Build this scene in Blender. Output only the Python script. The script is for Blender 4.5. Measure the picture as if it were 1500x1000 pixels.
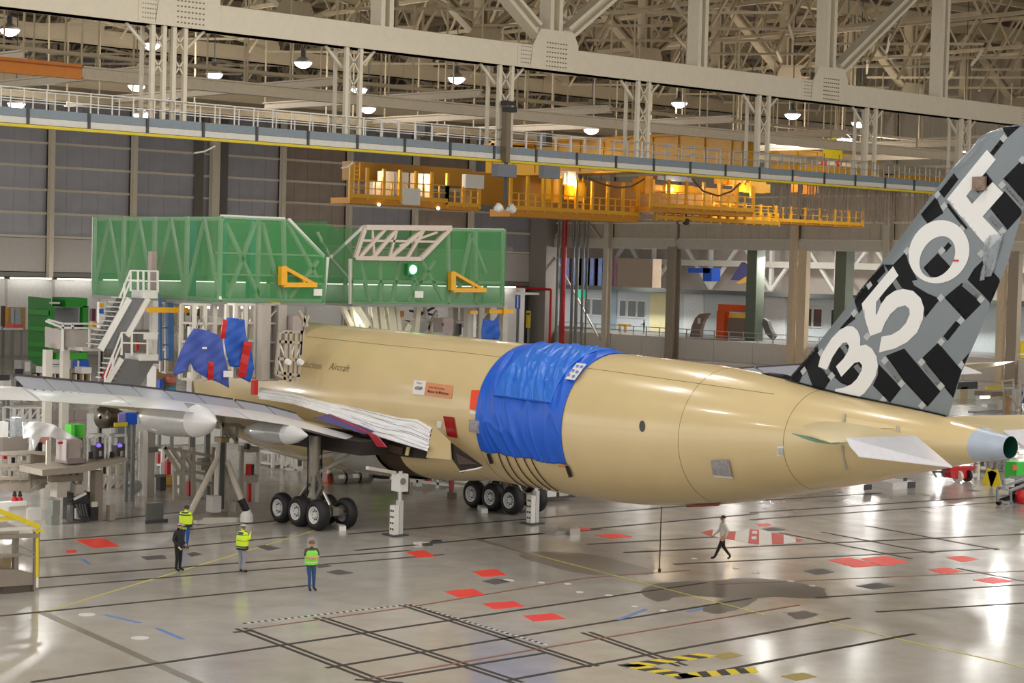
import bpy, bmesh, math, random
from mathutils import Vector, Matrix, noise
from mathutils.geometry import delaunay_2d_cdt
random.seed(7)
S = bpy.context.scene
COL = S.collection
for o in list(bpy.data.objects): bpy.data.objects.remove(o)

# ------------------------------------------------------------------ camera, world, lights, exposure
# World axes follow the building: X runs along the back wall and the roof trusses, Y runs along the
# aeroplane towards its nose, Z is up, metres; the camera stands on a gallery 11.55 m above the floor.
FOC = 2783.6
YAW, PITCH, ROLL, EYE = .8691, .0386, .0268, 11.5516
def _cam_axes():
    r = Vector((math.sin(YAW), -math.cos(YAW), 0)); f0 = Vector((math.cos(YAW), math.sin(YAW), 0)); z = Vector((0, 0, 1))
    f = f0*math.cos(PITCH) - z*math.sin(PITCH); u = f0*math.sin(PITCH) + z*math.cos(PITCH)
    r2 = r*math.cos(ROLL) + u*math.sin(ROLL); u2 = u*math.cos(ROLL) - r*math.sin(ROLL)
    return r2, u2, f
CR, CU, CF = _cam_axes()
CP = Vector((0, 0, EYE))
cd = bpy.data.cameras.new('camera'); cam = bpy.data.objects.new('camera', cd); COL.objects.link(cam)
cam.matrix_world = Matrix(((CR.x, CU.x, -CF.x, 0), (CR.y, CU.y, -CF.y, 0), (CR.z, CU.z, -CF.z, EYE), (0, 0, 0, 1)))
cd.sensor_width = 36; cd.sensor_fit = 'HORIZONTAL'; cd.lens = FOC/1500*36; cd.clip_end = 900; cd.clip_start = .5
S.camera = cam

S.view_settings.view_transform = 'Standard'; S.view_settings.look = 'None'
S.view_settings.gamma = 1; S.view_settings.use_curve_mapping = False
S.view_settings.exposure = 0.1
W = bpy.data.worlds.new('world'); S.world = W; W.use_nodes = True
W.node_tree.nodes['Background'].inputs[0].default_value = (1.0, .97, .93, 1)
W.node_tree.nodes['Background'].inputs[1].default_value = 1.5

def lamp_light(x, y, z, power, size=1.3, col=(1, .975, .935), up=.9):
    l = bpy.data.lights.new('lamp_light', 'AREA'); l.shape = 'DISK'; l.size = size; l.energy = power; l.color = col
    o = bpy.data.objects.new('lamp_light', l); COL.objects.link(o); o.location = (x, y, z)
    if up:      # added fill point beside each lamp, brightens the roof and walls
        q = bpy.data.lights.new('roof_fill_light', 'POINT'); q.shadow_soft_size = .6; q.energy = power*up; q.color = col
        o = bpy.data.objects.new('roof_fill_light', q); COL.objects.link(o); o.location = (x+1.6, y-2.2, z-1.2)
    return o
LAMP_W = 640
# the hall's high-bay lamps over and behind the gallery (outside the frame)
for ix in range(8):
    for iy in range(7):
        x, y = 4 + ix*17 + (iy % 2)*8, -14 + iy*17
        d = Vector((x, y, 0)).dot(CF)
        if d < 104 and y < 86: lamp_light(x, y, 30, LAMP_W)

# bare fill lamps added to brighten the wing underside, machine cell and dock
for x, y, z, e in ((33.5, 75, 4.6, 700), (41, 88, 4.5, 420), (46, 96, 5, 500), (44, 73.5, 8.9, 90), (60, 84, 8.6, 260), (88, 62, 6, 350)):
    q = bpy.data.lights.new('added_fill_light', 'POINT'); q.energy = e; q.color = (1, .98, .95); q.shadow_soft_size = .4; o = bpy.data.objects.new('added_fill_light', q); COL.objects.link(o); o.location = (x, y, z)

# ------------------------------------------------------------------ pixel <-> world survey helper
def at(px, py, ax, val):
    """The point that the photograph shows at (px, py), on the building plane ax = val (0 X, 1 Y, 2 Z)."""
    d = CR*((px-750)/FOC) - CU*((py-500)/FOC) + CF
    return CP + d*((val - CP[ax])/d[ax])
def fl(px, py, z=0): return at(px, py, 2, z)

# ------------------------------------------------------------------ materials
def lin(c):
    return tuple(((v/255)/12.92 if v/255 <= .04045 else ((v/255+.055)/1.055)**2.4) for v in c)
MATS = {}
def mat(name, rgb, rough=.5, metal=0, var=.06, scale=3.0, coat=0, emit=0, alpha=1, spec=.5, bump=0):
    if name in MATS: return MATS[name]
    m = bpy.data.materials.new(name); m.use_nodes = True; nt = m.node_tree; b = nt.nodes['Principled BSDF']
    c = lin(rgb)
    b.inputs['Roughness'].default_value = rough; b.inputs['Metallic'].default_value = metal
    b.inputs['Specular IOR Level'].default_value = spec
    if coat: b.inputs['Coat Weight'].default_value = coat; b.inputs['Coat Roughness'].default_value = .08
    if var:
        tc = nt.nodes.new('ShaderNodeTexCoord'); n = nt.nodes.new('ShaderNodeTexNoise')
        n.inputs['Scale'].default_value = scale; n.inputs['Detail'].default_value = 3
        nt.links.new(tc.outputs['Object'], n.inputs['Vector'])
        r = nt.nodes.new('ShaderNodeMix'); r.data_type = 'RGBA'
        r.inputs[6].default_value = (*[max(0, v*(1-var*2)) for v in c], 1); r.inputs[7].default_value = (*[min(1, v*(1+var*2)) for v in c], 1)
        nt.links.new(n.outputs['Fac'], r.inputs[0]); nt.links.new(r.outputs[2], b.inputs['Base Color'])
        if bump:
            bp = nt.nodes.new('ShaderNodeBump'); bp.inputs['Strength'].default_value = bump; bp.inputs['Distance'].default_value = .03
            nt.links.new(n.outputs['Fac'], bp.inputs['Height']); nt.links.new(bp.outputs['Normal'], b.inputs['Normal'])
    else: b.inputs['Base Color'].default_value = (*c, 1)
    if emit: b.inputs['Emission Color'].default_value = (*c, 1); b.inputs['Emission Strength'].default_value = emit
    if alpha < 1: b.inputs['Alpha'].default_value = alpha
    MATS[name] = m
    return m

# ------------------------------------------------------------------ mesh builder
OFF = {}
def V(*a): return Vector(a[0]) if len(a) == 1 else Vector(a)
class MB:
    def __init__(s): s.v = []; s.f = []; s.m = []; s.cur = 0
    def add(s, vs, fs):
        n = len(s.v); s.v += [tuple(p) for p in vs]; s.f += [tuple(i+n for i in f) for f in fs]; s.m += [s.cur]*len(fs); return s
    def box(s, x0, y0, z0, x1, y1, z1):
        if x0 > x1: x0, x1 = x1, x0
        if y0 > y1: y0, y1 = y1, y0
        if z0 > z1: z0, z1 = z1, z0
        return s.add([(x0,y0,z0),(x1,y0,z0),(x1,y1,z0),(x0,y1,z0),(x0,y0,z1),(x1,y0,z1),(x1,y1,z1),(x0,y1,z1)],
                     [(0,3,2,1),(4,5,6,7),(0,1,5,4),(1,2,6,5),(2,3,7,6),(3,0,4,7)])
    def cb(s, c, sx, sy, sz): return s.box(c[0]-sx/2, c[1]-sy/2, c[2]-sz/2, c[0]+sx/2, c[1]+sy/2, c[2]+sz/2)
    def bar(s, p, q, w, h=None, up=(0, 0, 1)):
        p, q = V(p), V(q); h = h or w; d = (q-p)
        if d.length < 1e-6: return s
        d.normalize(); u = V(up)
        if abs(d.dot(u)) > .99: u = Vector((1, 0, 0)) if abs(d.x) < .9 else Vector((0, 1, 0))
        a = d.cross(u).normalized()*(w/2); b = a.cross(d).normalized()*(h/2)
        return s.add([p-a-b, p+a-b, p+a+b, p-a+b, q-a-b, q+a-b, q+a+b, q-a+b],
                     [(0,3,2,1),(4,5,6,7),(0,1,5,4),(1,2,6,5),(2,3,7,6),(3,0,4,7)])
    def ibeam(s, p, q, w, h, up=(0, 0, 1), t=.06):
        p, q = V(p), V(q); d = (q-p).normalized(); u = V(up)
        if abs(d.dot(u)) > .99: u = Vector((1, 0, 0))
        a = d.cross(u).normalized(); b = a.cross(d).normalized()
        s.bar(p+b*(h/2-t/2), q+b*(h/2-t/2), w, t, up); s.bar(p-b*(h/2-t/2), q-b*(h/2-t/2), w, t, up); s.bar(p, q, t, h-2*t, up)
        return s
    def tube(s, p, q, r, n=8, r2=None, caps=True):
        p, q = V(p), V(q); r2 = r if r2 is None else r2; d = q-p
        if d.length < 1e-6: return s
        d.normalize(); u = Vector((0, 0, 1)) if abs(d.z) < .9 else Vector((1, 0, 0))
        a = d.cross(u).normalized(); b = d.cross(a)
        vs = [p+(a*math.cos(t)+b*math.sin(t))*r for t in [i*2*math.pi/n for i in range(n)]] + [q+(a*math.cos(t)+b*math.sin(t))*r2 for t in [i*2*math.pi/n for i in range(n)]]
        fs = [(i, (i+1) % n, n+(i+1) % n, n+i) for i in range(n)]
        if caps: fs += [tuple(range(n-1, -1, -1)), tuple(range(n, 2*n))]
        return s.add(vs, fs)
    def path(s, pts, r, n=6):
        for a, b in zip(pts[:-1], pts[1:]): s.tube(a, b, r, n)
        return s
    def lathe(s, o, d, prof, n=24):
        """prof: (distance along d, radius)."""
        o, d = V(o), V(d).normalized(); u = Vector((0, 0, 1)) if abs(d.z) < .9 else Vector((1, 0, 0))
        a = d.cross(u).normalized(); b = d.cross(a); vs = []; fs = []
        for (t, r) in prof: vs += [o+d*t+(a*math.cos(k*2*math.pi/n)+b*math.sin(k*2*math.pi/n))*max(r, 1e-4) for k in range(n)]
        for i in range(len(prof)-1): fs += [(i*n+k, i*n+(k+1) % n, (i+1)*n+(k+1) % n, (i+1)*n+k) for k in range(n)]
        return s.add(vs, fs)
    def poly(s, pts, th=0, nrm=(0, 0, 1)):
        pts = [V(p) for p in pts]; n = len(pts)
        if not th: return s.add(pts, [tuple(range(n))])
        k = V(nrm)*th
        return s.add(pts+[p+k for p in pts], [tuple(range(n-1, -1, -1)), tuple(range(n, 2*n))]+[(i, (i+1) % n, n+(i+1) % n, n+i) for i in range(n)])
    def grid(s, fn, nu, nv, closed=False):
        vs = [fn(i/(nu-(0 if closed else 1)) if nu > 1 else 0, j/(nv-1)) for j in range(nv) for i in range(nu)]
        fs = []
        for j in range(nv-1):
            for i in range(nu if closed else nu-1):
                i2 = (i+1) % nu; fs.append((j*nu+i, j*nu+i2, (j+1)*nu+i2, (j+1)*nu+i))
        return s.add(vs, fs)
    def build(s, name, m, parent=None, smooth=False, solid=0, origin=None, **kw):
        me = bpy.data.meshes.new(name)
        if parent is not None: off = OFF[parent.name]
        elif origin is not None: off = V(origin)
        else:
            xs, ys, zs = zip(*s.v); off = Vector(((min(xs)+max(xs))/2, (min(ys)+max(ys))/2, min(zs)))
        me.from_pydata([(x-off.x, y-off.y, z-off.z) for x, y, z in s.v], [], s.f)
        for mm in (m if isinstance(m, (list, tuple)) else [m]): me.materials.append(mm)
        if isinstance(m, (list, tuple)): me.polygons.foreach_set('material_index', s.m)
        if smooth:
            me.polygons.foreach_set('use_smooth', [True]*len(me.polygons))
        o = bpy.data.objects.new(name, me); COL.objects.link(o)
        if smooth == 'auto':
            md = o.modifiers.new('split', 'EDGE_SPLIT'); md.split_angle = math.radians(35)
        if parent is not None: o.parent = parent; OFF[o.name] = off
        else: o.location = off; OFF[o.name] = off
        if solid:
            md = o.modifiers.new('solid', 'SOLIDIFY'); md.thickness = solid; md.offset = 0
        for k, v in kw.items(): o[k] = v
        return o
def tag(o, label=None, cat=None, group=None, kind=None):
    for k, v in (('label', label), ('category', cat), ('group', group), ('kind', kind)):
        if v: o[k] = v
    return o
def thing(name, loc, label, cat, group=None):
    o = bpy.data.objects.new(name, None); COL.objects.link(o); o.location = V(loc); OFF[o.name] = V(loc); o.empty_display_size = .3
    return tag(o, label, cat, group)
def struct(name, mb, m, parent=None, **k):
    o = mb.build(name, m, parent, **k)
    if parent is None: o['kind'] = 'structure'
    return o
KIDS = {}
def copy_tree(o, loc=None, rz=0, label=None, parent=None):
    c = o.copy(); COL.objects.link(c)
    if parent is not None: c.parent = parent
    if loc is not None: c.location = V(loc); c.rotation_euler.z += rz
    if label: c['label'] = label
    for ch in [x for x in bpy.data.objects if x.parent == o and x != c]: copy_tree(ch, parent=c)
    return c
def text_geo(txt, size, offset=0):
    cu = bpy.data.curves.new('t', 'FONT'); cu.body = txt; cu.size = size; cu.align_x = 'CENTER'; cu.align_y = 'CENTER'; cu.offset = offset; cu.resolution_u = 3
    o = bpy.data.objects.new('t', cu); COL.objects.link(o)
    dg = bpy.context.evaluated_depsgraph_get(); me = bpy.data.meshes.new_from_object(o.evaluated_get(dg))
    vs = [v.co.copy() for v in me.vertices]; fs = [tuple(p.vertices) for p in me.polygons]
    bpy.data.objects.remove(o); bpy.data.curves.remove(cu); bpy.data.meshes.remove(me)
    return vs, fs
def text_on(name, m, parent, txt, size, c, ex, ey, offset=0):
    """Lettering as a thin mesh at c, reading along ex with ey up."""
    ex, ey = V(ex).normalized(), V(ey).normalized(); vs, fs = text_geo(txt, size, offset); mb = MB()
    mb.add([V(c)+ex*v.x+ey*v.y for v in vs], fs)
    return mb.build(name, m, parent)

# shared paints
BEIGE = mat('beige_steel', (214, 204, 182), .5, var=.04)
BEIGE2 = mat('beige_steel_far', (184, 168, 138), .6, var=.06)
WHITE = mat('white_paint', (226, 224, 218), .4, var=.03)
OFFW = mat('off_white_steel', (206, 200, 188), .45, var=.05)
GREY = mat('grey_paint', (128, 128, 124), .5, var=.06)
DGREY = mat('dark_grey', (62, 62, 62), .5, var=.08)
BLACK = mat('black', (16, 16, 17), .45, var=.05)
STEEL = mat('bare_steel', (168, 164, 156), .32, .75, var=.08)
ALU = mat('aluminium', (196, 194, 190), .3, .7, var=.05)
YEL = mat('crane_yellow', (228, 168, 22), .4, var=.06)
YEL2 = mat('safety_yellow', (214, 190, 20), .45, var=.06)
ORANGE = mat('orange_paint', (216, 128, 26), .45, var=.05)
RED = mat('red_paint', (188, 22, 26), .4, var=.06)
BLUE = mat('blue_paint', (24, 84, 196), .45, var=.05)
GREEN = mat('green_paint', (34, 150, 40), .45, var=.05)
WOOD = mat('plywood', (188, 146, 92), .6, var=.1)
# ------------------------------------------------------------------ floor
def floor_mat():
    m = bpy.data.materials.new('polished_concrete'); m.use_nodes = True; nt = m.node_tree; b = nt.nodes['Principled BSDF']; L = nt.links.new
    tc = nt.nodes.new('ShaderNodeTexCoord')
    def noise(sc, det, dist=0):
        n = nt.nodes.new('ShaderNodeTexNoise'); n.inputs['Scale'].default_value = sc; n.inputs['Detail'].default_value = det; n.inputs['Distortion'].default_value = dist
        L(tc.outputs['Object'], n.inputs['Vector']); return n
    n1, n2, n3 = noise(.09, 4, .6), noise(.7, 5, .3), noise(7, 3)
    r1 = nt.nodes.new('ShaderNodeValToRGB'); r1.color_ramp.elements[0].position = .3; r1.color_ramp.elements[1].position = .7
    r1.color_ramp.elements[0].color = (*lin((162, 157, 149)), 1); r1.color_ramp.elements[1].color = (*lin((192, 188, 180)), 1)
    L(n1.outputs['Fac'], r1.inputs[0])
    r2 = nt.nodes.new('ShaderNodeValToRGB'); r2.color_ramp.elements[0].position = .25; r2.color_ramp.elements[1].position = .7
    r2.color_ramp.elements[0].color = (.72, .70, .68, 1); r2.color_ramp.elements[1].color = (1, 1, 1, 1)
    L(n2.outputs['Fac'], r2.inputs[0])
    mx = nt.nodes.new('ShaderNodeMix'); mx.data_type = 'RGBA'; mx.blend_type = 'MULTIPLY'; mx.inputs[0].default_value = .55
    L(r1.outputs[0], mx.inputs[6]); L(r2.outputs[0], mx.inputs[7])
    mx2 = nt.nodes.new('ShaderNodeMix'); mx2.data_type = 'RGBA'; mx2.blend_type = 'OVERLAY'; mx2.inputs[0].default_value = .12
    L(mx.outputs[2], mx2.inputs[6]); L(n3.outputs['Color'], mx2.inputs[7]); L(mx2.outputs[2], b.inputs['Base Color'])
    rr = nt.nodes.new('ShaderNodeMapRange'); rr.inputs[3].default_value = .09; rr.inputs[4].default_value = .24
    L(n2.outputs['Fac'], rr.inputs[0]); L(rr.outputs[0], b.inputs['Roughness'])
    b.inputs['Specular IOR Level'].default_value = .6
    bp = nt.nodes.new('ShaderNodeBump'); bp.inputs['Strength'].default_value = .06; bp.inputs['Distance'].default_value = .05
    n4 = noise(.35, 2); L(n4.outputs['Fac'], bp.inputs['Height']); L(bp.outputs['Normal'], b.inputs['Normal'])
    return m
mb = MB(); mb.box(-40, -40, -.4, 290, 270, 0)
FLOOR = struct('floor', mb, floor_mat(), origin=(0, 0, 0))
GROOVE = mat('rail_groove', (44, 36, 28), .6); RUST = mat('rust_line', (126, 82, 62), .6, var=.12); FLRED = mat('floor_red', (236, 62, 48), .4, var=.05, scale=1)
HATCH = mat('floor_hatch', (84, 82, 82), .5); FLYEL = mat('floor_yellow', (198, 186, 92), .5); FLBLUE = mat('floor_blue', (96, 130, 190), .5); FLWHITE = mat('floor_white', (214, 210, 204), .4)
STAIN = mat('stain', (92, 86, 78), .34, var=.15, scale=.8); STAIN2 = mat('stain_joint', (128, 119, 108), .3)
FLDARK = mat('floor_black', (30, 30, 30), .5)
Zl = [0]
def fquad(name, pts, m, h=.008):
    Zl[0] = (Zl[0]+1) % 7
    P = [fl(*p) for p in pts]; mb = MB()
    P = [V(p.x, p.y, 0) for p in P]
    if (P[1]-P[0]).cross(P[2]-P[1]).z < 0: P.reverse()
    mb.poly(P, h+.0006*Zl[0]); return mb.build(name, m, FLOOR)
def fline(name, a, b, m, w, h=.006, double=0):
    A, B = fl(*a), fl(*b); A.z = B.z = 0; d = (B-A).normalized(); n = V(-d.y, d.x, 0); Zl[0] = (Zl[0]+1) % 7
    for s in ((-1, 1) if double else (0,)):
        mb = MB(); o = n*s*double; k = n*(w/2)
        mb.poly([A+o-k, B+o-k, B+o+k, A+o+k], h+.0006*Zl[0]); mb.build(name, m, FLOOR)
# inset rails running along the hall and the cross rails of the tail dock
for a, b in [((58,777+15),(262,777)), ((57,817),(262,801)), ((57,846),(600,806)), ((57,861),(650,812)), ((0,902),(456,857)), ((46,999),(905,872)),
             ((262,777),(410,762)), ((262,801),(420,786)), ((150,762),(262,750)), ((510,782),(1000,741)), ((520,806),(1110,752)),((1000,741),(1110,733)),
             ((1100,750.7),(1460,726.7)), ((1100,761),(1466,735)), ((905,872),(1035,853)), ((478,978),(1100,876)), ((565,986+8),(800,956)),
             ((740,997),(1244,904.8)), ((992,994),(1340,928)), ((914,809),(1500,782)), ((988,826),(1462,803)), ((1194,875),(1500,856)), ((1284,896),(1500,883)),
             ((860,797),(1100,783)), ((700,789),(880,775)), ((1460,726.7),(1500,724)), ((1110,733),(1290,722))]:
    far = (a[1]+b[1])/2 < 830
    fline('rail_groove', a, b, GROOVE, .17 if not far else .2)
for a, b in [((352,920),(562,1000)), ((466,904),(760,1000)), ((594,886),(870,976)), ((858,926),(1000,975))]:
    fline('rail_groove', a, b, GROOVE, .14, double=.14)
for a, b in [((1142,780),(1335,818)), ((1204,779),(1368,810)), ((1270,770),(1462,805)), ((1402,832),(1500,851)), ((342,926),(372,923)), ((590,1000),(520,995))]:
    fline('rail_groove', a, b, GROOVE, .17)
for a, b in [((360,922),(600,889)), ((600,889),(860,846)), ((540,994),(790,950)), ((790,950),(1170,886)), ((860,846),(1010,835)), ((1050,856),(1500,836))]:
    fline('rust_line', a, b, RUST, .12)
for a, b in [((61,897),(480,771)), ((1190,905),(1300,932)), ((1300,932),(1500,977)), ((706,792),(1120,900)), ((386,703),(450,720))]:
    fline('yellow_line', a, b, FLYEL, .09)
for a, b in [((152,900),(205,912)), ((230,920),(268,936)), ((118,818),(132,826)), ((905,908),(946,892)), ((1008,896),(1030,890))]:
    fline('blue_tape', a, b, FLBLUE, .16)
for a, b in [((62,897),(290,1000)), ((700,790),(880,842))]: fline('slab_joint', a, b, STAIN2, .3)
for p in [((108,790),(152,788),(176,800),(138,803)), ((594,808),(622,806),(638,815),(612,817)), ((691,837),(726,833),(742,842),(708,845)),
          ((650,866),(694,862),(710,871),(672,875)), ((706,884),(752,880),(768,888),(724,892)), ((766,902),(810,898),(828,906),(782,910)),
          ((872,783),(906,781),(925,786),(896,789)), ((1260,818),(1296,814),(1332,823),(1294,829)), ((1213,820),(1244,816),(1290,828),(1252,831)), ((1386,816),(1412,814),(1434,819),(1408,823)),
          ((1360,834),(1386,831),(1411,837),(1382,840)), ((1425,849),(1456,845),(1484,851),(1456,855)), ((96,806),(110,805),(113,809),(98,810)), ((848,773),(862,772),(866,776),(852,777)),((1108,768),(1124,766),(1130,769),(1114,771))]:
    fquad('red_patch', p, FLRED)
for p in [((206,815),(240,813),(244,818),(214,820)), ((274,811),(284,808),(296,812),(280,815)), ((478,838),(496,834),(518,839),(496,842)), ((462,827),(474,826),(486,829),(466,832)),
          ((706,851),(728,847),(748,852),(724,856)), ((1116,774),(1136,772),(1150,776),(1126,778)), ((1416,718),(1428,717),(1436,719),(1424,720)), ((1178,836),(1204,832),(1222,838),(1196,842)), ((1254,858),(1284,853),(1310,859),(1280,863)),
          ((375,800),(388,798),(412,803),(392,806))]:
    fquad('floor_hatch', p, HATCH)
for c, (rx, ry) in [((744,850),(.7,.5)), ((793,853),(.4,.3)), ((832,855),(.4,.3)), ((849,867),(.4,.3)), ((892,872),(.45,.3)), ((930,888),(.4,.3)), ((972,894),(.4,.3)), ((1017,818),(.4,.3)), ((1078,832),(.4,.3)), ((1107,839),(.4,.3)), ((1158,851),(.45,.3)), ((1190,858),(.4,.3)), ((127,900),(.8,.6)), ((205,934),(.8,.6))]:
    P = fl(*c); mb = MB(); mb.lathe((P.x, P.y, 0), (0, 0, 1), [(0, rx*.34), (.011, rx*.34), (.011, 0)], 14); mb.build('floor_cap', FLWHITE, FLOOR)
for a, b, n in [((356,913),(600,885),26), ((600,885),(800,944),26)]:
    A, B = fl(*a), fl(*b); mb = MB(); mw = MB()
    for i in range(n):
        p = A.lerp(B, (i+.1)/n); q = A.lerp(B, (i+.5)/n); k = (q-p).normalized(); k = V(-k.y, k.x, 0)*.06
        for t in (p, q): t.z = 0
        mb.poly([p-k, q-k, q+k, p+k], .013)
        p = A.lerp(B, (i+.5)/n); q = A.lerp(B, (i+1.1)/n); p.z = q.z = 0
        mw.poly([p-k*.5, q-k*.5, q+k*.5, p+k*.5], .0125)
    mb.build('dash_row', FLDARK, FLOOR, kind='stuff'); mw.build('dash_row_white', FLWHITE, FLOOR, kind='stuff')
# yellow and black hazard box
def hazard(p, q, n, w):
    A, B = fl(*p), fl(*q); d = (B-A)/n; k = V(-d.y, d.x, 0).normalized()*w
    for i in range(n):
        a = A+d*i; b = A+d*(i+1); s = d*.6; a.z = b.z = 0; s.z = 0
        mb = MB(); mb.poly([a, b, b+k+s, a+k+s] if (b-a).cross(k).z > 0 else [a+k+s, b+k+s, b, a], .014); mb.build('hazard_stripe', YEL2 if i % 2 else FLDARK, FLOOR)
hazard((904,974),(1024,957),8,-.55); hazard((908,975),(1000,994),7,.6); hazard((1000,994),(1112,984),8,.6)
for p in [((1042,960),(1070,955),(1088,960),(1060,966)), ((1144,990),(1176,985),(1196,991),(1166,997))]: fquad('hazard_plate', p, mat('floor_olive', (150, 134, 70), .5))
# red and white chevron box with small white signs
cc = [(1027,780), (1045,775), (1062,778), (1078,778), (1098,774), (1112,776), (1130,780), (1148,783), (1165,788), (1177,791)]
bt = [(1027,780), (1043,785), (1056,787), (1076,791), (1096,795), (1112,797.5), (1131,797), (1148,796), (1166,794), (1177,791)]
for i in range(9):
    pts = [cc[i], cc[i+1], bt[i+1], bt[i]]
    if i == 0: pts = [cc[0], cc[1], bt[1]]
    if i == 8: pts = [cc[8], cc[9], bt[8]]
    fquad('chevron_stripe', pts, FLWHITE if i % 2 else RED)
for p in [((1102,778),(1109,778),(1109,782),(1102,782)), ((1101,786),(1108,786),(1108,790),(1101,790))]: fquad('floor_sign', p, FLWHITE, .02)
def blob(name, pts, m):
    P = [fl(*p) for p in pts]; n = len(P); out = []
    for i in range(n):
        for k in range(5):
            t = k/5; a, b, c, d = P[i-1], P[i], P[(i+1) % n], P[(i+2) % n]
            q = .5*((2*b)+(c-a)*t+(2*a-5*b+4*c-d)*t*t+(3*b-a-3*c+d)*t**3)
            out.append(V(q.x+random.uniform(-.12, .12), q.y+random.uniform(-.12, .12), 0))
    ar = sum(out[i].x*out[(i+1) % len(out)].y-out[(i+1) % len(out)].x*out[i].y for i in range(len(out)))
    if ar < 0: out.reverse()
    mb = MB(); mb.poly(out, .004); mb.build(name, m, FLOOR)
blob('stain', [(940,862),(985,852),(1040,850),(1100,846),(1160,852),(1205,862),(1212,876),(1170,876),(1120,874),(1095,888),(1050,898),(1030,890),(1060,876),(1010,872),(960,880)], STAIN)
blob('stain', [(1150,898),(1180,895),(1200,901),(1170,906)], STAIN); blob('stain', [(760,812),(850,810),(960,836),(900,842),(840,838)], STAIN2)

# ------------------------------------------------------------------ back wall (Y = 211) with columns, girts and profiled sheets
YW, XW = 211., 183.
CLAD = mat('wall_sheet', (176, 175, 180), .32, .15, var=.08, scale=.5); CLADB = mat('wall_sheet_brown', (176, 158, 144), .34, .1, var=.08, scale=.5); CLADL = mat('wall_sheet_light', (206, 200, 192), .5, var=.04)
GIRT = mat('wall_girt', (236, 226, 204), .5)
mb = MB(); mb.box(60, YW+.3, 0, XW+.6, YW+.6, 38)
WL = struct('wall_left', mb, mat('wall_backing', (96, 92, 90), .7), origin=(120, YW, 0))
colsx = [83.4] + [at(p, 300, 1, YW-.6).x for p in (74, 195, 313, 413, 511, 608, 690)] + [XW-.5]
gz = [13.8, 16.6, 19.4, 22.2, 25.0, 27.8, 30.6, 33.4, 36.2]
PANELS = {}
def panel(w, h, key):
    if key in PANELS: return PANELS[key]
    b = MB(); n = max(2, round(w/2.1)); b.box(0, 0, 0, w, .05, h)
    for i in range(1, n): b.box(w*i/n-.04, -.06, 0, w*i/n+.04, 0, h)
    me = bpy.data.meshes.new('cladding_panel'); me.from_pydata(b.v, [], b.f); PANELS[key] = me
    return me
for i in range(len(colsx)-1):
    x0, x1 = colsx[i]+.3, colsx[i+1]-.3
    for j in range(len(gz)-1):
        me = panel(x1-x0, gz[j+1]-gz[j]-.1, (i, 0, x0 > 127))
        if not me.materials: me.materials.append(CLADB if x0 > 127 and i % 2 == 0 else CLAD)
        o = bpy.data.objects.new('cladding_panel', me); COL.objects.link(o); o.parent = WL; o.location = (x0-120, .02, gz[j]+.05); OFF[o.name] = V(0, 0, 0)
        b = MB(); b.box(x0, YW-.25, gz[j]-.14, x1, YW, gz[j]+.14); b.build('girt', GIRT, WL)
    b = MB(); b.box(x0, YW-.1, 9.6, x1, YW+.3, 13.6); b.build('plain_panel', CLADL, WL)
    b = MB(); b.box(x0, YW-.35, 9.0, x1, YW, 9.5); b.build('girt', mat('girt_grey', (140, 136, 128), .5), WL)
for i, x in enumerate(colsx):
    b = MB(); b.ibeam((x, YW-.7, 8.5), (x, YW-.7, 38), .55 if i not in (3, 8) else 1.1, .8, up=(0, 1, 0)); b.build('column', GIRT, WL)
    if i in (3,):
        for dx in (-2.2, 1.4): b = MB(); b.box(x+dx-.5, YW-.5, 9, x+dx+.7, YW-.1, 38); b.build('column', mat('col_dark', (122, 114, 106), .6), WL)
TUBEW = mat('room_strip', (255, 250, 240), emit=5, var=0)
# white rooms, shelving front and barrier along the foot of the back wall
mb = MB(); mb.box(60, YW-3, 0, 178, YW-.2, 8.7)
b0 = struct('trim_1', mb, mat('room_white', (236, 234, 230), .6), origin=(120, YW-3, 0))
for x in range(62, 176, 6):
    if x % 12 == 2: b = MB(); b.box(x, YW-3.12, 1, x+2.6, YW-3, 5.4); b.build('room_panel', [WOOD, mat('pale_grey', (182, 186, 190), .5), DGREY, mat('pale_wall', (206, 196, 178), .5)][x//12 % 4], b0)
    b = MB(); b.box(x, YW-3.2, 0, x+.25, YW-3, 8.7); b.build('room_post', OFFW, b0)
    b = MB(); b.box(x+.3, YW-4.0, 8.75, x+5.4, YW-3.7, 8.9); b.build('strip_light', TUBEW, b0)
mb = MB(); mb.box(84, YW-9, 0, 140, YW-8.4, 3.0); b1 = struct('trim_2', mb, mat('barrier_grey', (158, 152, 144), .6), origin=(110, YW-9, 0))
for x in range(84, 140, 4): b = MB(); b.box(x+.1, YW-9.08, .2, x+3.9, YW-9, 2.8); b.build('barrier_panel', mat('barrier_face', (168, 162, 152), .6), b1)

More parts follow.
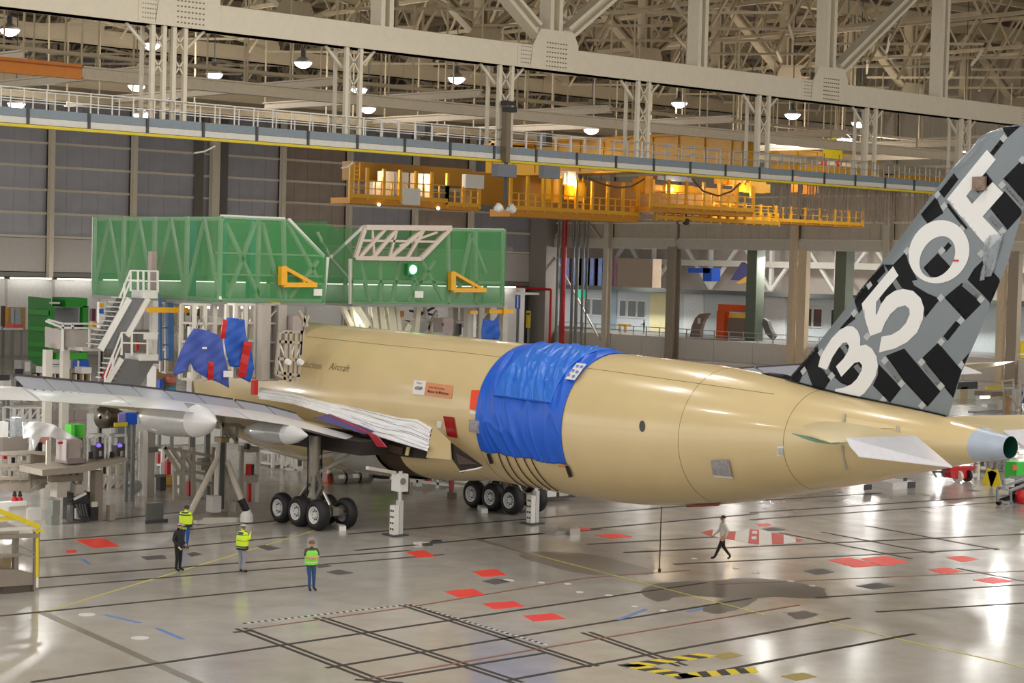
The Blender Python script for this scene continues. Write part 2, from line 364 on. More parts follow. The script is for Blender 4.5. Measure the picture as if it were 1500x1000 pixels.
# ------------------------------------------------------------------ right wall (X = 183) open below its header to the next hall
mb = MB(); mb.box(XW+.2, -20, 16.0, XW+.6, YW+.6, 38)
WR = struct('wall_right', mb, mat('wall_backing2', (130, 118, 104), .7), origin=(XW, 100, 0))
def ywall(px): return at(px, 430, 0, XW-.6).y
ycol = [ywall(p) for p in (793, 890, 986, 1163, 1300, 1470, 1560, 1650)]
CLADW = mat('wall_sheet_taupe', (204, 192, 172), .45, .1, var=.06, scale=.5)
for i in range(len(ycol)-1):
    y0, y1 = ycol[i+1]+.3, ycol[i]-.3
    for j, (z0, z1) in enumerate(((16.2, 18.1), (18.4, 21.4), (21.7, 24.7), (25, 28), (28.3, 31.3), (31.6, 37.6))):
        b = MB(); b.box(XW+.05, y0, z0, XW+.2, y1, z1)
        for k in range(1, int((y1-y0)/1.6)): b.box(XW-.02, y0+k*1.6, z0, XW+.05, y0+k*1.6+.1, z1)
        b.build('cladding_panel', CLADW, WR)
        b = MB(); b.box(XW-.25, y0, z0-.3, XW+.1, y1, z0-.02); b.build('girt', GIRT, WR)
    b = MB(); b.box(XW-.5, y0, 14.7, XW+.3, y1, 16.0); b.build('header_beam', mat('header_steel', (212, 204, 188), .5), WR)
    n = max(1, round((y1-y0)/6))
    for k in range(n):
        b = MB(); b.box(XW, y0+(y1-y0)*k/n+.04, 0, XW+.4, y0+(y1-y0)*(k+1)/n-.04, 2.7); b.build('barrier_panel', mat('barrier_taupe', (222, 213, 202), .6), WR)
COLP = mat('column_tan', (222, 200, 168), .5); COLB = mat('column_taupe', (166, 152, 134), .55)
for i, y in enumerate(ycol):
    b = MB()
    if i == 3 or i == 5:
        b.box(XW-1.2, y-.45, 0, XW-.6, y+.45, 38); b.build('column', COLP, WR)
        b = MB(); b.box(XW-.6, y-1.9, 0, XW+.2, y-.5, 15); b.build('column', COLB if i == 5 else COLP, WR)
    elif i == 2:
        b.ibeam((XW-.6, y, 0), (XW-.6, y, 15), 1.5, 1.2, up=(1, 0, 0)); b.build('column', COLB, WR)
    else:
        b.ibeam((XW-.8, y, 0), (XW-.8, y, 38), .9, .9, up=(1, 0, 0)); b.build('column', mat('column_beige', (210, 200, 180), .5), WR)
# corner pier, bracing, pipes
b = MB(); b.box(XW-2, YW-4, 0, XW, YW-.3, 38); b.build('corner_pier', mat('pier', (150, 142, 134), .6), WR)
for p, q in (((XW-.3, ycol[0]-1, 15), (XW-.3, ycol[1]+1, 26)), ((XW-.3, ycol[0]-1, 26), (XW-.3, ycol[1]+1, 15)), ((XW-.3, ycol[0]-1, 15), (XW-.3, ycol[1]+1, 1))):
    b = MB(); b.bar(p, q, .22); b.build('brace', BEIGE, WR)
for px, r, m in ((825, .33, RED), (816, .2, GREY), (838, .22, GREY), (844.5, .25, GREY), (853, .18, GREY), (821, .1, GREY), (859, .12, GREY)):
    P = at(px, 430, 0, XW-1.5); b = MB(); b.tube((P.x, P.y, 0), (P.x, P.y, 26 if m != RED else 24), r, 10); b.build('pipe', m, WR)
P = at(807, 430, 0, XW-1.6); Q = at(760, 428, 0, XW-1.6)
b = MB(); b.tube((P.x, P.y, 0), (P.x, P.y, 8.6), .18, 8); b.tube((P.x, P.y, 8.6), (P.x-6, P.y+4, 8.8), .18, 8); b.build('pipe', RED, WR)
# walkway slab and the next hall behind the opening
mb = MB(); mb.box(XW+.4, -10, 2.3, XW+16, YW, 2.7); struct('trim_3', mb, GREY, origin=(XW, 100, 2.3))
XO = XW+14
mb = MB(); mb.box(XO, 20, 2.7, XO+.4, YW+30, 8.6); OW = struct('wall_office', mb, mat('office_wall', (202, 212, 216), .6), origin=(XO, 100, 2.7))
mb = MB(); mb.box(XO-2.5, 20, 8.6, XO+.4, YW+30, 9.2); mb.build('office_eave', mat('eave_dark', (66, 70, 66), .6), OW)
GLASSD = mat('window_dark', (64, 78, 82), .15, var=.1)
for px0, px1 in ((855.5, 864.5), (866.5, 885), (907, 917), (919, 932), (933, 945), (1176, 1190), (1191, 1205), (1217, 1226)):
    a, c = at(px0, 455, 0, XO-.1).y, at(px1, 455, 0, XO-.1).y; b = MB(); b.box(XO-.1, c, 4.6, XO, a, 7.3); f = b.build('window_frame', WHITE, OW)
    b = MB(); b.box(XO-.14, c+.15, 4.8, XO-.1, a-.15, 7.1); b.build('pane', GLASSD, f)
for px0, px1, m in ((952, 980, mat('cream_wall', (232, 224, 176), .6)), (895, 903, mat('door_blue', (150, 170, 186), .5)), (1002, 1030, mat('lit_wall', (228, 232, 234), .6)), (1120, 1150, MATS['lit_wall'])):
    a, c = at(px0, 455, 0, XO-.1), at(px1, 455, 0, XO-.1); b = MB(); b.box(XO-.12, c.y, 2.7, XO, a.y, 8.5); b.build('wall_panel', m, OW)
P = at(849, 438, 0, XO-.4); b = MB(); b.box(XO-.4, P.y-.9, 7.3, XO-.2, P.y+.9, 8.6); ex = b.build('exit_sign', mat('exit_green', (60, 190, 150), .4, emit=.6), OW)
mb = MB(); mb.box(XO+45, -10, 0, XO+46, YW+60, 24); FH = struct('wall_far_hall', mb, mat('far_wall', (196, 186, 176), .7), origin=(XO+45, 100, 0))
mb = MB(); mb.box(XW+.4, -10, 17.5, XO+46, YW+60, 18.2); struct('ceiling_far_hall', mb, mat('far_roof', (150, 142, 126), .7), origin=(XW, 100, 17.5))
mb = MB(); mb.box(XW+.4, YW+58, 0, XO+46, YW+60, 18); struct('wall_far_end', mb, MATS['far_wall'], origin=(XW, YW+59, 0))
for i in range(6):
    lamp_light(XW+8, 60+i*28, 14, 1700, 1.4); lamp_light(XO+24, 70+i*28, 17, 2800, 1.6)
for i in range(14):
    y = 60+i*14; b = MB(); b.bar((XO+40, y, 9), (XO+40, y+7, 17), .5); b.bar((XO+40, y+14, 9), (XO+40, y+7, 17), .5); b.bar((XO+40, y, 9), (XO+40, y, 17), .6); b.build('lattice_frame', WHITE, FH)
b = MB(); b.box(XO+39, 60, 12.8, XO+41, YW+50, 13.8); b.build('lattice_beam', OFFW, FH)
for px0, px1, py0, py1, m in ((905, 955, 378, 427, mat('tan_wall', (176, 156, 134), .7)), (1008, 1040, 392, 400, BLUE), (1030, 1042, 392, 412, BLUE)):
    a, c = at(px0, py0, 0, XO+20), at(px1, py1, 0, XO+20); b = MB(); b.box(XO+20, c.y, c.z, XO+22, a.y, a.z); b.build('far_panel', m, FH)
for i, px in enumerate(range(812, 886, 12)):
    a = at(px, 378, 0, XO+4); c = at(px+9, 420, 0, XO+4); b = MB(); b.box(XO+4, c.y, c.z, XO+5, a.y, a.z); b.build('film_curtain', mat('blue_film', (104, 130, 200), .25, var=.25, scale=1.2), FH)
    b = MB(); b.box(XO+4, c.y-1.0, c.z, XO+4.4, c.y-.2, a.z); b.build('film_post', mat('maroon', (96, 40, 60), .5), FH)
for px in (1106, 1236): # green-grey columns of the next hall
    P = at(px, 430, 0, XW+6); b = MB(); b.box(P.x-.8, P.y-.9, 2.7, P.x+.8, P.y+.9, 17.5); b.build('column', mat('column_green', (108, 116, 102), .6), FH)

# ------------------------------------------------------------------ roof deck
mb = MB(); mb.box(-40, -40, 38, 290, YW+1, 38.5); CEIL = struct('ceiling', mb, mat('roof_deck', (112, 98, 80), .7, var=.08, scale=.3), origin=(100, 100, 38))
for y in range(96, 210, 6):
    b = MB(); b.box(20, y-.15, 37.5, 184, y+.15, 38); b.build('purlin', BEIGE2, CEIL)
# ------------------------------------------------------------------ roof trusses
def bolts(mb, x, z, y, nx, nz, dx, dz, r=.05):
    for i in range(nx):
        for j in range(nz):
            px, pz = x+i*dx, z+j*dz
            mb.add([(px-r, y, pz-r), (px+r, y, pz-r), (px+r, y-.05, pz), (px, y-.05, pz+r), (px-r, y-.05, pz)], [(0, 1, 2, 3, 4)])
            mb.box(px-r, y-.06, pz-r, px+r, y, pz+r)
BOLT = mat('bolt_shadow_grey', (120, 110, 92), .5)
def truss(name, y, z0, z1, nodes, xa, xb, m, cw, label, big=True):
    """Warren truss with verticals along X; nodes: x of the bottom gussets."""
    t = thing(name, ((xa+xb)/2, y, z0), label, 'truss')
    h = cw*1.35
    cuts = [xa]+[n for n in nodes if xa < n < xb]+[xb]
    for a, b in zip(cuts[:-1], cuts[1:]):
        mb = MB(); mb.box(a+.02, y-cw/2, z0, b-.02, y+cw/2, z0+h); mb.box(a+.02, y-cw/2-.12, z0, b-.02, y+cw/2+.12, z0+.09); mb.build('bottom_chord', m, t)
    mb = MB(); mb.box(xa, y-cw/2, z1-h, xb, y+cw/2, z1); mb.build('top_chord', m, t)
    sp = (nodes[1]-nodes[0])/2
    for n in nodes:
        for k in (0, 1):
            x = n+k*sp
            if not xa < x < xb: continue
            w = cw*(.95 if k == 0 else .8)
            for s in (-1, 1):
                mb = MB(); mb.box(x+s*w*.36-.14*cw, y-cw/2, z0+h, x+s*w*.36+.14*cw, y+cw/2, z1-h); mb.build('vertical', m, t)
            mb = MB(); mb.box(x-w*.3, y-.04, z0+h, x+w*.3, y+.04, z1-h); mb.build('web_plate', m, t)
        for s in (-1, 1):
            if big and s < 0 and n > 100: continue
            x1 = n+s*sp
            for q in (-1, 1):
                mb = MB(); o = V(0, 0, q*cw*.34)
                mb.bar(V(n+s*cw*1.1, y, z0+h+cw*.9)+o, V(x1-s*cw*.6, y, z1-h-cw*.5)+o, cw*.9, cw*.2, up=(0, 0, 1)); mb.build('diagonal', m, t)
            mb = MB(); mb.bar(V(n+s*cw*1.1, y, z0+h+cw*.9), V(x1-s*cw*.6, y, z1-h-cw*.5), .08, cw*.55); mb.build('diagonal_web', m, t)
        if xa-4 < n < xb+4:
            mb = MB(); yy = y-cw/2-.07
            mb.poly([(n-cw*2.0, yy, z0), (n+cw*1.7, yy, z0), (n+cw*1.7, yy, z0+h*1.2), (n+cw*1.3, yy, z0+h*1.75), (n-cw*1.25, yy, z0+h*1.75), (n-cw*1.8, yy, z0+h*1.05)][::-1], .06, (0, 1, 0))
            g = mb.build('gusset_plate', m, t)
            if big:
                mb = MB(); bolts(mb, n-cw*.75, z0+.25, yy, 8, 6, cw*.21, h*.2, .035); bolts(mb, n-cw*2.7, z0+.3, yy+.06, 6, 5, cw*.14, h*.17, .03); mb.build('bolt', BOLT, g, kind='stuff')
                mb = MB(); mb.box(n-cw*2.95, y-cw/2-.05, z0+.1, n-cw*2.0, y-cw/2, z0+h-.1); mb.build('splice_plate', m, t)
    return t
NODE = [26.1, 51.9, 77.7, 103.5, 129.3]
truss('roof_truss', 89, 23.75, 36.6, NODE, 24, 150, BEIGE, 1.05, 'massive cream bolted steel roof truss nearest the camera crossing the whole top')
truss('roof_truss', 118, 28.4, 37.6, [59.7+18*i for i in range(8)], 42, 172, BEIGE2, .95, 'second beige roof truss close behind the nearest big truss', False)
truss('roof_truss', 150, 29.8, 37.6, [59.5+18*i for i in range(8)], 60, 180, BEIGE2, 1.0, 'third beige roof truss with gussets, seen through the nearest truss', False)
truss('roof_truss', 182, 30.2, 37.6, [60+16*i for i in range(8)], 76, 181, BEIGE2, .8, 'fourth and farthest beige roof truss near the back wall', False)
# lattice joists between the trusses, running along Y
k = 0
ordn = ['first', 'second', 'third', 'fourth', 'fifth', 'sixth', 'seventh', 'eighth', 'ninth', 'tenth', 'eleventh']
for i, x in enumerate([60, 72, 84, 95.5, 104.5, 113.5, 122.5, 131.5, 142, 155, 168]):
    t = thing('roof_joist', (x, 150, 32), f'slender beige lattice roof joist, {ordn[i]} from the left under the dark roof', 'joist', None)
    y0, y1 = 90, 209; z0, z1 = 32.2+(i % 2)*1.2, 36.8
    for z, w in ((z0, .3), (z1, .3)):
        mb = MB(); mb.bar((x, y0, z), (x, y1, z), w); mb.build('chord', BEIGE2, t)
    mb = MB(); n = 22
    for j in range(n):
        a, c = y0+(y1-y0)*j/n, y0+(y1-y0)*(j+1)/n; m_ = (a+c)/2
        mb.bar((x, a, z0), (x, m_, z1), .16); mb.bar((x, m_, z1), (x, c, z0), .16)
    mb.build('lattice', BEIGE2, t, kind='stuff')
# knee braces and horizontal bracing rods
mb = MB()
for x in range(58, 176, 12):
    for y in (95, 107, 124, 137, 156, 170, 188, 199):
        mb.bar((x, y, 30.5), (x+12, y+10, 30.9), .2); mb.bar((x+12, y, 30.9), (x, y+10, 30.5), .2)
        mb.bar((x, y, 30), (x+5, y, 37), .18); mb.bar((x+9, y, 36), (x+4, y, 29), .18)
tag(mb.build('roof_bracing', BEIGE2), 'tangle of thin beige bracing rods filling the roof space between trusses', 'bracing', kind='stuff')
# suspended runway beams
def ibm(name, p, q, w, h, m, label, cat='beam', hang=None, parts=None):
    t = thing(name, (V(p)+V(q))/2, label, cat)
    mb = MB(); mb.ibeam(p, q, w, h, t=.1); mb.build('girder', m, t)
    if hang:
        n = hang; P, Q = V(p), V(q)
        for i in range(n+1):
            c = P.lerp(Q, i/n); mb = MB(); mb.tube((c.x, c.y, c.z+h/2), (c.x, c.y, 30), .07, 5); mb.build('hanger_rod', BEIGE2, t)
    return t
ibm('runway_beam', (51.6, 100, 22.1), (150, 100, 22.05), .6, .75, mat('runway_pale', (206, 192, 168), .5), 'long pale crane runway beam hanging just behind the nearest truss', hang=9)
t = thing('runway_beam', (44, 100, 22.1), 'orange painted end of the crane runway beam at upper left', 'beam')
mb = MB(); mb.box(38, 99.8, 21.7, 51.5, 100.2, 22.55); mb.build('girder', ORANGE, t); mb = MB(); mb.box(38, 99.7, 22.3, 51.5, 99.8, 22.36); mb.build('trim_strip', mat('dark_orange', (170, 80, 10), .5), t)
ibm('runway_beam', (52, 130, 23.4), (176, 130, 23.4), .5, .7, BEIGE2, 'second beige runway beam hanging behind the pale one', hang=10)
ibm('runway_beam', (60, 160, 27.4), (180, 160, 27.4), .5, .8, BEIGE2, 'third beige runway beam far back above the yellow crane', hang=10)
ibm('runway_beam', (70, 190, 30), (182, 190, 30), .5, .9, BEIGE2, 'farthest beige runway beam in front of the back wall', hang=8)
for i, (x, z, y1) in enumerate([(48.5, 22.9, 150), (58, 23.0, 160), (70, 23.2, 190), (82, 23.4, 190), (94, 23.2, 190), (107, 23.4, 200), (120, 23.2, 200), (136, 23.4, 200), (150, 23.3, 200)]):
    ibm('monorail_beam', (x, 101, z), (x, min(y1, 128+(i % 3)*5), z+.4), .5, .55, mat('runway_pale', (206, 192, 168)), f'pale monorail beam running away under the roof, {ordn[i]} from the left', hang=7)
# cable trays
for i, (y, z) in enumerate([(112, 24.4), (140, 26), (172, 29.5)]):
    mb = MB(); mb.box(46, y-.3, z, 178, y+.3, z+.08); mb.box(46, y-.34, z, 178, y-.3, z+.22); mb.box(46, y+.3, z, 178, y+.34, z+.22)
    tag(mb.build('cable_tray', BEIGE2), f'long thin cable tray under the roof, {["nearest","middle","farthest"][i]} of three', 'tray')

# ------------------------------------------------------------------ catwalk below the nearest truss
cw = thing('catwalk', (80, 89, 18), 'long grey overhead catwalk with railing and yellow lower edge below the cream truss', 'catwalk')
TB = mat('toe_board_blue_grey', (120, 132, 140), .4); LB = mat('pale_band', (206, 204, 196), .4)
step = 3.35
for i in range(32):
    x = 36+i*step
    mb = MB(); mb.box(x+.04, 88.35, 18.42, x+step-.04, 88.4, 18.85); mb.build('toe_panel', TB, cw)
    mb = MB(); mb.box(x+.04, 88.35, 18.08, x+step-.04, 88.42, 18.4); mb.build('pale_panel', LB, cw)
    mb = MB(); mb.box(x-.07, 88.28, 18.05, x+.07, 88.36, 18.85); mb.build('bracket', DGREY, cw)
mb = MB(); mb.box(36, 88.4, 18.1, 142, 89.9, 18.2); mb.build('deck', GREY, cw)
mb = MB(); mb.box(36, 88.2, 17.9, 142, 88.6, 18.04); mb.build('edge_strip', YEL2, cw)
i = 0; x = 36.4
while x < 140:
    for y in (88.4, 89.9):
        mb = MB(); mb.box(x-.03, y-.03, 18.2, x+.03, y+.03, 19.85); mb.build('railing_post', WHITE if (i % 5 in (0, 2) and 60 < x < 86) else STEEL, cw)
    x += 1.22; i += 1
for y in (88.4, 89.9):
    for z in (19.3, 19.85): mb = MB(); mb.box(36, y-.025, z-.025, 140, y+.025, z+.025); mb.build('rail', STEEL, cw)
for i, px in enumerate([224, 255, 510, 733, 935, 1112, 1270, 1408]):
    x = at(px, 180, 1, 89).x; t = thing('lattice_hanger', (x, 89, 18.2), f'pale lattice hanger post from truss down to the catwalk, {ordn[i]} from the left', 'hanger')
    hw = .34 if i < 2 else .48
    for s in (-hw, hw):
        mb = MB(); mb.box(x+s-.11, 88.5, 17.95, x+s+.11, 88.75, 23.75); mb.build('post', BEIGE, t)
        mb = MB(); mb.box(x+s-.08, 89.6, 18.2, x+s+.08, 89.8, 23.75); mb.build('post', BEIGE, t)
    for j in range(2 if i != 4 else 4):
        z = 23.6-j*1.3
        mb = MB(); mb.bar((x-.45, 88.6, z), (x+.45, 88.6, z-1.3), .08); mb.build('lacing', BEIGE, t)
        mb = MB(); mb.bar((x+.45, 88.6, z), (x-.45, 88.6, z-1.3), .08); mb.build('lacing', BEIGE, t)
    for s in (-1, 1): mb = MB(); mb.bar((x+s*.5, 89, 22.6), (x+s*1.7, 89, 23.75), .14); mb.build('knee_brace', BEIGE, t)
# dark mast with lamp arm, control boxes and cable loops below the catwalk
P = at(741, 230, 1, 88)
t = thing('signal_mast', (P.x, 88, 12.5), 'dark vertical mast with twin white lamps hanging below the catwalk centre', 'mast')
mb = MB(); mb.box(P.x-.16, 87.8, 17.9, P.x+.16, 88.32, 21.5); mb.build('post', mat('mast_brown', (116, 100, 76), .5), t)
mb = MB(); mb.box(P.x-.09, 87.9, 15.4, P.x+.09, 88.05, 18); mb.build('drop_rod', DGREY, t)
mb = MB(); mb.box(P.x-.35, 87.7, 21.3, P.x+.35, 88.2, 21.55); mb.box(P.x-.2, 87.6, 20.9, P.x+.45, 88.2, 21.2); mb.build('head', BLACK, t)
for s in (-.4, .4): mb = MB(); mb.lathe((P.x+s, 87.95, 15.2), (s*1.5, 0, -.4), [(-.1, .06), (0, .3), (.35, .22), (.45, 0)], 10); mb.build('lamp_bowl', WHITE, t)
mb = MB(); mb.box(P.x-.9, 87.6, 17.0, P.x+.55, 88.2, 17.75); mb.build('control_box', mat('box_grey', (108, 112, 120), .5), t)
P = at(804, 253, 1, 88); mb = MB(); mb.box(P.x-.65, 87.7, 17.1, P.x+.65, 88.2, 17.85); tag(mb.build('junction_box', MATS['box_grey']), 'grey junction box hung under the catwalk above yellow crane', 'box')
mb = MB(); 
pts = [at(px, py, 1, 88.1) for px, py in ((862, 262), (884, 270), (905, 275), (925, 273), (944, 262))]; mb.path(pts, .06)
tag(mb.build('cable_loop', mat('cable_brown', (90, 60, 30), .6)), 'left sagging dark cable looped under the catwalk before the yellow platforms', 'cable'); mb = MB()
pts = [at(px, py, 1, 88.1) for px, py in ((1014, 262), (1030, 280), (1052, 287), (1072, 280), (1084, 268))]; mb.path(pts, .06)
tag(mb.build('cable_loop', MATS['cable_brown']), 'right sagging dark cable looped under the catwalk before the yellow platforms', 'cable')
for i, (a, b) in enumerate([((500, 246), (517, 238)), ((285, 224), (315, 214))]):
    mb = MB(); p, q = at(*a, 1, 88), at(*b, 1, 88); mb.path([p, p.lerp(q, .5)-V(0, 0, .1), q], .05)
    tag(mb.build('hose', OFFW), ['pale hose drooping beneath catwalk left of the yellow crane', 'pale hose drooping beneath catwalk before the back wall column'][i], 'hose')
# hanging cable curtain right of centre
mb = MB(); random.seed(3)
for i in range(150):
    x = 99.3+i*(118-99.3)/150; L = random.uniform(1.3, 2.2); y = 89.4+random.uniform(-.2, .8)
    mb.box(x-.02, y-.02, 17.75-L, x+.025, y+.02, 18.12)
    if i % 3 == 0: mb.cb((x, y, 17.75-L), .09, .07, .28)
tag(mb.build('cable_curtain', mat('chain_brown', (150, 128, 112), .5, var=.2)), 'dense curtain of short hanging cables beneath the catwalk beside the tail fin', 'cables', kind='stuff')

# ------------------------------------------------------------------ high-bay lamps
LENS = mat('lamp_lens', (250, 246, 255), .4, emit=14, var=0)
names = {}
def lamp(px, py, z, label, r=.72):
    P = at(px, py, 2, z); t = thing('high_bay_lamp', (P.x, P.y, z), label, 'lamp', None)
    mb = MB(); mb.lathe((P.x, P.y, z), (0, 0, 1), [(0, r), (.04, r+.04), (.25, r*.75), (.5, .2), (.55, 0)], 16); mb.build('reflector', mat('lamp_housing', (150, 146, 140), .4, .5), t, smooth=True)
    mb = MB(); mb.lathe((P.x, P.y, z+.5), (0, 0, 1), [(0, .2), (.5, .2), (.5, 0)], 10); mb.build('ballast', BLACK, t)
    mb = MB(); mb.lathe((P.x, P.y, z-.03), (0, 0, 1), [(-.42, 0), (-.38, r*.35), (-.25, r*.68), (-.08, r*.9), (.03, r*.94)], 16); mb.build('lens', LENS, t)
    mb = MB(); mb.tube((P.x, P.y, z+1), (P.x, P.y, 38), .04, 5); mb.build('hanger', DGREY, t)
    lamp_light(P.x, P.y, z-.1, LAMP_W*6, 1.2, up=.2)
for px, py, z, lb in [(14, 44, 27.5, 'lit round high-bay lamp nearest the upper left corner'), (222, 65, 28, 'lit lamp hanging beside the left catwalk hangers'), (314, 109, 27, 'lit lamp above the runway beam left of the second truss gusset'),
    (444, 92, 27.5, 'lit lamp under the near truss chord, left of the tall third hanger'), (200, 126, 25.5, 'lit lamp just beneath the orange and white runway beam'), (24, 152, 23.5, 'lit lamp low at the far left edge above catwalk'),
    (207, 168, 23.2, 'small lit lamp just above the left end of the catwalk'), (526, 131, 26.5, 'lit lamp right of the tall second hanger, upper of a pair'), (539, 159, 25.3, 'lit lamp right of the tall second hanger, lower of a pair'),
    (669, 115, 27, 'large lit lamp below the near truss left of its central gusset'), (995, 151, 26.5, 'lit lamp below the near truss right of the fifth hanger'), (866, 190, 24.5, 'small lit lamp above the yellow crane girder'),
    (1161, 168, 26, 'lit lamp right of the paired hangers beneath the near truss'), (1258, 180, 26, 'lit lamp beside the seventh lattice hanger'), (1237, 204, 24.3, 'small lit lamp beside the yellow hoist'),
    (1099, 211, 23.8, 'small lit lamp between the paired hangers over the yellow crane'), (1411, 222, 23.6, 'small lit lamp next to the hanger left of the tail fin tip'), (1003, 192, 24.6, 'small lit lamp over the grey light bar of the crane')]:
    lamp(px, py, z, lb)

# ------------------------------------------------------------------ yellow overhead crane
YC = 120
def cx_(px, py=280): return at(px, py, 1, YC).x
cr = thing('overhead_crane', (104, YC, 16), 'large yellow overhead crane with railed platforms hanging behind the catwalk', 'crane')
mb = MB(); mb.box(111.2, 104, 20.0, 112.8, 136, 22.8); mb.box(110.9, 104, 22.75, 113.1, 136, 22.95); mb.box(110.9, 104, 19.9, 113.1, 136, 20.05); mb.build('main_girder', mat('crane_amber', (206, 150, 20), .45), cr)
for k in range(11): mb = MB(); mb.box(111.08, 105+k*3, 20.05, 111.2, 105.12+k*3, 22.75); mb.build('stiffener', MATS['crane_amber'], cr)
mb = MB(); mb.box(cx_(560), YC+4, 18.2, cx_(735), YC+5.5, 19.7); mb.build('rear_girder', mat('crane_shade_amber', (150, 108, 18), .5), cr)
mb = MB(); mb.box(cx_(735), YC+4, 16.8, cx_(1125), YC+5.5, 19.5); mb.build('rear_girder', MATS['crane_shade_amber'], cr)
def platform(px0, px1, z, zt, n, yy, bottom=.55, inner=True):
    x0, x1 = cx_(px0), cx_(px1)
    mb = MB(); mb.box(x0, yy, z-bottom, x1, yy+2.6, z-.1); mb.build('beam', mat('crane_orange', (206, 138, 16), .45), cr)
    mb = MB(); mb.box(x0, yy-.15, z-.12, x1, yy+.02, z+.2); mb.build('toe_board', YEL, cr)
    for i in range(n+1):
        x = x0+(x1-x0)*i/n
        mb = MB(); mb.box(x-.12, yy-.12, z-.25, x+.12, yy+.1, zt); mb.build('post', YEL, cr)
        if i < n and inner:
            x2 = x+(x1-x0)/n/2
            mb = MB(); mb.box(x2-.05, yy-.05, z, x2+.05, yy+.05, z+1.25); mb.build('rail_post', YEL, cr)
    for h in (.65, 1.25): mb = MB(); mb.box(x0, yy-.04, z+h-.04, x1, yy+.04, z+h+.04); mb.build('rail', YEL, cr)
platform(513, 655, 16.75, 19.0, 6, YC); platform(655, 702, 16.5, 18.0, 2, YC, .4)
platform(748, 935, 16.5, 19.2, 8, YC, .7); platform(930, 1080, 17.3, 19.6, 6, YC-2.0)
platform(950, 1130, 16.3, 17.3, 14, YC-1, .15, False); platform(1080, 1300, 16.8, 18.2, 10, YC+3, .3)
for px, w, z0, z1, m in ((581, 1.3, 17.0, 18.9, OFFW), (603, 1.4, 17.1, 18.9, mat('panel_grey', (178, 178, 178), .4)), (622, 1.4, 17.1, 18.9, OFFW), (566, .8, 16.9, 18.0, OFFW), (692, 1.9, 17.9, 19.0, WHITE), (600, 1.7, 16.3, 17.6, WHITE), (641, .9, 17.0, 18.9, OFFW)):
    x = cx_(px); yy = YC+1.2 if z0 > 16.5 and px != 692 else YC-.3
    mb = MB(); mb.box(x-w/2, yy, z0, x+w/2, yy+.5, z1); mb.build('cabinet', m, cr)
for px in (529, 857):
    x = cx_(px); mb = MB()
    for s in (-.25, .25): mb.bar((x+s, YC+.6, 16.6), (x+s, YC+.6, 19.4), .07)
    for k in range(8): mb.bar((x-.25, YC+.6, 16.8+k*.33), (x+.25, YC+.6, 16.8+k*.33), .05)
    mb.build('ladder', YEL, cr)
for px, z in ((555, 16.2), (642, 16.15)): x = cx_(px); mb = MB(); mb.lathe((x, YC-.1, z), (0, -1, 0), [(-.1, .12), (0, .12), (.02, 0)], 10); mb.build('spot_lamp', mat('spot', (250, 250, 255), emit=6, var=0), cr)
for x in (94, 107, 120):
    mb = MB(); mb.box(x-.35, YC+2.4, 22.0, x+.35, YC+3.6, 22.98+(x == 107)*.2); mb.build('carriage', DGREY, cr)
for x_, z_ in ((cx_(560), 18.6), (cx_(640), 18.4), (cx_(840), 18.8), (cx_(990), 18.9), (cx_(1090), 18.9)):      # work lights inside the crane platforms
    q_ = bpy.data.lights.new('crane_work_light', 'POINT'); q_.energy = 420 if x_ > 98 else 130; q_.color = (1, .85, .6); q_.shadow_soft_size = .25; o_ = bpy.data.objects.new('crane_work_light', q_); COL.objects.link(o_); o_.location = (x_, YC+.4, z_)
# motors, hoist blocks and braces on the right half
for px, py, w, h, m in ((810, 275, 1.2, 2, YEL), (832, 262, 1.6, .9, OFFW), (845, 282, 1.5, 1.2, YEL), (945, 272, 1.6, 1.2, YEL), (985, 262, 4.5, .35, mat('bar_grey', (140, 146, 160), .4)), (990, 278, 6, .6, YEL), (1072, 262, 3, 1.0, YEL), (1105, 275, 3.5, .8, YEL), (1180, 270, 2.8, 1.6, ORANGE), (1030, 205, 5, 1.2, ORANGE), (1060, 212, 2.6, 1.6, mat('crane_orange', (206, 138, 16)))):
    P = at(px, py, 1, YC+1); mb = MB(); mb.box(P.x-w/2, YC+.6, P.z-h/2, P.x+w/2, YC+1.8, P.z+h/2); mb.box(P.x-w*.3, YC+.5, P.z-h*.6, P.x+w*.3, YC+1.4, P.z+h*.7); mb.build('machinery', m, cr)
for a, b in (((1073, 283), (1078, 262)), ((1095, 250), (1074, 286)), ((1078, 250), (1100, 250)), ((1068, 250), (1088, 226)), ((1086, 226), (1108, 226)), ((1100, 226), (1100, 290)), ((1053, 220), (1053, 290)), ((1015, 215), (1015, 240))):
    mb = MB(); mb.bar(at(*a, 1, YC-.6), at(*b, 1, YC-.6), .2); mb.build('brace', YEL, cr)
P = at(1005, 323, 1, YC-1); mb = MB(); mb.lathe((P.x, YC-1, P.z-.4), (0, 0, 1), [(0, .05), (.1, .3), (.5, .32), (.65, .08), (1.2, .05)], 12); mb.build('hook_block', BLACK, cr)
P = at(1055, 322, 1, YC-1); mb = MB(); mb.box(P.x-.08, YC-1.05, P.z-.4, P.x+.08, YC-.95, P.z+.6); mb.build('pendant', WHITE, cr)
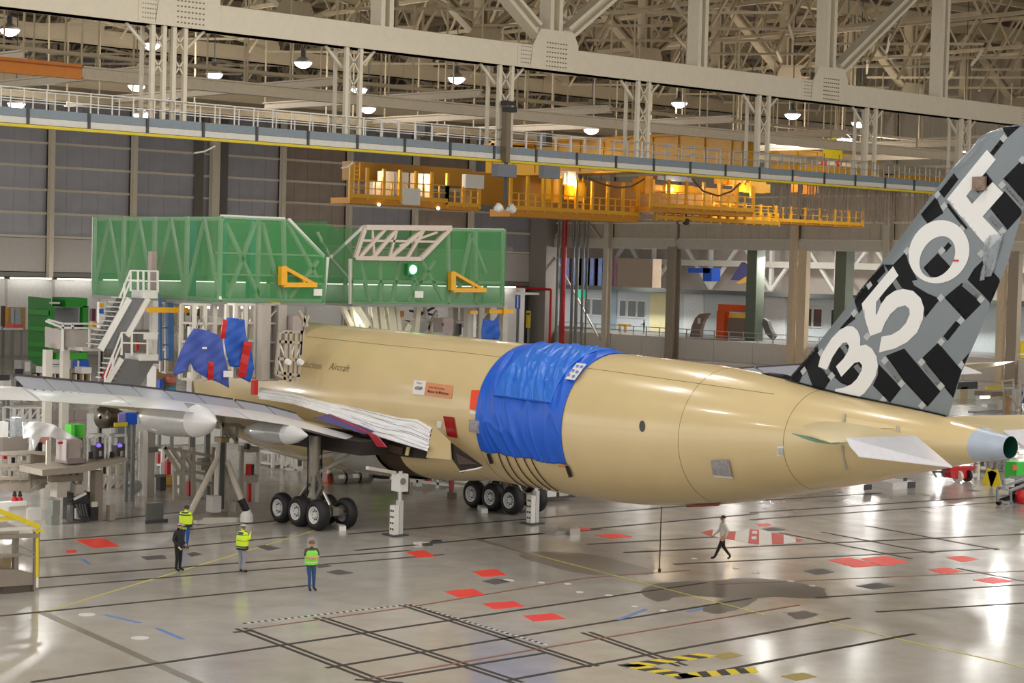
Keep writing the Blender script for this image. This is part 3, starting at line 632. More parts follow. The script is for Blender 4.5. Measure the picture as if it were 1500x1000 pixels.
# grey light bar, long luminous tubes
TUBE = mat('tube_light', (255, 250, 240), emit=5, var=0)
for i, (a, b, y, h, m, lb) in enumerate([((998, 190), (1080, 198), YC-1, .8, mat('bar_grey', (140, 146, 160)), 'grey box beam above the crane left of the paired hangers'), ((1113, 202), (1155, 207), YC+6, .9, TUBE, 'glowing white strip light right of the paired hangers'), ((1228, 208), (1260, 212), YC+8, .45, TUBE, 'upper of two glowing strips right of the yellow hoist'), ((1225, 216), (1280, 221), YC+8, .3, TUBE, 'lower of two glowing strips right of the yellow hoist')]):
    p, q = at(*a, 1, y), at(*b, 1, y); mb = MB(); mb.bar(p, q, .5, h); lt = tag(mb.build('light_bar', m), lb, 'light')
    for e in (p, q): mb = MB(); mb.tube((e.x, e.y, e.z+h/2), (e.x, e.y, 37.9), .05, 5); mb.build('hanger_rod', BEIGE2, lt)
for i, (px0, px1, py, y, h) in enumerate([(735, 780, 207, YC+9, .5), (1140, 1290, 240, YC+12, 3.3), (1310, 1420, 262, YC+14, 1.2)]):
    p, q = at(px0, py, 1, y), at(px1, py, 1, y); t = thing('crane_girder', (p.x, y, p.z), ['short yellow beam above the left half of the crane', 'broad yellow box girder behind the right part of the catwalk', 'low yellow crane girder behind catwalk beside the tail fin'][i], 'crane')
    mb = MB(); mb.box(p.x, y, p.z-h/2, q.x, y+1.5, p.z+h/2); mb.box(p.x, y-.2, p.z+h/2-.15, q.x, y+1.7, p.z+h/2); mb.box(p.x, y-.2, p.z-h/2, q.x, y+1.7, p.z-h/2+.15); mb.build('box_girder', YEL, t)
    for x in (p.x+.4, q.x-.4): mb = MB(); mb.tube((x, y+.7, p.z+h/2), (x, y+.7, 38), .08, 6); mb.build('hanger_rod', BEIGE2, t)
    for k in range(1, int((q.x-p.x)/3)): x = p.x+k*3; mb = MB(); mb.box(x-.06, y-.12, p.z-h/2, x+.06, y, p.z+h/2); mb.build('stiffener', YEL, t)
P = at(1221, 220, 1, YC+5); t = thing('chain_hoist', P, 'bright yellow hoist unit with two red hooks before the crane girder', 'hoist')
mb = MB(); mb.box(P.x-.9, YC+4.6, P.z-.9, P.x+.9, YC+5.6, P.z+.3); mb.box(P.x-.5, YC+4.6, P.z+.3, P.x+.6, YC+5.4, P.z+1.2); mb.build('body', YEL2, t)
for px in (1207, 1229):
    Q = at(px, 239, 1, YC+4); mb = MB(); mb.tube((Q.x, Q.y, Q.z+.3), (Q.x, Q.y, P.z-.5), .04, 5); mb.build('chain', DGREY, t)
    mb = MB(); mb.lathe((Q.x, Q.y, Q.z-.3), (0, 0, 1), [(0, .05), (.15, .28), (.45, .28), (.6, .05)], 10); mb.build('hook', RED, t)
# ------------------------------------------------------------------ the aeroplane
AX = 52.9
PRIMER = mat('primer_beige', (212, 190, 142), .24, var=.035, scale=.6, coat=.35)
PRIMER2 = mat('primer_pale', (214, 196, 150), .35, var=.04)
SEAM = mat('seam', (120, 100, 70), .5)
plane = thing('airplane', (AX, 69, 0), 'large unpainted beige freighter aeroplane with a checkered black and grey tail fin', 'airplane')
ST = [(92,8.80,2.72,3.02),(80,8.62,2.55,3.02),(70,8.49,2.42,3.02),(60,8.31,2.27,3.02),(56,8.22,2.23,3.01),(54,8.175,2.29,2.99),(52.6,8.13,2.43,2.94),(50,8.02,2.74,2.82),(48,7.86,3.12,2.66),(46.5,7.72,3.46,2.5),
      (44.5,7.46,3.92,2.22),(43,7.30,4.27,1.96),(41.6,7.16,4.64,1.70),(40,6.97,5.04,1.36),(38.5,6.72,5.44,.96),(37.6,6.54,5.62,.62),(37.0,6.46,5.72,.40)]
def fus(y):
    ys = [s[0] for s in ST]
    if y >= ys[0]: i = 0
    elif y <= ys[-1]: i = len(ST)-2
    else: i = max(k for k in range(len(ST)-1) if ys[k] >= y)
    a, b = ST[i], ST[i+1]; pa, pb = ST[max(0, i-1)], ST[min(len(ST)-1, i+2)]
    t = (y-a[0])/(b[0]-a[0]); h = b[0]-a[0]
    out = []
    for k in (1, 2, 3):
        ma = (b[k]-pa[k])/(b[0]-pa[0]) if pa is not a else (b[k]-a[k])/h
        mb_ = (pb[k]-a[k])/(pb[0]-a[0]) if pb is not b else (b[k]-a[k])/h
        out.append((2*t**3-3*t*t+1)*a[k]+(t**3-2*t*t+t)*h*ma+(-2*t**3+3*t*t)*b[k]+(t**3-t*t)*h*mb_)
    return (out[0]+out[1])/2, (out[0]-out[1])/2, out[2]
def fpt(y, ang, off=0):
    zc, rv, rw = fus(y); c, s = math.cos(ang), math.sin(ang)
    n = Vector((c/rw, 0, s/rv)).normalized()
    return Vector((AX+rw*c, y, zc+rv*s))+n*off
def fray(px, py, off=0):
    """Where the line of sight first meets the fuselage skin."""
    d = CR*((px-750)/FOC)-CU*((py-500)/FOC)+CF
    def g(t):
        p = CP+d*t; zc, rv, rw = fus(p.y); return ((p.x-AX)/rw)**2+((p.z-zc)/rv)**2-1
    t = 50.; best = (9, t)
    while t < 125:
        v = g(t)
        if v < 0: break
        if v < best[0]: best = (v, t)
        t += .1
    else: t = best[1]
    lo, hi = t-.1, t
    for _ in range(18):
        m = (lo+hi)/2
        if g(m) > 0: lo = m
        else: hi = m
    p = CP+d*hi; zc, rv, rw = fus(p.y); n = Vector(((p.x-AX)/rw**2, 0, (p.z-zc)/rv**2)).normalized()
    return p+n*off
def fus_part(name, y0, y1, m, n=None, seg=72, cap=None):
    n = n or max(2, int(abs(y1-y0)/.6)); mb = MB()
    mb.grid(lambda u, v: fpt(y0+(y1-y0)*v, -2*math.pi*u), seg, n+1, closed=True)
    return mb.build(name, m, plane, smooth=True)
fus_part('forward_fuselage', 84, 61.2, PRIMER); fus_part('rear_fuselage', 61.2, 50.2, PRIMER); fus_part('tail_section', 50.2, 38.15, PRIMER)
fus_part('exhaust_cone', 38.15, 37.02, mat('cone_blue_grey', (170, 182, 196), .3))
mb = MB(); zc, rv, rw = fus(37.02)
mb.grid(lambda u, v: Vector((AX+(rw-.04*v)*math.cos(2*math.pi*u), 37.02+1.4*v, zc+(rv-.05*v)*math.sin(2*math.pi*u))), 32, 3, closed=True)
mb.add([(AX+(rw-.05)*math.cos(2*math.pi*i/32), 38.4, zc+(rv-.06)*math.sin(2*math.pi*i/32)) for i in range(32)], [tuple(range(32))])
mb.build('exhaust_duct', mat('duct_green', (16, 66, 52), .5), plane, smooth=True)
mb = MB(); mb.add([fpt(84, 2*math.pi*i/48) for i in range(48)], [tuple(range(48))]); mb.build('front_bulkhead', PRIMER2, plane)
# skin seams
def ring(y, a0=0, a1=2*math.pi, r=.012):
    mb = MB(); mb.path([fpt(y, a0+(a1-a0)*i/40) for i in range(41)], r, 4); mb.build('skin_seam', SEAM, plane)
for y in (49.6, 44.9, 61.25): ring(y, math.pi*.25, math.pi*1.4)
mb = MB(); mb.path([fray(450+(1133-450)*i/40, [493, 505, 516, 530, 545, 561, 577][min(6, int(i/40*6))]+([12, 11, 14, 15, 16, 16, 0][min(6, int(i/40*6))])*((i/40*6) % 1)) for i in range(41)], .012, 4); mb.build('skin_seam', SEAM, plane)
mb = MB(); mb.path([fray(1133, 577), fray(1155, 560)], .012, 4); mb.build('skin_seam', SEAM, plane)
# window, access panels and placards on the skin
def decal(name, pts, m, off=.012, n=6, parent=None, fn=None):
    """pts: four corners on the photograph, laid over the skin."""
    fn = fn or fray; (a, b, c, d) = [Vector((*p, 0)) for p in pts]; mb = MB()
    def f(u, v):
        p = a.lerp(b, u).lerp(d.lerp(c, u), v); return fn(p.x, p.y, off)
    mb.grid(f, n, n)
    return mb.build(name, m, parent or plane, smooth=True)
P0 = fray(941, 624); mb = MB()
mb.poly([fray(941+4.3*math.cos(t*math.pi/10), 624+8.3*math.sin(t*math.pi/10), .015) for t in range(20)]); mb.build('round_window', mat('port_dark', (44, 44, 42), .3), plane)
decal('orange_panel', [(691,571),(709,572),(703,602),(688,599)], mat('signal_orange', (240, 74, 24), .5), .02)
decal('sticker', [(689,601),(702,604),(701,608),(688,605)], WHITE)
decal('red_cover', [(650,609),(666,611),(671,641),(656,638)], mat('red_film', (160, 18, 24), .2, var=.25, scale=4), .04)
decal('sticker', [(641,616),(648,617),(647,627),(640,626)], WHITE, .03)
FOIL = mat('crinkled_foil', (176, 174, 178), .25, .5, var=.3, scale=9, bump=.6)
decal('foil_patch', [(689,614),(704,616),(705,634),(689,631)], FOIL, .08)
decal('foil_patch', [(1043,673),(1069,672),(1074,696),(1046,694)], FOIL, .08)
decal('foil_patch_edge', [(1046,694),(1074,696),(1075,699),(1048,697)], WHITE, .06)
decal('sticker', [(1139,653.5),(1148,653),(1147,667),(1138,668)], WHITE)
for px in range(1140, 1147, 2): decal('sticker_print', [(px,656),(px+.8,656),(px+.8,666),(px,666)], GREY, .02, 2)
decal('drip_stain', [(1003,739),(1058,736),(1052,740),(1006,741.5)], mat('drain_orange', (170, 78, 26), .5), .03)
def skin_text(txt, cpx, cpy, dx, size, m, off=.02, offset=0):
    c = fray(cpx, cpy, off); e = fray(cpx+dx, cpy+dx*.13, off)-fray(cpx-dx, cpy-dx*.13, off); e.normalize()
    zc, rv, rw = fus(c.y); n = Vector(((c.x-AX)/rw**2, 0, (c.z-zc)/rv**2)).normalized(); up = n.cross(e).normalized()
    if up.z < 0: up = -up
    return text_on('lettering', m, plane, txt, size, c, e, up, offset)
decal('white_placard', [(607,557),(625,558),(622,579),(605,577)], WHITE, .03); decal('orange_placard', [(624,560),(664,565),(662,584),(622,578)], mat('salmon', (216, 142, 96), .5), .025)
INK = mat('ink', (52, 44, 40), .6)
skin_text('A350F', 614.5, 569, 6, .2, INK, .06, .004); skin_text('First in', 615.5, 561.5, 6, .13, INK, .06)
skin_text('Station 40 assemblage', 641, 568.5, 10, .125, INK, .06); skin_text('Moteur de Montagne', 643, 575.0, 10, .17, INK, .06, .003)
skin_text('Production', 452, 534, 8, .5, mat('pencil', (96, 78, 52), .7), .03, -.006); skin_text('Aircraft', 498, 538.5, 8, .5, mat('pencil', (96, 78, 52)), .03, -.006)

# ------------------------------------------------------------------ tail fin
LEP = [(1158.5,551),(1183,523),(1253,434.3),(1283,397),(1344,315),(1397,243),(1420.7,219.7),(1434.7,201),(1453,190.5),(1476,184.5)]
LE = sorted([(q.z, q.y) for q in (at(*p, 0, AX) for p in LEP)])
TE = sorted([(q.z, q.y) for q in (at(*p, 0, AX) for p in [(1392,601),(1409,544),(1431,495),(1451,446),(1466.5,410),(1476,386)])])
TE.append((16.9, TE[-1][1]-(16.9-TE[-1][0])*.30))
def itp(tab, z):
    if z <= tab[0][0]: (z0, y0), (z1, y1) = tab[0], tab[1]
    else:
        for (z0, y0), (z1, y1) in zip(tab[:-1], tab[1:]):
            if z <= z1: break
    return y0+(y1-y0)*(z-z0)/(z1-z0+1e-9)
def nth(s): s = min(1, max(0, s)); return 5*(.2969*math.sqrt(s)-.126*s-.3516*s*s+.2843*s**3-.1036*s**4)
def fin_h(y, z):
    le, te = itp(LE, z), itp(TE, z); c = max(.2, le-te); return .1*c*nth((le-y)/c)
FIN = mat('fin_grey', (112, 121, 126), .25, var=.02, coat=.15)
FIN2 = mat('fin_mid', (100, 102, 104), .25, var=.02, coat=.15); FBL = mat('fin_black', (12, 13, 16), .3, var=0, spec=.14); FLT = mat('fin_light', (168, 172, 172), .3, var=0); FWH = mat('fin_white', (222, 222, 220), .3, var=0)
ztop = LE[-1][0]; mb = MB(); N = 40; M_ = 60
def finp(u, v):
    z = 6.6+(ztop-6.6)*v; le, te = itp(LE, z), itp(TE, z); s = abs(2*u-1); s = s*s; c = le-te
    y = le-c*s; return Vector((AX+(1 if u > .5 else -1)*.1*c*nth(s), y, z))
mb.grid(finp, N*2+1, M_)
mb.add([finp(i/(2*N), 1) for i in range(2*N+1)], [tuple(range(2*N+1))])
fin = mb.build('tail_fin', FIN, plane, smooth='auto')
def fin_surf(px, py, off=.012):
    p = at(px, py, 0, AX-.2)
    for _ in range(3): p = at(px, py, 0, AX-fin_h(p.y, p.z))
    return Vector((AX-fin_h(p.y, p.z)-off, p.y, p.z))
def inpoly(x, y, P):
    r = False; j = len(P)-1
    for i in range(len(P)):
        if (P[i][1] > y) != (P[j][1] > y) and x < (P[j][0]-P[i][0])*(y-P[i][1])/(P[j][1]-P[i][1])+P[i][0]: r = not r
        j = i
    return r
def conform(polys, step=5.):
    """Triangulated outline(s) with inner points, so that it follows the curved fin; even-odd fill."""
    pts = []; ed = []
    for P in polys:
        b = len(pts); Q = []
        for i in range(len(P)):
            a, c = Vector(P[i]), Vector(P[(i+1) % len(P)]); k = max(1, int((c-a).length/step))
            Q += [a.lerp(c, t/k) for t in range(k)]
        pts += Q; ed += [(b+i, b+(i+1) % len(Q)) for i in range(len(Q))]
    xs = [p.x for p in pts]; ys = [p.y for p in pts]; x = min(xs)+step*.5
    while x < max(xs):
        y = min(ys)+step*.5
        while y < max(ys):
            if sum(inpoly(x, y, P) for P in polys) % 2: pts.append(Vector((x, y)))
            y += step
        x += step
    v, e, f, *_ = delaunay_2d_cdt(pts, ed, [], 0, 1e-4)
    keep = []
    for t in f:
        c = (v[t[0]]+v[t[1]]+v[t[2]])/3
        if sum(inpoly(c.x, c.y, P) for P in polys) % 2: keep.append(tuple(t))
    return v, keep
def z7(p): return (1120+p[0]/4.2857, 390+p[1]/4.2857)
def z6(p): return (1150+p[0]/4.2857, 180+p[1]/4.2857)
def clipfin(p):
    """Keep a point of the pattern inside the fin's outline."""
    q = at(*p, 0, AX); z = min(max(q.z, 6.7), ztop-.03); le, te = itp(LE, z), itp(TE, z); y = min(max(q.y, te+.02), le-.04)
    return y, z
def finpatch(name, polys, m, off):
    v, t = conform(polys); mb = MB(); out = []
    for p in v:
        y, z = clipfin(p); out.append(Vector((AX-fin_h(y, z)-off, y, z)))
    mb.add(out, t); return mb.build(name, m, fin, smooth=True)
K7 = [[(150,700),(270,570),(345,485),(382,570),(372,625),(470,688),(415,778),(350,762),(300,655),(268,690),(250,735)], [(480,498),(525,495),(640,480),(655,690),(570,750),(520,730),(440,655)], [(750,612),(885,762),(815,855),(715,745),(745,680)],
      [(795,560),(905,515),(1112,785),(1035,880),(900,720)], [(1010,575),(1107,478),(1238,652),(1185,825),(1125,745)], [(1138,438),(1213,343),(1240,365),(1162,468)], [(1245,590),(1310,520),(1262,620)], [(1150,195),(1257,103),(1368,233),(1270,337)],
      [(1290,85),(1330,15),(1380,-35),(1490,95),(1432,248),(1382,185)], [(770,-10),(850,-10),(940,60),(970,120),(1050,170),(1125,203),(1033,322),(990,200),(900,140)], [(570,192),(692,50),(748,110),(625,297)], [(498,392),(582,298),(604,328),(530,385)], [(750,190),(832,98),(862,150),(770,245)]]
K6 = [[(985,432),(1075,316),(1108,356),(1020,472)], [(868,574),(965,463),(1018,567),(920,634)], [(1195,390),(1280,313),(1322,370),(1230,442)], [(1298,532),(1390,428),(1497,560),(1402,672)], [(1383,350),(1480,247),(1512,262),(1512,505)], [(1372,30),(1500,8),(1412,92)],
      [(1303,190),(1365,108),(1387,126),(1325,207)], [(898,910),(985,818),(1077,920),(1000,972),(940,965)], [(1018,790),(1050,750),(1070,770),(1035,812)], [(535,985),(635,883),(657,935),(590,1005)], [(703,892),(785,810),(805,880),(862,985),(755,1005)], [(1050,505),(1168,660),(1152,670),(1033,515)]]
for P in K7: finpatch('black_square', [[z7(p) for p in P]], FBL, .008)
for P in K6: finpatch('black_square', [[z6(p) for p in P]], FBL, .008)
def strip(zf, a, b, w):
    a, b = Vector(a), Vector(b); d = (b-a).normalized(); n = Vector((-d.y, d.x))*w
    return [zf(a+n), zf(b+n), zf(b-n), zf(a-n)]
for zf, a, b in [(z7,(790,600),(885,728)), (z7,(1020,620),(1112,745)), (z7,(1265,110),(1362,200)), (z7,(610,620),(650,668)), (z7,(845,90),(885,150)), (z7,(520,490),(560,545)), (z6,(1390,378),(1500,515)), (z6,(1300,590),(1360,655)), (z6,(1160,470),(1200,508)), (z6,(1085,900),(1120,935)), (z7,(430,650),(462,690))]:
    finpatch('grey_strip', [strip(zf, a, b, 16)], FIN2, .010)
for zf, c in [(z7,(275,655)),(z7,(463,688)),(z7,(593,292)),(z7,(682,440)),(z7,(788,590)),(z7,(885,735)),(z7,(1006,600)),(z7,(1115,752)),(z7,(1003,872)),(z7,(1125,473)),(z7,(1245,340)),(z7,(1240,618)),(z7,(1365,207)),(z7,(1130,198)),(z6,(1387,98)),(z6,(1022,525)),(z6,(972,452)),(z6,(1010,803)),(z6,(1245,820)),(z6,(1372,680)),(z6,(1497,232)),(z6,(1375,390)),(z6,(1130,668)),(z6,(793,805)),(z7,(680,120)),(z7,(385,540)),(z7,(775,840))]:
    finpatch('light_square', [[zf((c[0]+x, c[1]+y)) for x, y in ((-24,2),(2,-28),(24,-2),(-2,28))]], FLT, .012)
def sm(P, k=4):
    """Smooth closed outline."""
    out = []; n = len(P)
    for i in range(n):
        a, b, c, d = [Vector(P[(i+j) % n]) for j in (-1, 0, 1, 2)]
        for q in range(k):
            t = q/k; out.append(.5*((2*b)+(c-a)*t+(2*a-5*b+4*c-d)*t*t+(3*b-a-3*c+d)*t**3))
    return out
F_ = [(1285,170),(1340,232),(1160,460),(1195,510),(1320,372),(1382,440),(1258,588),(1367,713),(1293,792),(1040,480)]
finpatch('letter_f', [[z6(p) for p in F_]], FWH, .016)
def ell(c, rx, ry, rot, n=40):
    return [(c[0]+rx*math.cos(t)*math.cos(rot)-ry*math.sin(t)*math.sin(rot), c[1]+rx*math.cos(t)*math.sin(rot)+ry*math.sin(t)*math.cos(rot)) for t in [i*2*math.pi/n for i in range(n)]]
finpatch('digit_zero', [[z6(p) for p in ell((991,809), 182, 202, .45)], [z6(p) for p in ell((984,842), 98, 138, .5)]], FWH, .016)
D5 = [(640,235),(738,117),(835,0),(854,29),(873,58),(802,140),(735,225),(735,305),(742,300),(765,240),(800,190),(850,155),(905,142),(965,155),(1010,200),(1029,262),(1020,335),(985,415),(925,475),(850,515),(755,540),(762,490),(772,440),(830,430),(880,400),(920,355),(943,300),(940,265),(915,245),(870,258),(825,300),(792,355),(770,412),(702,437),(672,345)]
finpatch('digit_five', [[z7(p) for p in D5]], FWH, .016)
D3 = [(374,628),(385,572),(412,515),(452,450),(500,402),(550,375),(590,376),(622,402),(640,445),(640,497),(675,490),(712,515),(740,565),(748,625),(732,690),(702,745),(665,795),(630,820),(556,806),(485,792),(488,768),(540,760),(585,740),(620,705),(648,655),(652,620),(635,598),(605,605),(568,645),(525,692),(507,660),(490,627),(535,580),(563,535),(570,500),(555,476),(530,480),(500,515),(465,570),(432,648)]
finpatch('digit_three', [[z7(p) for p in D3]], FWH, .016)
mb = MB(); mb.path([fpt(y, math.pi/2, .02)-Vector((.06+fin_h(y, 7.3), 0, 0)) for y in [46.6-.35*i for i in range(21)]], .03, 5); mb.build('fin_root_seal', FBL, plane)
# dorsal fairing
mb = MB(); pts = [fray(1128, 548, .0), fray(1180, 556, 0)]
mb.lathe((AX, 48.2, 7.84), (0, -1, -.12), [(0, .02), (.5, .16), (1.3, .22), (2.0, .2)], 14); mb.build('dorsal_fairing', FBL, plane, smooth=True)
# antenna drum and film on the fin
P = fin_surf(1437, 271, .05); mb = MB(); mb.lathe(P, (-1, 0, 0), [(0, .22), (.1, .2), (.16, .1), (.16, 0)], 12); mb.cb((P.x-.05, P.y, P.z+.05), .12, .5, .45); mb.build('fin_sensor_cover', mat('tape_brown', (128, 108, 92), .5), fin)
FILM = mat('clear_film', (170, 178, 184), .12, var=.2, scale=5, alpha=.45, bump=.8)
mb = MB(); mb.grid(lambda u, v: fin_surf(1452+18*v-28*u*(.6+.4*v)+6*math.sin(9*u), 402-62*v+9*u, .05+.05*math.sin(14*u+9*v)), 9, 9); mb.build('film_wrap', FILM, fin, smooth=True)
P = fin_surf(1401, 381.5, .03); mb = MB(); mb.cb(P, .03, .2, .06); mb.build('red_tag', RED, fin)

# ------------------------------------------------------------------ tailplane
def wingloft(name, secs, m, n=14, th=.1, parent=None, cut0=0, cut1=1):
    """secs: (x, yLE, zLE, yTE, zTE, thickness ratio); closed aerofoil loft between chord fractions cut0..cut1."""
    mb = MB(); rows = []
    for (x, yl, zl, yt, zt, tr) in secs:
        c = yl-yt; up = []; lo = []
        for i in range(n+1):
            s = cut0+(cut1-cut0)*(i/n)**1.6; h = tr*c*nth(s); y = yl-c*s; z = zl+(zt-zl)*s
            up.append((x, y, z+h)); lo.append((x, y, z-h*.8))
        rows.append(up+lo[::-1])
    k = len(rows[0]); vs = [p for r in rows for p in r]; fs = []
    for j in range(len(rows)-1): fs += [(j*k+i, j*k+(i+1) % k, (j+1)*k+(i+1) % k, (j+1)*k+i) for i in range(k)]
    fs += [tuple(range(k-1, -1, -1)), tuple(range((len(rows)-1)*k, len(rows)*k))]
    mb.add(vs, fs); return mb.build(name, m, parent or plane, smooth='auto')
def P3(px, py, x): q = at(px, py, 0, x); return q
ct = P3(1160, 632, 43.9); 
for s, nm in ((1, 'tailplane'), (-1, 'tailplane')):
    fx = lambda x: AX+(x-AX)*s
    t0, t1 = P3(1160, 631, 43.9), P3(1240, 647, 44.6); r1 = P3(1345, 643, 50.6)
    secs = [(fx(50.9), r1.y+4.9, r1.z+.05, r1.y, r1.z, .1), (fx(47.3), (r1.y+4.9+t0.y)/2, (r1.z+t0.z)/2+.04, (r1.y+t1.y)/2, (r1.z+t1.z)/2+.02, .1), (fx(44.4), t0.y+.1, t0.z, t1.y, t1.z, .1), (fx(43.9), t0.y-.35, t0.z, t1.y+.02, t1.z, .07)]
    if s < 0: secs = secs[::-1]
    wingloft(nm, secs, PRIMER2)
    e0, e1 = P3(1258, 667, 44.7), P3(1395, 683, 50.4)
    mb = MB(); A, B, C, D = V(fx(44.6), t1.y-.05, t1.z+.0), V(fx(50.5), r1.y-.05, r1.z), V(fx(50.4), e1.y, e1.z), V(fx(44.7), e0.y, e0.z)
    up = V(0, .08, .12); mb.add([A+up, B+up, C, D, A-up, B-up, C-V(0, 0, .04), D-V(0, 0, .04)], [(0,1,2,3),(7,6,5,4),(0,4,5,1),(1,5,6,2),(2,6,7,3),(3,7,4,0)]); mb.build('elevator', mat('elevator_white', (216, 216, 222), .28, coat=.3), plane)
mb = MB(); A = P3(1160, 633, 43.85); B = P3(1242, 649, 44.3); mb.grid(lambda u, v: A.lerp(B, u)+V(0, 0, -.02-.14*v*math.sin(math.pi*min(1, u*.95+.05))), 10, 4); mb.build('tip_rib', mat('rib_green', (112, 150, 122), .5), plane)
for (a, b) in (((1238,608),(1235,626)), ((1235,652),(1241,686)), ((1315,625),(1316,640))):
    mb = MB(); mb.bar(fray(*a, .03), fray(*b, .05), .07, .14); mb.build('tailplane_seal', mat('seal_grey', (170, 166, 150), .5), plane)
decal('apron_panel', [(1240,612),(1300,622),(1312,628),(1240,626)], PRIMER2, .02)

# ------------------------------------------------------------------ wings, flaps, spoilers
FT = [(49.4,67.5,3.5),(45.5,68.0,4.52),(43.0,68.2,4.93),(38.5,66.5,5.54),(34,63.7,6.05),(29.5,59.7,6.6),(25,57.4,6.95),(21.5,57.2,7.1)]
def fte(x):
    for (x0, y0, z0), (x1, y1, z1) in zip(FT[:-1], FT[1:]):
        if x >= x1: break
    t = (x-x0)/(x1-x0); return y0+(y1-y0)*t, z0+(z1-z0)*t
WG = mat('wing_beige', (214, 198, 158), .4, var=.04); WH = mat('flap_white', (226, 226, 226), .28, coat=.3, var=.02); SPG = mat('spoiler_grey', (158, 160, 170), .35, var=.03)
def le(x): return 83-(50-x)*.70 if x > 42 else 77.4-(42-x)*.79
for s in (1, -1):
    secs = []
    for x in (51.5, 47, 43, 38.5, 34, 29.5, 25, 21.5):
        y, z = fte(min(x, 49.4)); d = 2.5-(49.4-min(x, 49.4))*.03
        secs.append((AX+(x-AX)*s, le(x), z-.2, y+d, z+.3, .095 if x > 45 else .085 if x > 34 else .085))
    wingloft('wing', secs if s > 0 else secs[::-1], WG, n=18)
    for a, b in ((49.2, 43.3), (43.2, 36), (35.9, 29.6), (29.4, 25.8)):
        sec = []
        for i in range(7):
            x = a+(b-a)*i/6; y, z = fte(x); d = 2.7-(49.4-x)*.035
            sec.append((AX+(x-AX)*s, y+d, z+.27, y, z, .16))
        wingloft('flap' if a > 29.5 else 'aileron', sec if s > 0 else sec[::-1], WH, n=10)
    xs = [29.7+i*2.06 for i in range(7)]+[44.2+i*1.55 for i in range(2)]
    for i, x in enumerate(xs):
        w = 2.0 if i < 7 else 1.5; mb = MB()
        def hp(xx, k):
            y, z = fte(xx); hy, hz = y+3.0-(49.4-xx)*.035, z+.68
            return V(AX+(xx-AX)*s, hy-1.05*(1-k), hz-.42*(1-k))
        q = [hp(x+.03, 0), hp(x+w-.03, 0), hp(x+w-.03, 1), hp(x+.03, 1)]; t = V(0, .09, .12)
        mb.add(q+[p+t for p in q], [(0,1,2,3),(7,6,5,4),(0,4,5,1),(1,5,6,2),(2,6,7,3),(3,7,4,0)]); sp = mb.build('spoiler', SPG, plane)
        mb = MB(); mb.bar(hp(x, 1)+V(0, -.02, .07), hp(x+w, 1)+V(0, -.02, .07), .09, .12); mb.build('dark_edge', mat('spoiler_edge', (66, 64, 70), .5), sp)
        mb = MB()
        for k in (.2, .5, .8): c = hp(x+w*k, .1); mb.cb((c.x, c.y+.05, c.z-.05), .22, .3, .16)
        mb.build('hinge_bracket', DGREY, sp)
# flap track fairings (grey canoe bodies with white tail cones)
def fairing(x, s=1, r=.62, L=5.0):
    y, z = fte(x); o = V(AX+(x-AX)*s, y+L-1.2, z-.5)
    d = V(0, -1, .035); mb = MB(); mb.lathe(o, d, [(0, .05), (.5, r*.55), (1.4, r*.95), (2.6, r), (L-1.5, r*.92)], 20); mb.build('flap_track_fairing', mat('fairing_grey', (178, 178, 176), .14, coat=.6), plane, smooth=True)
    mb = MB(); mb.lathe(o, d, [(L-1.5, r*.92), (L-.9, r*.72), (L-.35, r*.32), (L, .03)], 20); mb.build('fairing_tail_cone', WH, plane, smooth=True)
for s in (1, -1):
    for x, r, L in ((45.3, .5, 5.0), (40.3, .74, 6.2)): fairing(x, s, r, L)
# bare wing-root fairing with protective white film, bare openings
def tri(name, px, x, m, th=.05):
    mb = MB(); pts = [at(a, b, 0, x) for a, b in px]; mb.poly(pts, th, (1, 0, 0)); return mb.build(name, m, plane)
DARKB = mat('bay_dark', (40, 32, 26), .7)
BROWNB = mat('bay_brown', (74, 56, 44), .6)
def bellyp(y, a, off=0):
    k = math.sin(math.pi*min(1, max(0, (y-60.2)/(85-60.2))))**.45; w, h = 3.15*k+.15, 1.72*k+.1
    return V(AX+(w+off)*math.cos(a)*1.08, y, 3.55+(h+off)*math.sin(a))
def belly(y0, y1, m, off=0, nm='belly_fairing', a0=math.pi*.98, a1=math.pi*2.02):
    mb = MB(); mb.grid(lambda u, v: bellyp(y0+(y1-y0)*v, a0+(a1-a0)*u, off), 30, 10); return mb.build(nm, m, plane, smooth=True)
belly(60.3, 66.4, PRIMER); belly(66.4, 68.0, BROWNB, -.12, 'belly_bay'); belly(68.0, 71.5, mat('fairing_pale', (206, 204, 196), .3)); belly(71.5, 84.8, PRIMER)
# side fairing: beige closing panel, dark opening, brown ribs
tri('closing_panel', [(634,624),(659,647),(660,673),(624,670),(628,655)], 49.2, PRIMER)
tri('open_bay', [(660,648),(706,682),(676,692),(662,672)], 49.35, DARKB); tri('bay_rib', [(668,664),(700,680),(672,680)], 49.25, BROWNB)
tri('open_bay', [(520,628),(640,662),(624,672),(585,668),(555,660)], 49.4, DARKB); tri('bay_rib', [(563,648),(590,656),(588,666),(566,660)], 49.3, BROWNB); tri('bay_rib', [(596,654),(600,655),(597,667),(593,666)], 49.2, PRIMER)
tri('grey_strake', [(672,690),(708,683),(700,687),(674,691)], 49.0, WHITE, .1)
tri('red_blue_cover', [(458,612),(482,606),(548,632),(534,636)], 48.6, mat('cover_violet', (96, 88, 148), .4)); tri('red_trim', [(482,607),(487,608),(552,638),(566,655),(552,654),(540,636)], 48.5, mat('red_trim', (178, 50, 70), .4))
FW = mat('protective_film', (244, 244, 248), .22, var=.06, scale=3, bump=.15)
FTOP = [(378,563),(430,572),(480,585),(540,598),(585,608),(614,611),(634,624)]; FBOT = [(380,584),(430,592),(484,608),(520,622),(554,638),(592,649),(628,660)]
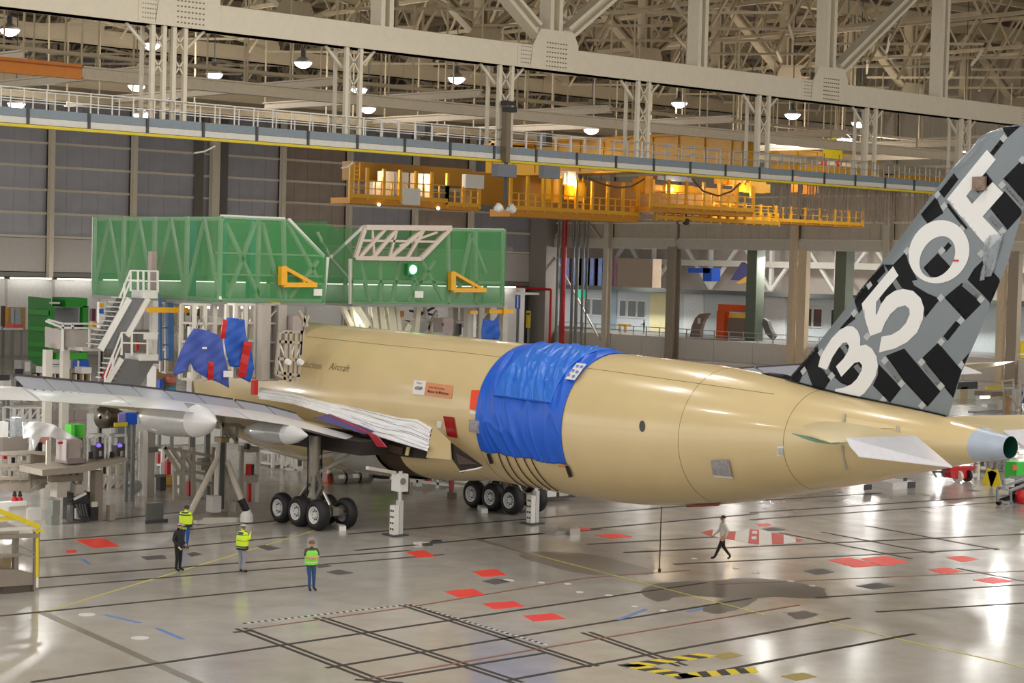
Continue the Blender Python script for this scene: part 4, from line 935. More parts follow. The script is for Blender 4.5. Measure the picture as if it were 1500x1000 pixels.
def lerpl(T, u): i = min(len(T)-2, int(u*(len(T)-1))); t = u*(len(T)-1)-i; return (T[i][0]+(T[i+1][0]-T[i][0])*t, T[i][1]+(T[i+1][1]-T[i][1])*t)
def filmp(u, v):
    a, b = lerpl(FTOP, u), lerpl(FBOT, u); x0 = 50.1; x1 = 48.9
    p = at(a[0]+(b[0]-a[0])*v, a[1]+(b[1]-a[1])*v, 0, x0+(x1-x0)*v)
    return p+V(-.05-.05*math.sin(34*v+3*math.sin(9*u))*(1 if .05 < v < .95 else 0), 0, .03*math.sin(26*v+5*u))
mb = MB(); mb.grid(filmp, 60, 26); mb.build('protective_film', FW, plane, smooth=True, solid=.03)
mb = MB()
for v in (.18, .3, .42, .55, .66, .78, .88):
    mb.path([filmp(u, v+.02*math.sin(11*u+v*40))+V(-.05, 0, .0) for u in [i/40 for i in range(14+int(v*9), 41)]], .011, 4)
mb.build('film_fold_shade', mat('film_shadow_grey', (150, 150, 160), .4), plane, kind='stuff')  # grey lines stand in for shade between the film's ripples
# main landing gear
def gear(xg, s):
    yg = 69.2
    mb = MB(); mb.tube((xg, yg, 1.1), (xg, yg, 2.4), .16, 14); mb.tube((xg, yg, 2.2), (xg, yg, 3.95), .27, 14); mb.build('gear_strut', mat('strut_metal', (128, 120, 108), .4, .4), plane, smooth='auto')
    mb = MB(); mb.box(xg-.16, yg-1.75, .62, xg+.16, yg+1.75, .98); mb.lathe((xg-.3, yg, .95), (1, 0, 0), [(0, .3), (.6, .3)], 12); mb.build('bogie_beam', mat('gear_grey', (120, 114, 104), .4, .3), plane)
    mb = MB(); mb.bar((xg, yg-.1, 3.0), (xg+s*2.3, yg-1.1, 3.6), .2, .16); mb.bar((xg, yg-.15, 2.3), (xg+s*1.3, yg-.8, 3.1), .13); mb.build('side_brace', MATS['strut_metal'], plane)
    mb = MB(); mb.bar((xg, yg-.2, 1.2), (xg, yg-.62, 1.75), .16); mb.bar((xg, yg-.62, 1.75), (xg, yg-.25, 2.35), .14); mb.build('torque_link', MATS['gear_grey'], plane)
    mb = MB()
    for k, (a, b) in enumerate((((-.2, .25, 1.1), (-.25, .2, 3.7)), ((.22, -.2, 1.2), (.28, -.1, 3.6)), ((-.1, -.28, 1.6), (.2, -.3, 3.5)))): mb.path([V(xg, yg, 0)+V(*a), V(xg, yg, 0)+(V(*a)+V(*b))/2+V(.08, .06, 0), V(xg, yg, 0)+V(*b)], .035, 5)
    mb.build('hydraulic_line', BLACK, plane)
    mb = MB(); mb.lathe((xg, yg, .95), (0, 0, 1), [(0, .26), (.25, .3), (.5, .22), (.75, .2)], 12); mb.build('bogie_fork', MATS['gear_grey'], plane)
    mb = MB(); mb.tube((xg+.12, yg-1.1, 1.0), (xg+.1, yg-.25, 1.9), .07, 8); mb.tube((xg-.12, yg+1.1, 1.0), (xg-.1, yg+.25, 1.8), .07, 8); mb.build('pitch_trimmer', STEEL, plane)
    for dy in (-1.42, 0, 1.42):
        mb = MB(); mb.lathe((xg-.42, yg+dy, .7), (1, 0, 0), [(0, .12), (0, .27), (.2, .27), (.2, .15), (.64, .15), (.64, .27), (.84, .27), (.84, .12)], 14); mb.build('brake_pack', mat('brake_metal', (120, 116, 110), .4, .4), plane)
        mb = MB(); mb.bar((xg+.2, yg+dy, .9), (xg+.15, yg+dy*.4, 1.15), .05); mb.bar((xg-.2, yg+dy, .9), (xg-.15, yg+dy*.4, 1.15), .05); mb.build('brake_rod', STEEL, plane)
    TY = mat('tyre_rubber', (22, 22, 23), .6, var=.1, scale=6); RM = mat('wheel_rim', (214, 214, 212), .4, .15)
    for dy in (-1.42, 0, 1.42):
        mb = MB(); mb.tube((xg-.75, yg+dy, .8), (xg+.75, yg+dy, .8), .1, 8); mb.build('axle', STEEL, plane)
        for q in (-1, 1):
            xo = xg+q*.72; R = .68; z0 = .665; mb = MB()
            mb.lathe((xo-.26, yg+dy, z0), (1, 0, 0), [(.06, .37), (0, .44), (.0, .53), (.05, .62), (.13, .665), (.26, .675), (.39, .665), (.47, .62), (.52, .52), (.52, .44), (.46, .37)], 36); w = mb.build('wheel', TY, plane, smooth=True)
            mb = MB(); mb.lathe((xo, yg+dy, z0), (q, 0, 0), [(-.2, .37), (.2, .385), (.26, .375), (.25, .33), (.16, .29), (.14, .16), (.22, .12), (.22, 0)], 24); mb.build('rim', RM, w, smooth='auto')
            mb = MB()
            for a in range(9): c = V(xo+q*.15, yg+dy+.2*math.cos(a*.698), z0+.2*math.sin(a*.698)); mb.cb(c, .04, .07, .07)
            mb.build('rim_hole', DGREY, w)
gear(47.3, 1); gear(58.3, -1)
mb = MB(); mb.box(47.8, 66.5, 3.3, 50.5, 72.5, 3.9); mb.build('gear_bay', DARKB, plane)
mb = MB(); mb.box(55.3, 66.5, 3.3, 58.0, 72.5, 3.9); mb.build('gear_bay', DARKB, plane)
for (a, b) in (((497,769),(502,774)), ((704,742),(710,748))):
    p, q = fl(*a, .1), fl(*b, .1); mb = MB(); mb.bar(p, q, .3, .2); tag(mb.build('wheel_chock', WHITE), ['white chock under the near landing gear rear wheels', 'white chock in front of the far landing gear wheels'][a[0] > 600], 'chock')

# ------------------------------------------------------------------ blue tarpaulin over the rear fuselage
TARP = mat('tarp_blue', (22, 92, 206), .38, var=.08, scale=1.2); TARP_LIT = mat('tarp_blue_lit', (40, 112, 214), .35, var=.06, scale=1.2)  # lighter blue puts the light on the upper fold into its colour
tp = thing('tarpaulin', (AX, 58.5, 5), 'big creased royal blue tarpaulin strapped around the rear fuselage', 'tarpaulin')
def tarp(y0, y1, a0, a1, off, wr, nu=70, nv=60, hem=0, ph=0):
    def f(u, v):
        a = a0+((a1(u) if callable(a1) else a1)-a0)*v; y = y0+(y1-y0)*u
        y += -.45*(v > .5)*(v-.5)*2*(u-.2)*hem if hem else 0
        q1 = Vector((u*7-v*4.5+ph, v*1.3+u*.5, ph*3)); q2 = Vector((u*3.2+v*1.5, v*7-u*5+ph, 5+ph)); q3 = Vector((u*17-v*9, v*6, 9+ph))
        w = wr*((1-abs(noise.noise(q1)*2))**4*1.1+(1-abs(noise.noise(q2)*2))**6*.7+.35*noise.noise(q3)+.2)*min(1, 12*u+.1, 12*(1-u)+.1)
        return fpt(y, a, off+w)
    mb = MB(); mb.grid(f, nu, nv); return mb
a_bot = lambda px, py: (lambda p: math.atan2(p.z-fus(p.y)[0], p.x-AX))(fray(px, py))
aL, aR = (a_bot(724, 662) % (2*math.pi)), (a_bot(829, 680) % (2*math.pi)); aB = lambda u: aL+(aR-aL)*u+.012*math.sin(19*u); aM = (a_bot(770, 586) % (2*math.pi))
tarp(61.2, 55.85, math.radians(35), aB, .025, .075, nu=110, nv=110, hem=0).build('sheet', TARP, tp, smooth=True, solid=.02)
tarp(60.15, 56.6, math.radians(84), aM, .1, .07, 70, 60, ph=1.1).build('folded_upper_layer', TARP_LIT, tp, smooth=True, solid=.03)
mb = MB(); mb.path([fpt(60.1-.2*i, aM, .15) for i in range(18)], .03, 5); mb.build('batten', TARP, tp)
for i, (a, b) in enumerate((((731,663),(771,712)), ((742,665),(783,714)), ((754,667),(795,715)), ((767,668),(807,716)), ((779,671),(818,718)))):
    A, B = a_bot(*a), a_bot(*b); ya, yb2 = fray(*a).y, fray(*b).y; A %= 2*math.pi; B %= 2*math.pi
    mb = MB(); mb.path([fpt(ya+(yb2-ya)*t/12, A+(B-A)*t/12, .04) for t in range(13)], .025, 5); mb.build('rope', mat('rope_dark', (70, 52, 30), .7), tp)
for pts in ([(714,663),(719,663),(724,677),(719,678)], [(829,681),(834,680),(840,696),(835,698)]): decal('strap', pts, BLACK, .07, 3, tp)
decal('orange_tab', [(820,680),(830,679),(830,682),(821,683)], ORANGE, .08, 3, tp)
decal('white_sign', [(848,537),(862,539),(846,561),(832,559)], WHITE, .2, 4, tp)
for k, (x, y) in enumerate(((850,541),(856,542),(844,547),(850,549),(838,553),(845,555))): decal('sign_print', [(x-2,y-1),(x+2,y-.6),(x+.5,y+3),(x-3.5,y+2.6)], mat('print_blue', (110, 130, 190), .5), .22, 2, tp)
# plumb line under the belly
p = fl(966, 838); mb = MB(); mb.tube((p.x, p.y, .03), (p.x, p.y, 2.55), .02, 6); mb.tube((p.x, p.y, 0), (p.x, p.y, .15), .05, 8)
tag(mb.build('plumb_line', BLACK), 'thin dark plumb line hanging from the belly to the floor', 'cable')
# ------------------------------------------------------------------ green net enclosures of the assembly dock
def net_mat():
    m = bpy.data.materials.new('green_netting'); m.use_nodes = True; nt = m.node_tree; b = nt.nodes['Principled BSDF']; L = nt.links.new
    tc = nt.nodes.new('ShaderNodeTexCoord'); n = nt.nodes.new('ShaderNodeTexNoise'); n.inputs['Scale'].default_value = .9; n.inputs['Detail'].default_value = 4
    mp = nt.nodes.new('ShaderNodeMapping'); mp.inputs['Scale'].default_value = (1.6, 1.6, .25); L(tc.outputs['Object'], mp.inputs[0]); L(mp.outputs[0], n.inputs['Vector'])
    r = nt.nodes.new('ShaderNodeMix'); r.data_type = 'RGBA'; r.inputs[6].default_value = (*lin((40, 122, 58)), 1); r.inputs[7].default_value = (*lin((70, 156, 84)), 1)
    L(n.outputs['Fac'], r.inputs[0]); L(r.outputs[2], b.inputs['Base Color']); b.inputs['Roughness'].default_value = .6
    b.inputs['Alpha'].default_value = .6
    return m
NET = net_mat(); FRM = mat('dock_frame', (214, 214, 204), .45)
def bx(mb, px0, py0, px1, py1, y, dep=.3):
    c = at(px1, py1, 1, y); k = .6445*FOC/(c-CP).length; w = px1-px0      # the left flank takes part of the width seen
    if dep*k > .5*w: dep = max(.04, .5*w/k)
    a = at(px0+(dep*k if dep > .12 else 0), py0, 1, y); return mb.box(a.x, y, c.z, c.x, y+dep, a.z)
def bxo(name, r, y, m, parent=None, dep=.3, **k): return bx(MB(), *r, y, dep).build(name, m, parent, **k)
def bo(name, p, q, w, m, parent=None): return MB().bar(p, q, w).build(name, m, parent)
X0, Y0, X1, Y1, ZB, ZT = 46.3, 75.9, 52.3, 88.2, 9.62, 13.58
n1 = thing('net_enclosure', (49, 82, ZB), 'larger green netted work enclosure on the left of the dock, over the wing root', 'enclosure', )
xs_ = at(421, 320, 1, Y0).x; zs_ = at(473, 376, 1, Y0).z
def netpanel(par, pts, nm='net_panel'): return MB().poly(pts).build(nm, NET, par)
for i in range(4):
    y0, y1 = Y0+(Y1-Y0)*i/4, Y0+(Y1-Y0)*(i+1)/4
    netpanel(n1, [(X0, y0, ZB), (X0, y1, ZB), (X0, y1, ZT), (X0, y0, ZT)])
    bo('frame_post', (X0+.1, y1, ZB), (X0+.1, y1, ZT), .18, FRM, n1)
    for s in (0, 1): bo('frame_brace', (X0+.1, y0 if s else y1, ZB+.1), (X0+.1, (y0+y1)/2, ZT-.1), .13, FRM, n1)
    netpanel(n1, [(X1, y0, ZB), (X1, y1, ZB), (X1, y1, ZT), (X1, y0, ZT)])
netpanel(n1, [(X0, Y0, ZB), (X1, Y0, ZB), (X1, Y0, zs_), (xs_, Y0, ZT), (X0, Y0, ZT)])
netpanel(n1, [(X0, Y1, ZB), (X1, Y1, ZB), (X1, Y1, ZT), (X0, Y1, ZT)])
for p, q in (((X0, Y0, ZT), (xs_, Y0, ZT)), ((xs_, Y0, ZT), (X1, Y0, zs_)), ((X1, Y0, zs_), (X1, Y0, ZB)), ((X0, Y0, ZB), (X0, Y0, ZT)), ((xs_, Y0+.1, ZB), (xs_, Y0+.1, ZT)), ((X0, Y0, ZB+.1), (X1, Y0, ZB+.1)), ((X0+.1, Y0, ZB+.1), (X0+.1, Y1, ZB+.1)), ((X0+.1, Y0, ZT-.1), (X0+.1, Y1, ZT-.1)),
             ((X0+.4, Y0+.2, ZT-.3), (xs_-1.4, Y0+.2, ZB+.3)), ((xs_-1.7, Y0+.2, ZT-.2), (X0+.6, Y0+.2, ZB+.2)), ((xs_-1.3, Y0+.2, ZT-.2), (xs_-.2, Y0+.2, ZB+.2)), ((xs_+.1, Y0+.2, ZT-.2), (X1-.2, Y0+.2, ZB+1.2)), ((xs_+.3, Y0+.2, ZB+.2), (X1-.2, Y0+.2, zs_-.2)), ((xs_-1.5, Y0+.2, ZB), (xs_-1.5, Y0+.2, ZT))):
    bo('frame_bar', V(p)+V(.2, .25, 0), V(q)+V(.0 if q[0] > 50 else .2, .25, 0), .17, FRM, n1)
for z in (10.9, 11.9): bo('frame_bar', (X0, Y0+.3, z), (X1, Y0+.3, z), .08, FRM, n1)
for i in range(3): bo('inner_post', (X0+1.5+i*1.7, Y0+5, ZB), (X0+1.5+i*1.7, Y0+5, ZT), .35, mat('inner_teal', (60, 130, 130), .5), n1)
MB().box(X0, Y0, ZB-.16, X1, Y1, ZB).build('deck', GREY, n1)
XA, XB, YB_ = 58.1, 68.5, 81.8
n2 = thing('net_enclosure', (63, 83, 9.44), 'smaller green netted enclosure right of centre with an open sloping lattice roof', 'enclosure')
q = lambda px, py: at(px, py, 1, YB_)
netpanel(n2, [q(517, 379), q(517, 445), q(660, 446), q(660, 334), q(615, 379)]); netpanel(n2, [q(661, 334), q(661, 446), q(739, 447), q(742, 336)])
netpanel(n2, [(XA, YB_, 9.44), (XA, YB_+8, 9.44), (XA, YB_+8, 13.6), (XA, YB_+2, 13.6), (XA, YB_, 11.9)]); netpanel(n2, [(XB, YB_, 9.44), (XB, YB_+8, 9.44), (XB, YB_+8, 13.6), (XB, YB_, 13.6)]); netpanel(n2, [(XA, YB_+8, 9.44), (XB, YB_+8, 9.44), (XB, YB_+8, 13.6), (XA, YB_+8, 13.6)])
LAT = mat('lattice_pinkish', (206, 190, 176), .5)
for a, b, w in (((535, 333), (660, 334), .28), ((520, 378), (616, 379), .22), ((660, 334), (616, 379), .22), ((535, 333), (520, 378), .2), ((566, 333), (525, 378), .18), ((582, 334), (545, 378), .2), ((622, 334), (570, 378), .2), ((582, 334), (570, 378), .12), ((545, 334), (548, 378), .12), ((622, 334), (596, 378), .16), ((640, 340), (585, 360), .12), ((530, 352), (640, 354), .12)):
    bo('roof_lattice', q(*a), q(*b), w, LAT, n2)
for a, b in (((660, 334), (660, 446)), ((741, 336), (738, 446)), ((517, 444), (738, 446)), ((693, 344), (672, 440)), ((693, 344), (715, 400)), ((620, 380), (652, 440)), ((640, 382), (600, 440)), ((560, 380), (560, 444)), ((590, 380), (576, 444)), ((610, 380), (608, 444)), ((700, 336), (700, 446)), ((530, 380), (545, 444)), ((517, 379), (517, 445)), ((661, 336), (741, 337)), ((517, 412), (738, 414))):
    bo('frame_bar', q(*a)+V(0, .2, 0), q(*b)+V(0, .2, 0), .17, FRM, n2)
bo('outer_brace', at(533, 331, 1, YB_+2), at(484, 377, 1, YB_+2), .13, WHITE, n2); bo('outer_brace', at(465, 340, 1, YB_+3), at(484, 377, 1, YB_+3), .13, WHITE, n2); bo('outer_brace', at(484, 377, 1, YB_+2.6), at(515, 412, 1, YB_+2.6), .13, WHITE, n2)
MB().box(XA, YB_, 9.3, XB, YB_+8, 9.44).build('deck', GREY, n2)
for i, (px, lb) in enumerate(((412, 'yellow triangular swing bracket on the left green enclosure'), (660, 'yellow triangular swing bracket on the right green enclosure'))):
    y = (Y0, YB_)[i]-.25; o = px-412; t = thing('swing_bracket', at(px, 415+i*8, 1, y), lb, 'bracket')
    r_ = lambda x, yy: at(x+o, yy+i*8, 1, y)
    for a, b, w in (((414, 390), (414, 417), .32), ((415, 391), (461, 417), .17), ((414, 417), (463, 417), .22), ((444, 408), (446, 417), .12)): bo('arm', r_(*a), r_(*b), w, YEL, t)
for i, (px, py, y) in enumerate(((466, 428, Y0-.1), (614, 431, YB_-.1))):
    tag(bxo('notice_board', (px-6, py-5, px+6, py+5), y, WHITE, dep=.06), ['small white notice on the left green net', 'small white notice on the right green net'][i], 'sign')
P = at(602.5, 394.5, 1, YB_-.25); t = thing('signal_lamp', P, 'glowing green signal lamp hanging on the right green enclosure', 'lamp')
MB().cb(P, .7, .3, .62).build('housing', mat('lamp_green', (30, 120, 60), .5), t); MB().lathe((P.x, P.y-.15, P.z), (0, -1, 0), [(0, .24), (.06, .22), (.08, 0)], 14).build('lens', mat('green_glow', (120, 255, 190), emit=6, var=0), t)
# ------------------------------------------------------------------ support racks below the enclosures
CL = [OFFW, WHITE, GREY, STEEL, ALU, mat('mauve_grey', (160, 146, 142), .5), DGREY, mat('cream_lit', (236, 232, 206), .5)]
def rack(name, px0, px1, py0, py1, y, cols, rows, label, m=OFFW, fill=.85, dep=1.4, seed=1, cat='rack', post=.16, braces=True, extra=()):
    R = random.Random(seed); c = at(px1, py1, 1, y); kk = .6445*FOC/(c-CP).length; dep = min(dep, .35*(px1-px0)/kk); a = at(px0+dep*kk, py0, 1, y); x0, x1, z1, z0 = a.x, c.x, a.z, c.z
    t = thing(name, ((x0+x1)/2, y, z0), label, cat)
    for i in range(cols+1):
        x = x0+(x1-x0)*i/cols
        for yy in (y, y+dep): MB().box(x-post/2, yy-post/2, z0, x+post/2, yy+post/2, z1).build('post', m, t)
    for j in range(rows+1):
        z = z0+(z1-z0)*j/rows; MB().box(x0, y, z-.05, x1, y+dep, z+.05).build('shelf', m, t)
    pal = CL+list(extra)
    for i in range(cols):
        for j in range(rows):
            xa, xb = x0+(x1-x0)*i/cols, x0+(x1-x0)*(i+1)/cols; za, zb = z0+(z1-z0)*j/rows+.05, z0+(z1-z0)*(j+1)/rows-.05
            if braces and R.random() < .35: bo('brace', (xa, y-.02, za), (xb, y-.02, zb), .08, m, t)
            x = xa+.1
            while x < xb-.2:
                w = R.uniform(.15, .7); h = R.uniform(.3, .92)*(zb-za)
                if R.random() < fill:
                    mm = R.choice(pal); mb = MB(); yy = y+R.uniform(.15, .6)
                    if R.random() < .3: mb.tube((x+w/2, yy+.3, za), (x+w/2, yy+.3, za+h), min(w/2, .2), 8)
                    else: mb.box(x, yy, za, min(x+w, xb-.05), yy+R.uniform(.3, .7), za+h)
                    mb.build('stored_part', mm, t)
                x += w+R.uniform(.03, .15)
    return t
rack('dock_rack', 330, 372, 446, 552, 73.6, 2, 4, 'crowded white dock rack behind the right blue cover, left of the cage', seed=2)
rack('dock_rack', 376, 408, 446, 556, 73.2, 1, 4, 'narrow grey dock tower left of the hanging lattice cage', m=mat('dock_grey', (166, 158, 148), .5), seed=5, post=.45)
rack('dock_rack', 262, 328, 446, 556, 76.5, 3, 4, 'crowded white dock rack behind the left blue cover', seed=8, extra=(RED, BLUE, mat('cream_lit', (236, 232, 206), .5)))
t = rack('dock_rack', 236, 262, 446, 545, 84, 1, 3, 'pale dock bay behind the blue ladder frame', seed=11)
t = thing('dock_ceiling_light', at(300, 447, 1, 80), 'row of glowing strip lights under the left green enclosure', 'light')
for px in (270, 300, 352, 395): bxo('tube', (px, 449, px+20, 452), 79.5, mat('strip_glow', (255, 246, 220), emit=4, var=0), t, .3)
# hanging lattice cage by the fuselage
t = thing('lattice_cage', at(423, 555, 1, 72.6), 'hanging grey lattice cage standing over the wing root beside the fuselage', 'cage')
c7 = lambda px, py, d=0: at(px, py, 1, 72.6+d)
for k, (a, b) in enumerate((((410, 486), (404, 548)), ((418, 486), (416, 556)), ((425, 486), (424, 558)), ((433, 486), (431, 558)), ((441, 484), (437, 552)), ((412, 486), (443, 486)), ((408, 500), (442, 502)), ((406, 525), (441, 528)), ((405, 545), (438, 550)), ((404, 548), (424, 558)), ((424, 558), (438, 550)), ((446, 462), (440, 520)), ((438, 455), (450, 478)), ((452, 462), (440, 490)))):
    bo('bar', c7(*a), c7(*b), .13, mat('cage_grey', (172, 162, 146), .5), t)
for a, b in (((408, 500), (418, 525)), ((433, 500), (424, 525)), ((408, 528), (416, 550)), ((441, 505), (432, 525))): bo('brace', c7(*a), c7(*b), .08, FRM, t)
bxo('box', (414, 463, 444, 484), 72.6, mat('mauve_grey', (160, 146, 142)), t, .8)
for px in (419, 437): P = c7(px, 530); MB().lathe((P.x, P.y-.1, P.z), (0, -1, 0), [(0, .17), (.2, .12), (.2, 0)], 12).build('lamp', WHITE, t)
# under the right enclosure
CRM = mat('cream_lit', (236, 232, 206))
t = thing('dock_support', at(570, 498, 1, 84), 'cream lattice legs and pipes standing behind the fuselage crown under the right enclosure', 'support')
s8 = lambda px, py, d=0: at(px, py, 1, 84+d)
for a, b, w in (((518, 446), (537, 478), .4), ((530, 446), (545, 482), .2), ((545, 446), (549, 485), .35), ((556, 446), (560, 486), .3), ((569, 448), (575, 488), .45), ((580, 448), (585, 490), .25), ((520, 462), (640, 470), .14), ((612, 450), (608, 492), .3), ((622, 450), (630, 492), .16), ((640, 455), (622, 490), .16), ((598, 475), (590, 492), .35), ((500, 446), (515, 478), .25), ((516, 448), (522, 478), .25)): bo('leg', s8(*a), s8(*b), w, CRM if w > .2 else OFFW, t)
for a, b in (((570, 460), (600, 470)), ((600, 455), (640, 462)), ((612, 462), (636, 450))): bo('pipe', s8(*a, .3), s8(*b, .3), .12, DGREY, t)
bxo('orange_part', (588, 455, 592, 464), 84.2, ORANGE, t, .3)
for px in range(522, 580, 7): bxo('strip_lamp', (px, 442, px+3, 445), 83.2, mat('strip_glow', (255, 246, 220)), t, .2)
t = thing('dock_box', at(648, 490, 1, 82.5), 'mauve grey tool box on the dock behind the fuselage crown', 'box'); bxo('body', (634, 466, 664, 487), 82.5, mat('mauve_grey', (160, 146, 142)), t, 1.2); bxo('handle', (648, 473, 650, 477), 82.4, DGREY, t, .1)
rack('dock_rack', 664, 734, 448, 496, 84.5, 3, 2, 'white dock bay right of the mauve tool box behind the fuselage', seed=21, post=.4)
bxo('crate', (668, 474, 676, 490), 83.5, BLACK, None, .8, label='small black crate on the dock right of the mauve tool box', category='crate')
tag(bxo('white_column', (691, 452, 697, 494), 82.8, WHITE, None, .4), 'slim bright white column left of the small blue cover', 'column')
tag(bxo('grey_column', (732, 446, 743, 500), 83, mat('col_warm_grey', (190, 182, 174), .5), None, .6), 'grey column right of the small blue cover', 'column')
t = thing('monorail_arm', at(720, 455, 1, 82), 'yellow beam with end arm under the right enclosure', 'beam'); bxo('beam', (684, 455, 700, 460), 82, YEL, t); bxo('beam', (712, 453, 753, 459), 82, YEL, t); bxo('end_plate', (738, 450, 741, 461), 81.9, YEL, t, .4)
def yb_(r, y, lb): tag(bxo('monorail_beam', r, y, YEL, None, .3), lb, 'beam')
yb_((213, 450, 290, 458), 79.5, 'yellow monorail beam crossing behind the stair head'); yb_((290, 441, 320, 447), 78, 'short yellow beam below the middle of the left enclosure'); yb_((393, 443, 410, 448), 75.6, 'short yellow beam below the front of the left enclosure')
# ------------------------------------------------------------------ blue covers
def cover(name, P, y, m, label, folds=.05, red=(), tagp=None):
    """P: outline of a hanging cloth; filled as a creased sheet."""
    v, tri_ = conform([P], 4.); t = thing(name, at(*P[0], 1, y), label, 'cover'); mb = MB()
    out = [at(p.x, p.y, 1, y+folds*(math.sin(p.x*.22+p.y*.05)+.6*math.sin(p.x*.11-p.y*.17)+.3*math.sin(p.y*.4+p.x*.3))) for p in v]
    mb.add(out, tri_); mb.build('cloth', m, t, smooth=True, solid=.04)
    for a, b, w in red:
        mb = MB(); n = 8
        for i in range(n):
            p = Vector(a).lerp(Vector(b), i/n); q_ = Vector(a).lerp(Vector(b), (i+1)/n)
            f_ = lambda p: at(p.x, p.y, 1, y-.08+folds*(math.sin(p.x*.22+p.y*.05)+.6*math.sin(p.x*.11-p.y*.17)+.3*math.sin(p.y*.4+p.x*.3)))
            mb.bar(f_(p), f_(q_), w, .03, up=(0, 1, 0))
        mb.build('red_tape', RED, t)
    return t
CB = mat('cover_blue', (58, 82, 166), .5, var=.07, scale=1.5); CB2 = mat('cover_royal', (24, 84, 180), .45, var=.07, scale=1.5)
t = cover('hanging_cover', [(284,481),(300,483),(319,490),(325,498),(328,515),(334,545),(335,568),(320,560),(300,552),(284,542),(279,530),(272,544),(256,550),(254,545),(264,515),(274,495)], 72.6, CB, 'violet-blue cloth cover with ragged hem hanging over the wing, left one', red=(((309,530),(308,556),.28),))
bxo('label_patch', (297, 508, 303, 511), 72.2, WHITE, t, .04); bo('hook', at(292, 468, 1, 72.6), at(288, 481, 1, 72.6), .06, STEEL, t); bo('hook', at(297, 466, 1, 72.6), at(302, 482, 1, 72.6), .06, STEEL, t)
t = cover('hanging_cover', [(332,465),(345,466),(358,468),(360,490),(363,500),(368,515),(372,540),(366,560),(352,553),(355,538),(340,537),(336,536),(328,500),(330,478)], 73.0, CB2, 'royal blue cloth cover with red edges hanging right of the violet-blue one', red=(((330,468),(326,496),.25), ((363,500),(354,552),.42)))
t = cover('hanging_cover', [(708,466),(722,470),(729,464),(733,490),(730,497),(706,496),(705,486)], 80.5, CB2, 'small blue cover rising behind the fuselage crown near the grey column')
tag(bxo('label_card', (328, 543, 341, 552), 72.3, WHITE, None, .05), 'white card hanging between the two blue covers', 'sign')
tag(bxo('red_flag', (367, 557, 378, 578), 72.6, RED, None, .3), 'red remove-before-flight style cover on the wing root', 'cover')
# ------------------------------------------------------------------ stairs on the left
YS = 80.
t = thing('stair', at(190, 560, 1, YS), 'white two-flight access stair with railings left of the green enclosure', 'stair')
s_ = lambda px, py, d=0: at(px, py, 1, YS+d)
def flight(a, b, c, d_, n):
    MB().poly([s_(*a), s_(*b), s_(*c), s_(*d_)], 1.2, (0, 1, 0)).build('flight', mat('stair_grey', (118, 120, 122), .4, .2), t)
    for k in range(n):
        p = s_(a[0]+(d_[0]-a[0])*k/n, a[1]+(d_[1]-a[1])*k/n); MB().box(p.x-.3, YS-.05, p.z, p.x+.15, YS+1.2, p.z+.06).build('tread', STEEL, t)
flight((189, 437), (217, 437), (176, 508), (149, 512), 11); flight((178, 527), (228, 527), (190, 592), (152, 590), 9)
for a, b, w in (((189, 437), (147, 512), .3), ((217, 437), (186, 492), .25), ((178, 525), (152, 568), .25)): MB().bar(s_(*a, -.1), s_(*b, -.1), .12, w, up=(0, 0, 1)).build('stringer', WHITE, t)
for r in ((188, 425, 231, 437), (177, 519, 232, 528)): bxo('landing', r, YS-.1, WHITE, t, 1.6)
for pts in (((175, 436), (191, 396), (231, 397), (231, 426)), ((175, 452), (191, 411), (231, 412)), ((153, 553), (178, 487), (232, 488)), ((153, 565), (178, 502), (218, 503))):
    for a, b in zip(pts[:-1], pts[1:]): bo('rail', s_(*a, -.15), s_(*b, -.15), .07, WHITE, t)
for px, y0, y1 in ((191, 396, 426), (202, 396, 426), (210, 396, 426), (218, 396, 426), (231, 397, 428), (178, 487, 520), (193, 487, 520), (216, 488, 520), (165, 520, 548), (182, 415, 436), (154, 553, 570)): bo('baluster', s_(px, y0, -.15), s_(px, y1, -.15), .08, WHITE, t)
bxo('tower_post', (218, 440, 230, 528), YS+.5, WHITE, t, .5); bxo('sign_panel', (211, 487, 231, 497), YS-.2, WHITE, t, .05)
for r in ((200, 500, 204, 513),): bxo('extinguisher', r, YS+.3, RED, t, .3)
MB().bar(s_(154, 557, .1), s_(172, 527, .1), .1, .5).build('red_cover', RED, t)
tag(bxo('steel_mast', (216, 368, 229, 424), YS+.9, mat('mast_mauve', (170, 152, 146), .5), None, .5), 'short mauve grey mast rising from the stair head before the green net', 'mast')
t = thing('ladder_frame', at(242, 530, 1, 81), 'tall blue ladder-like frame right of the white stair', 'frame')
for px, w in ((234, .14), (248, .3)): bo('post', at(px, 436, 1, 81), at(px+1, 528, 1, 81), w, mat('frame_blue', (62, 112, 176), .5), t)
for py in (455, 480, 505, 526): bo('rung', at(235, py, 1, 81), at(248, py, 1, 81), .08, GREY, t)
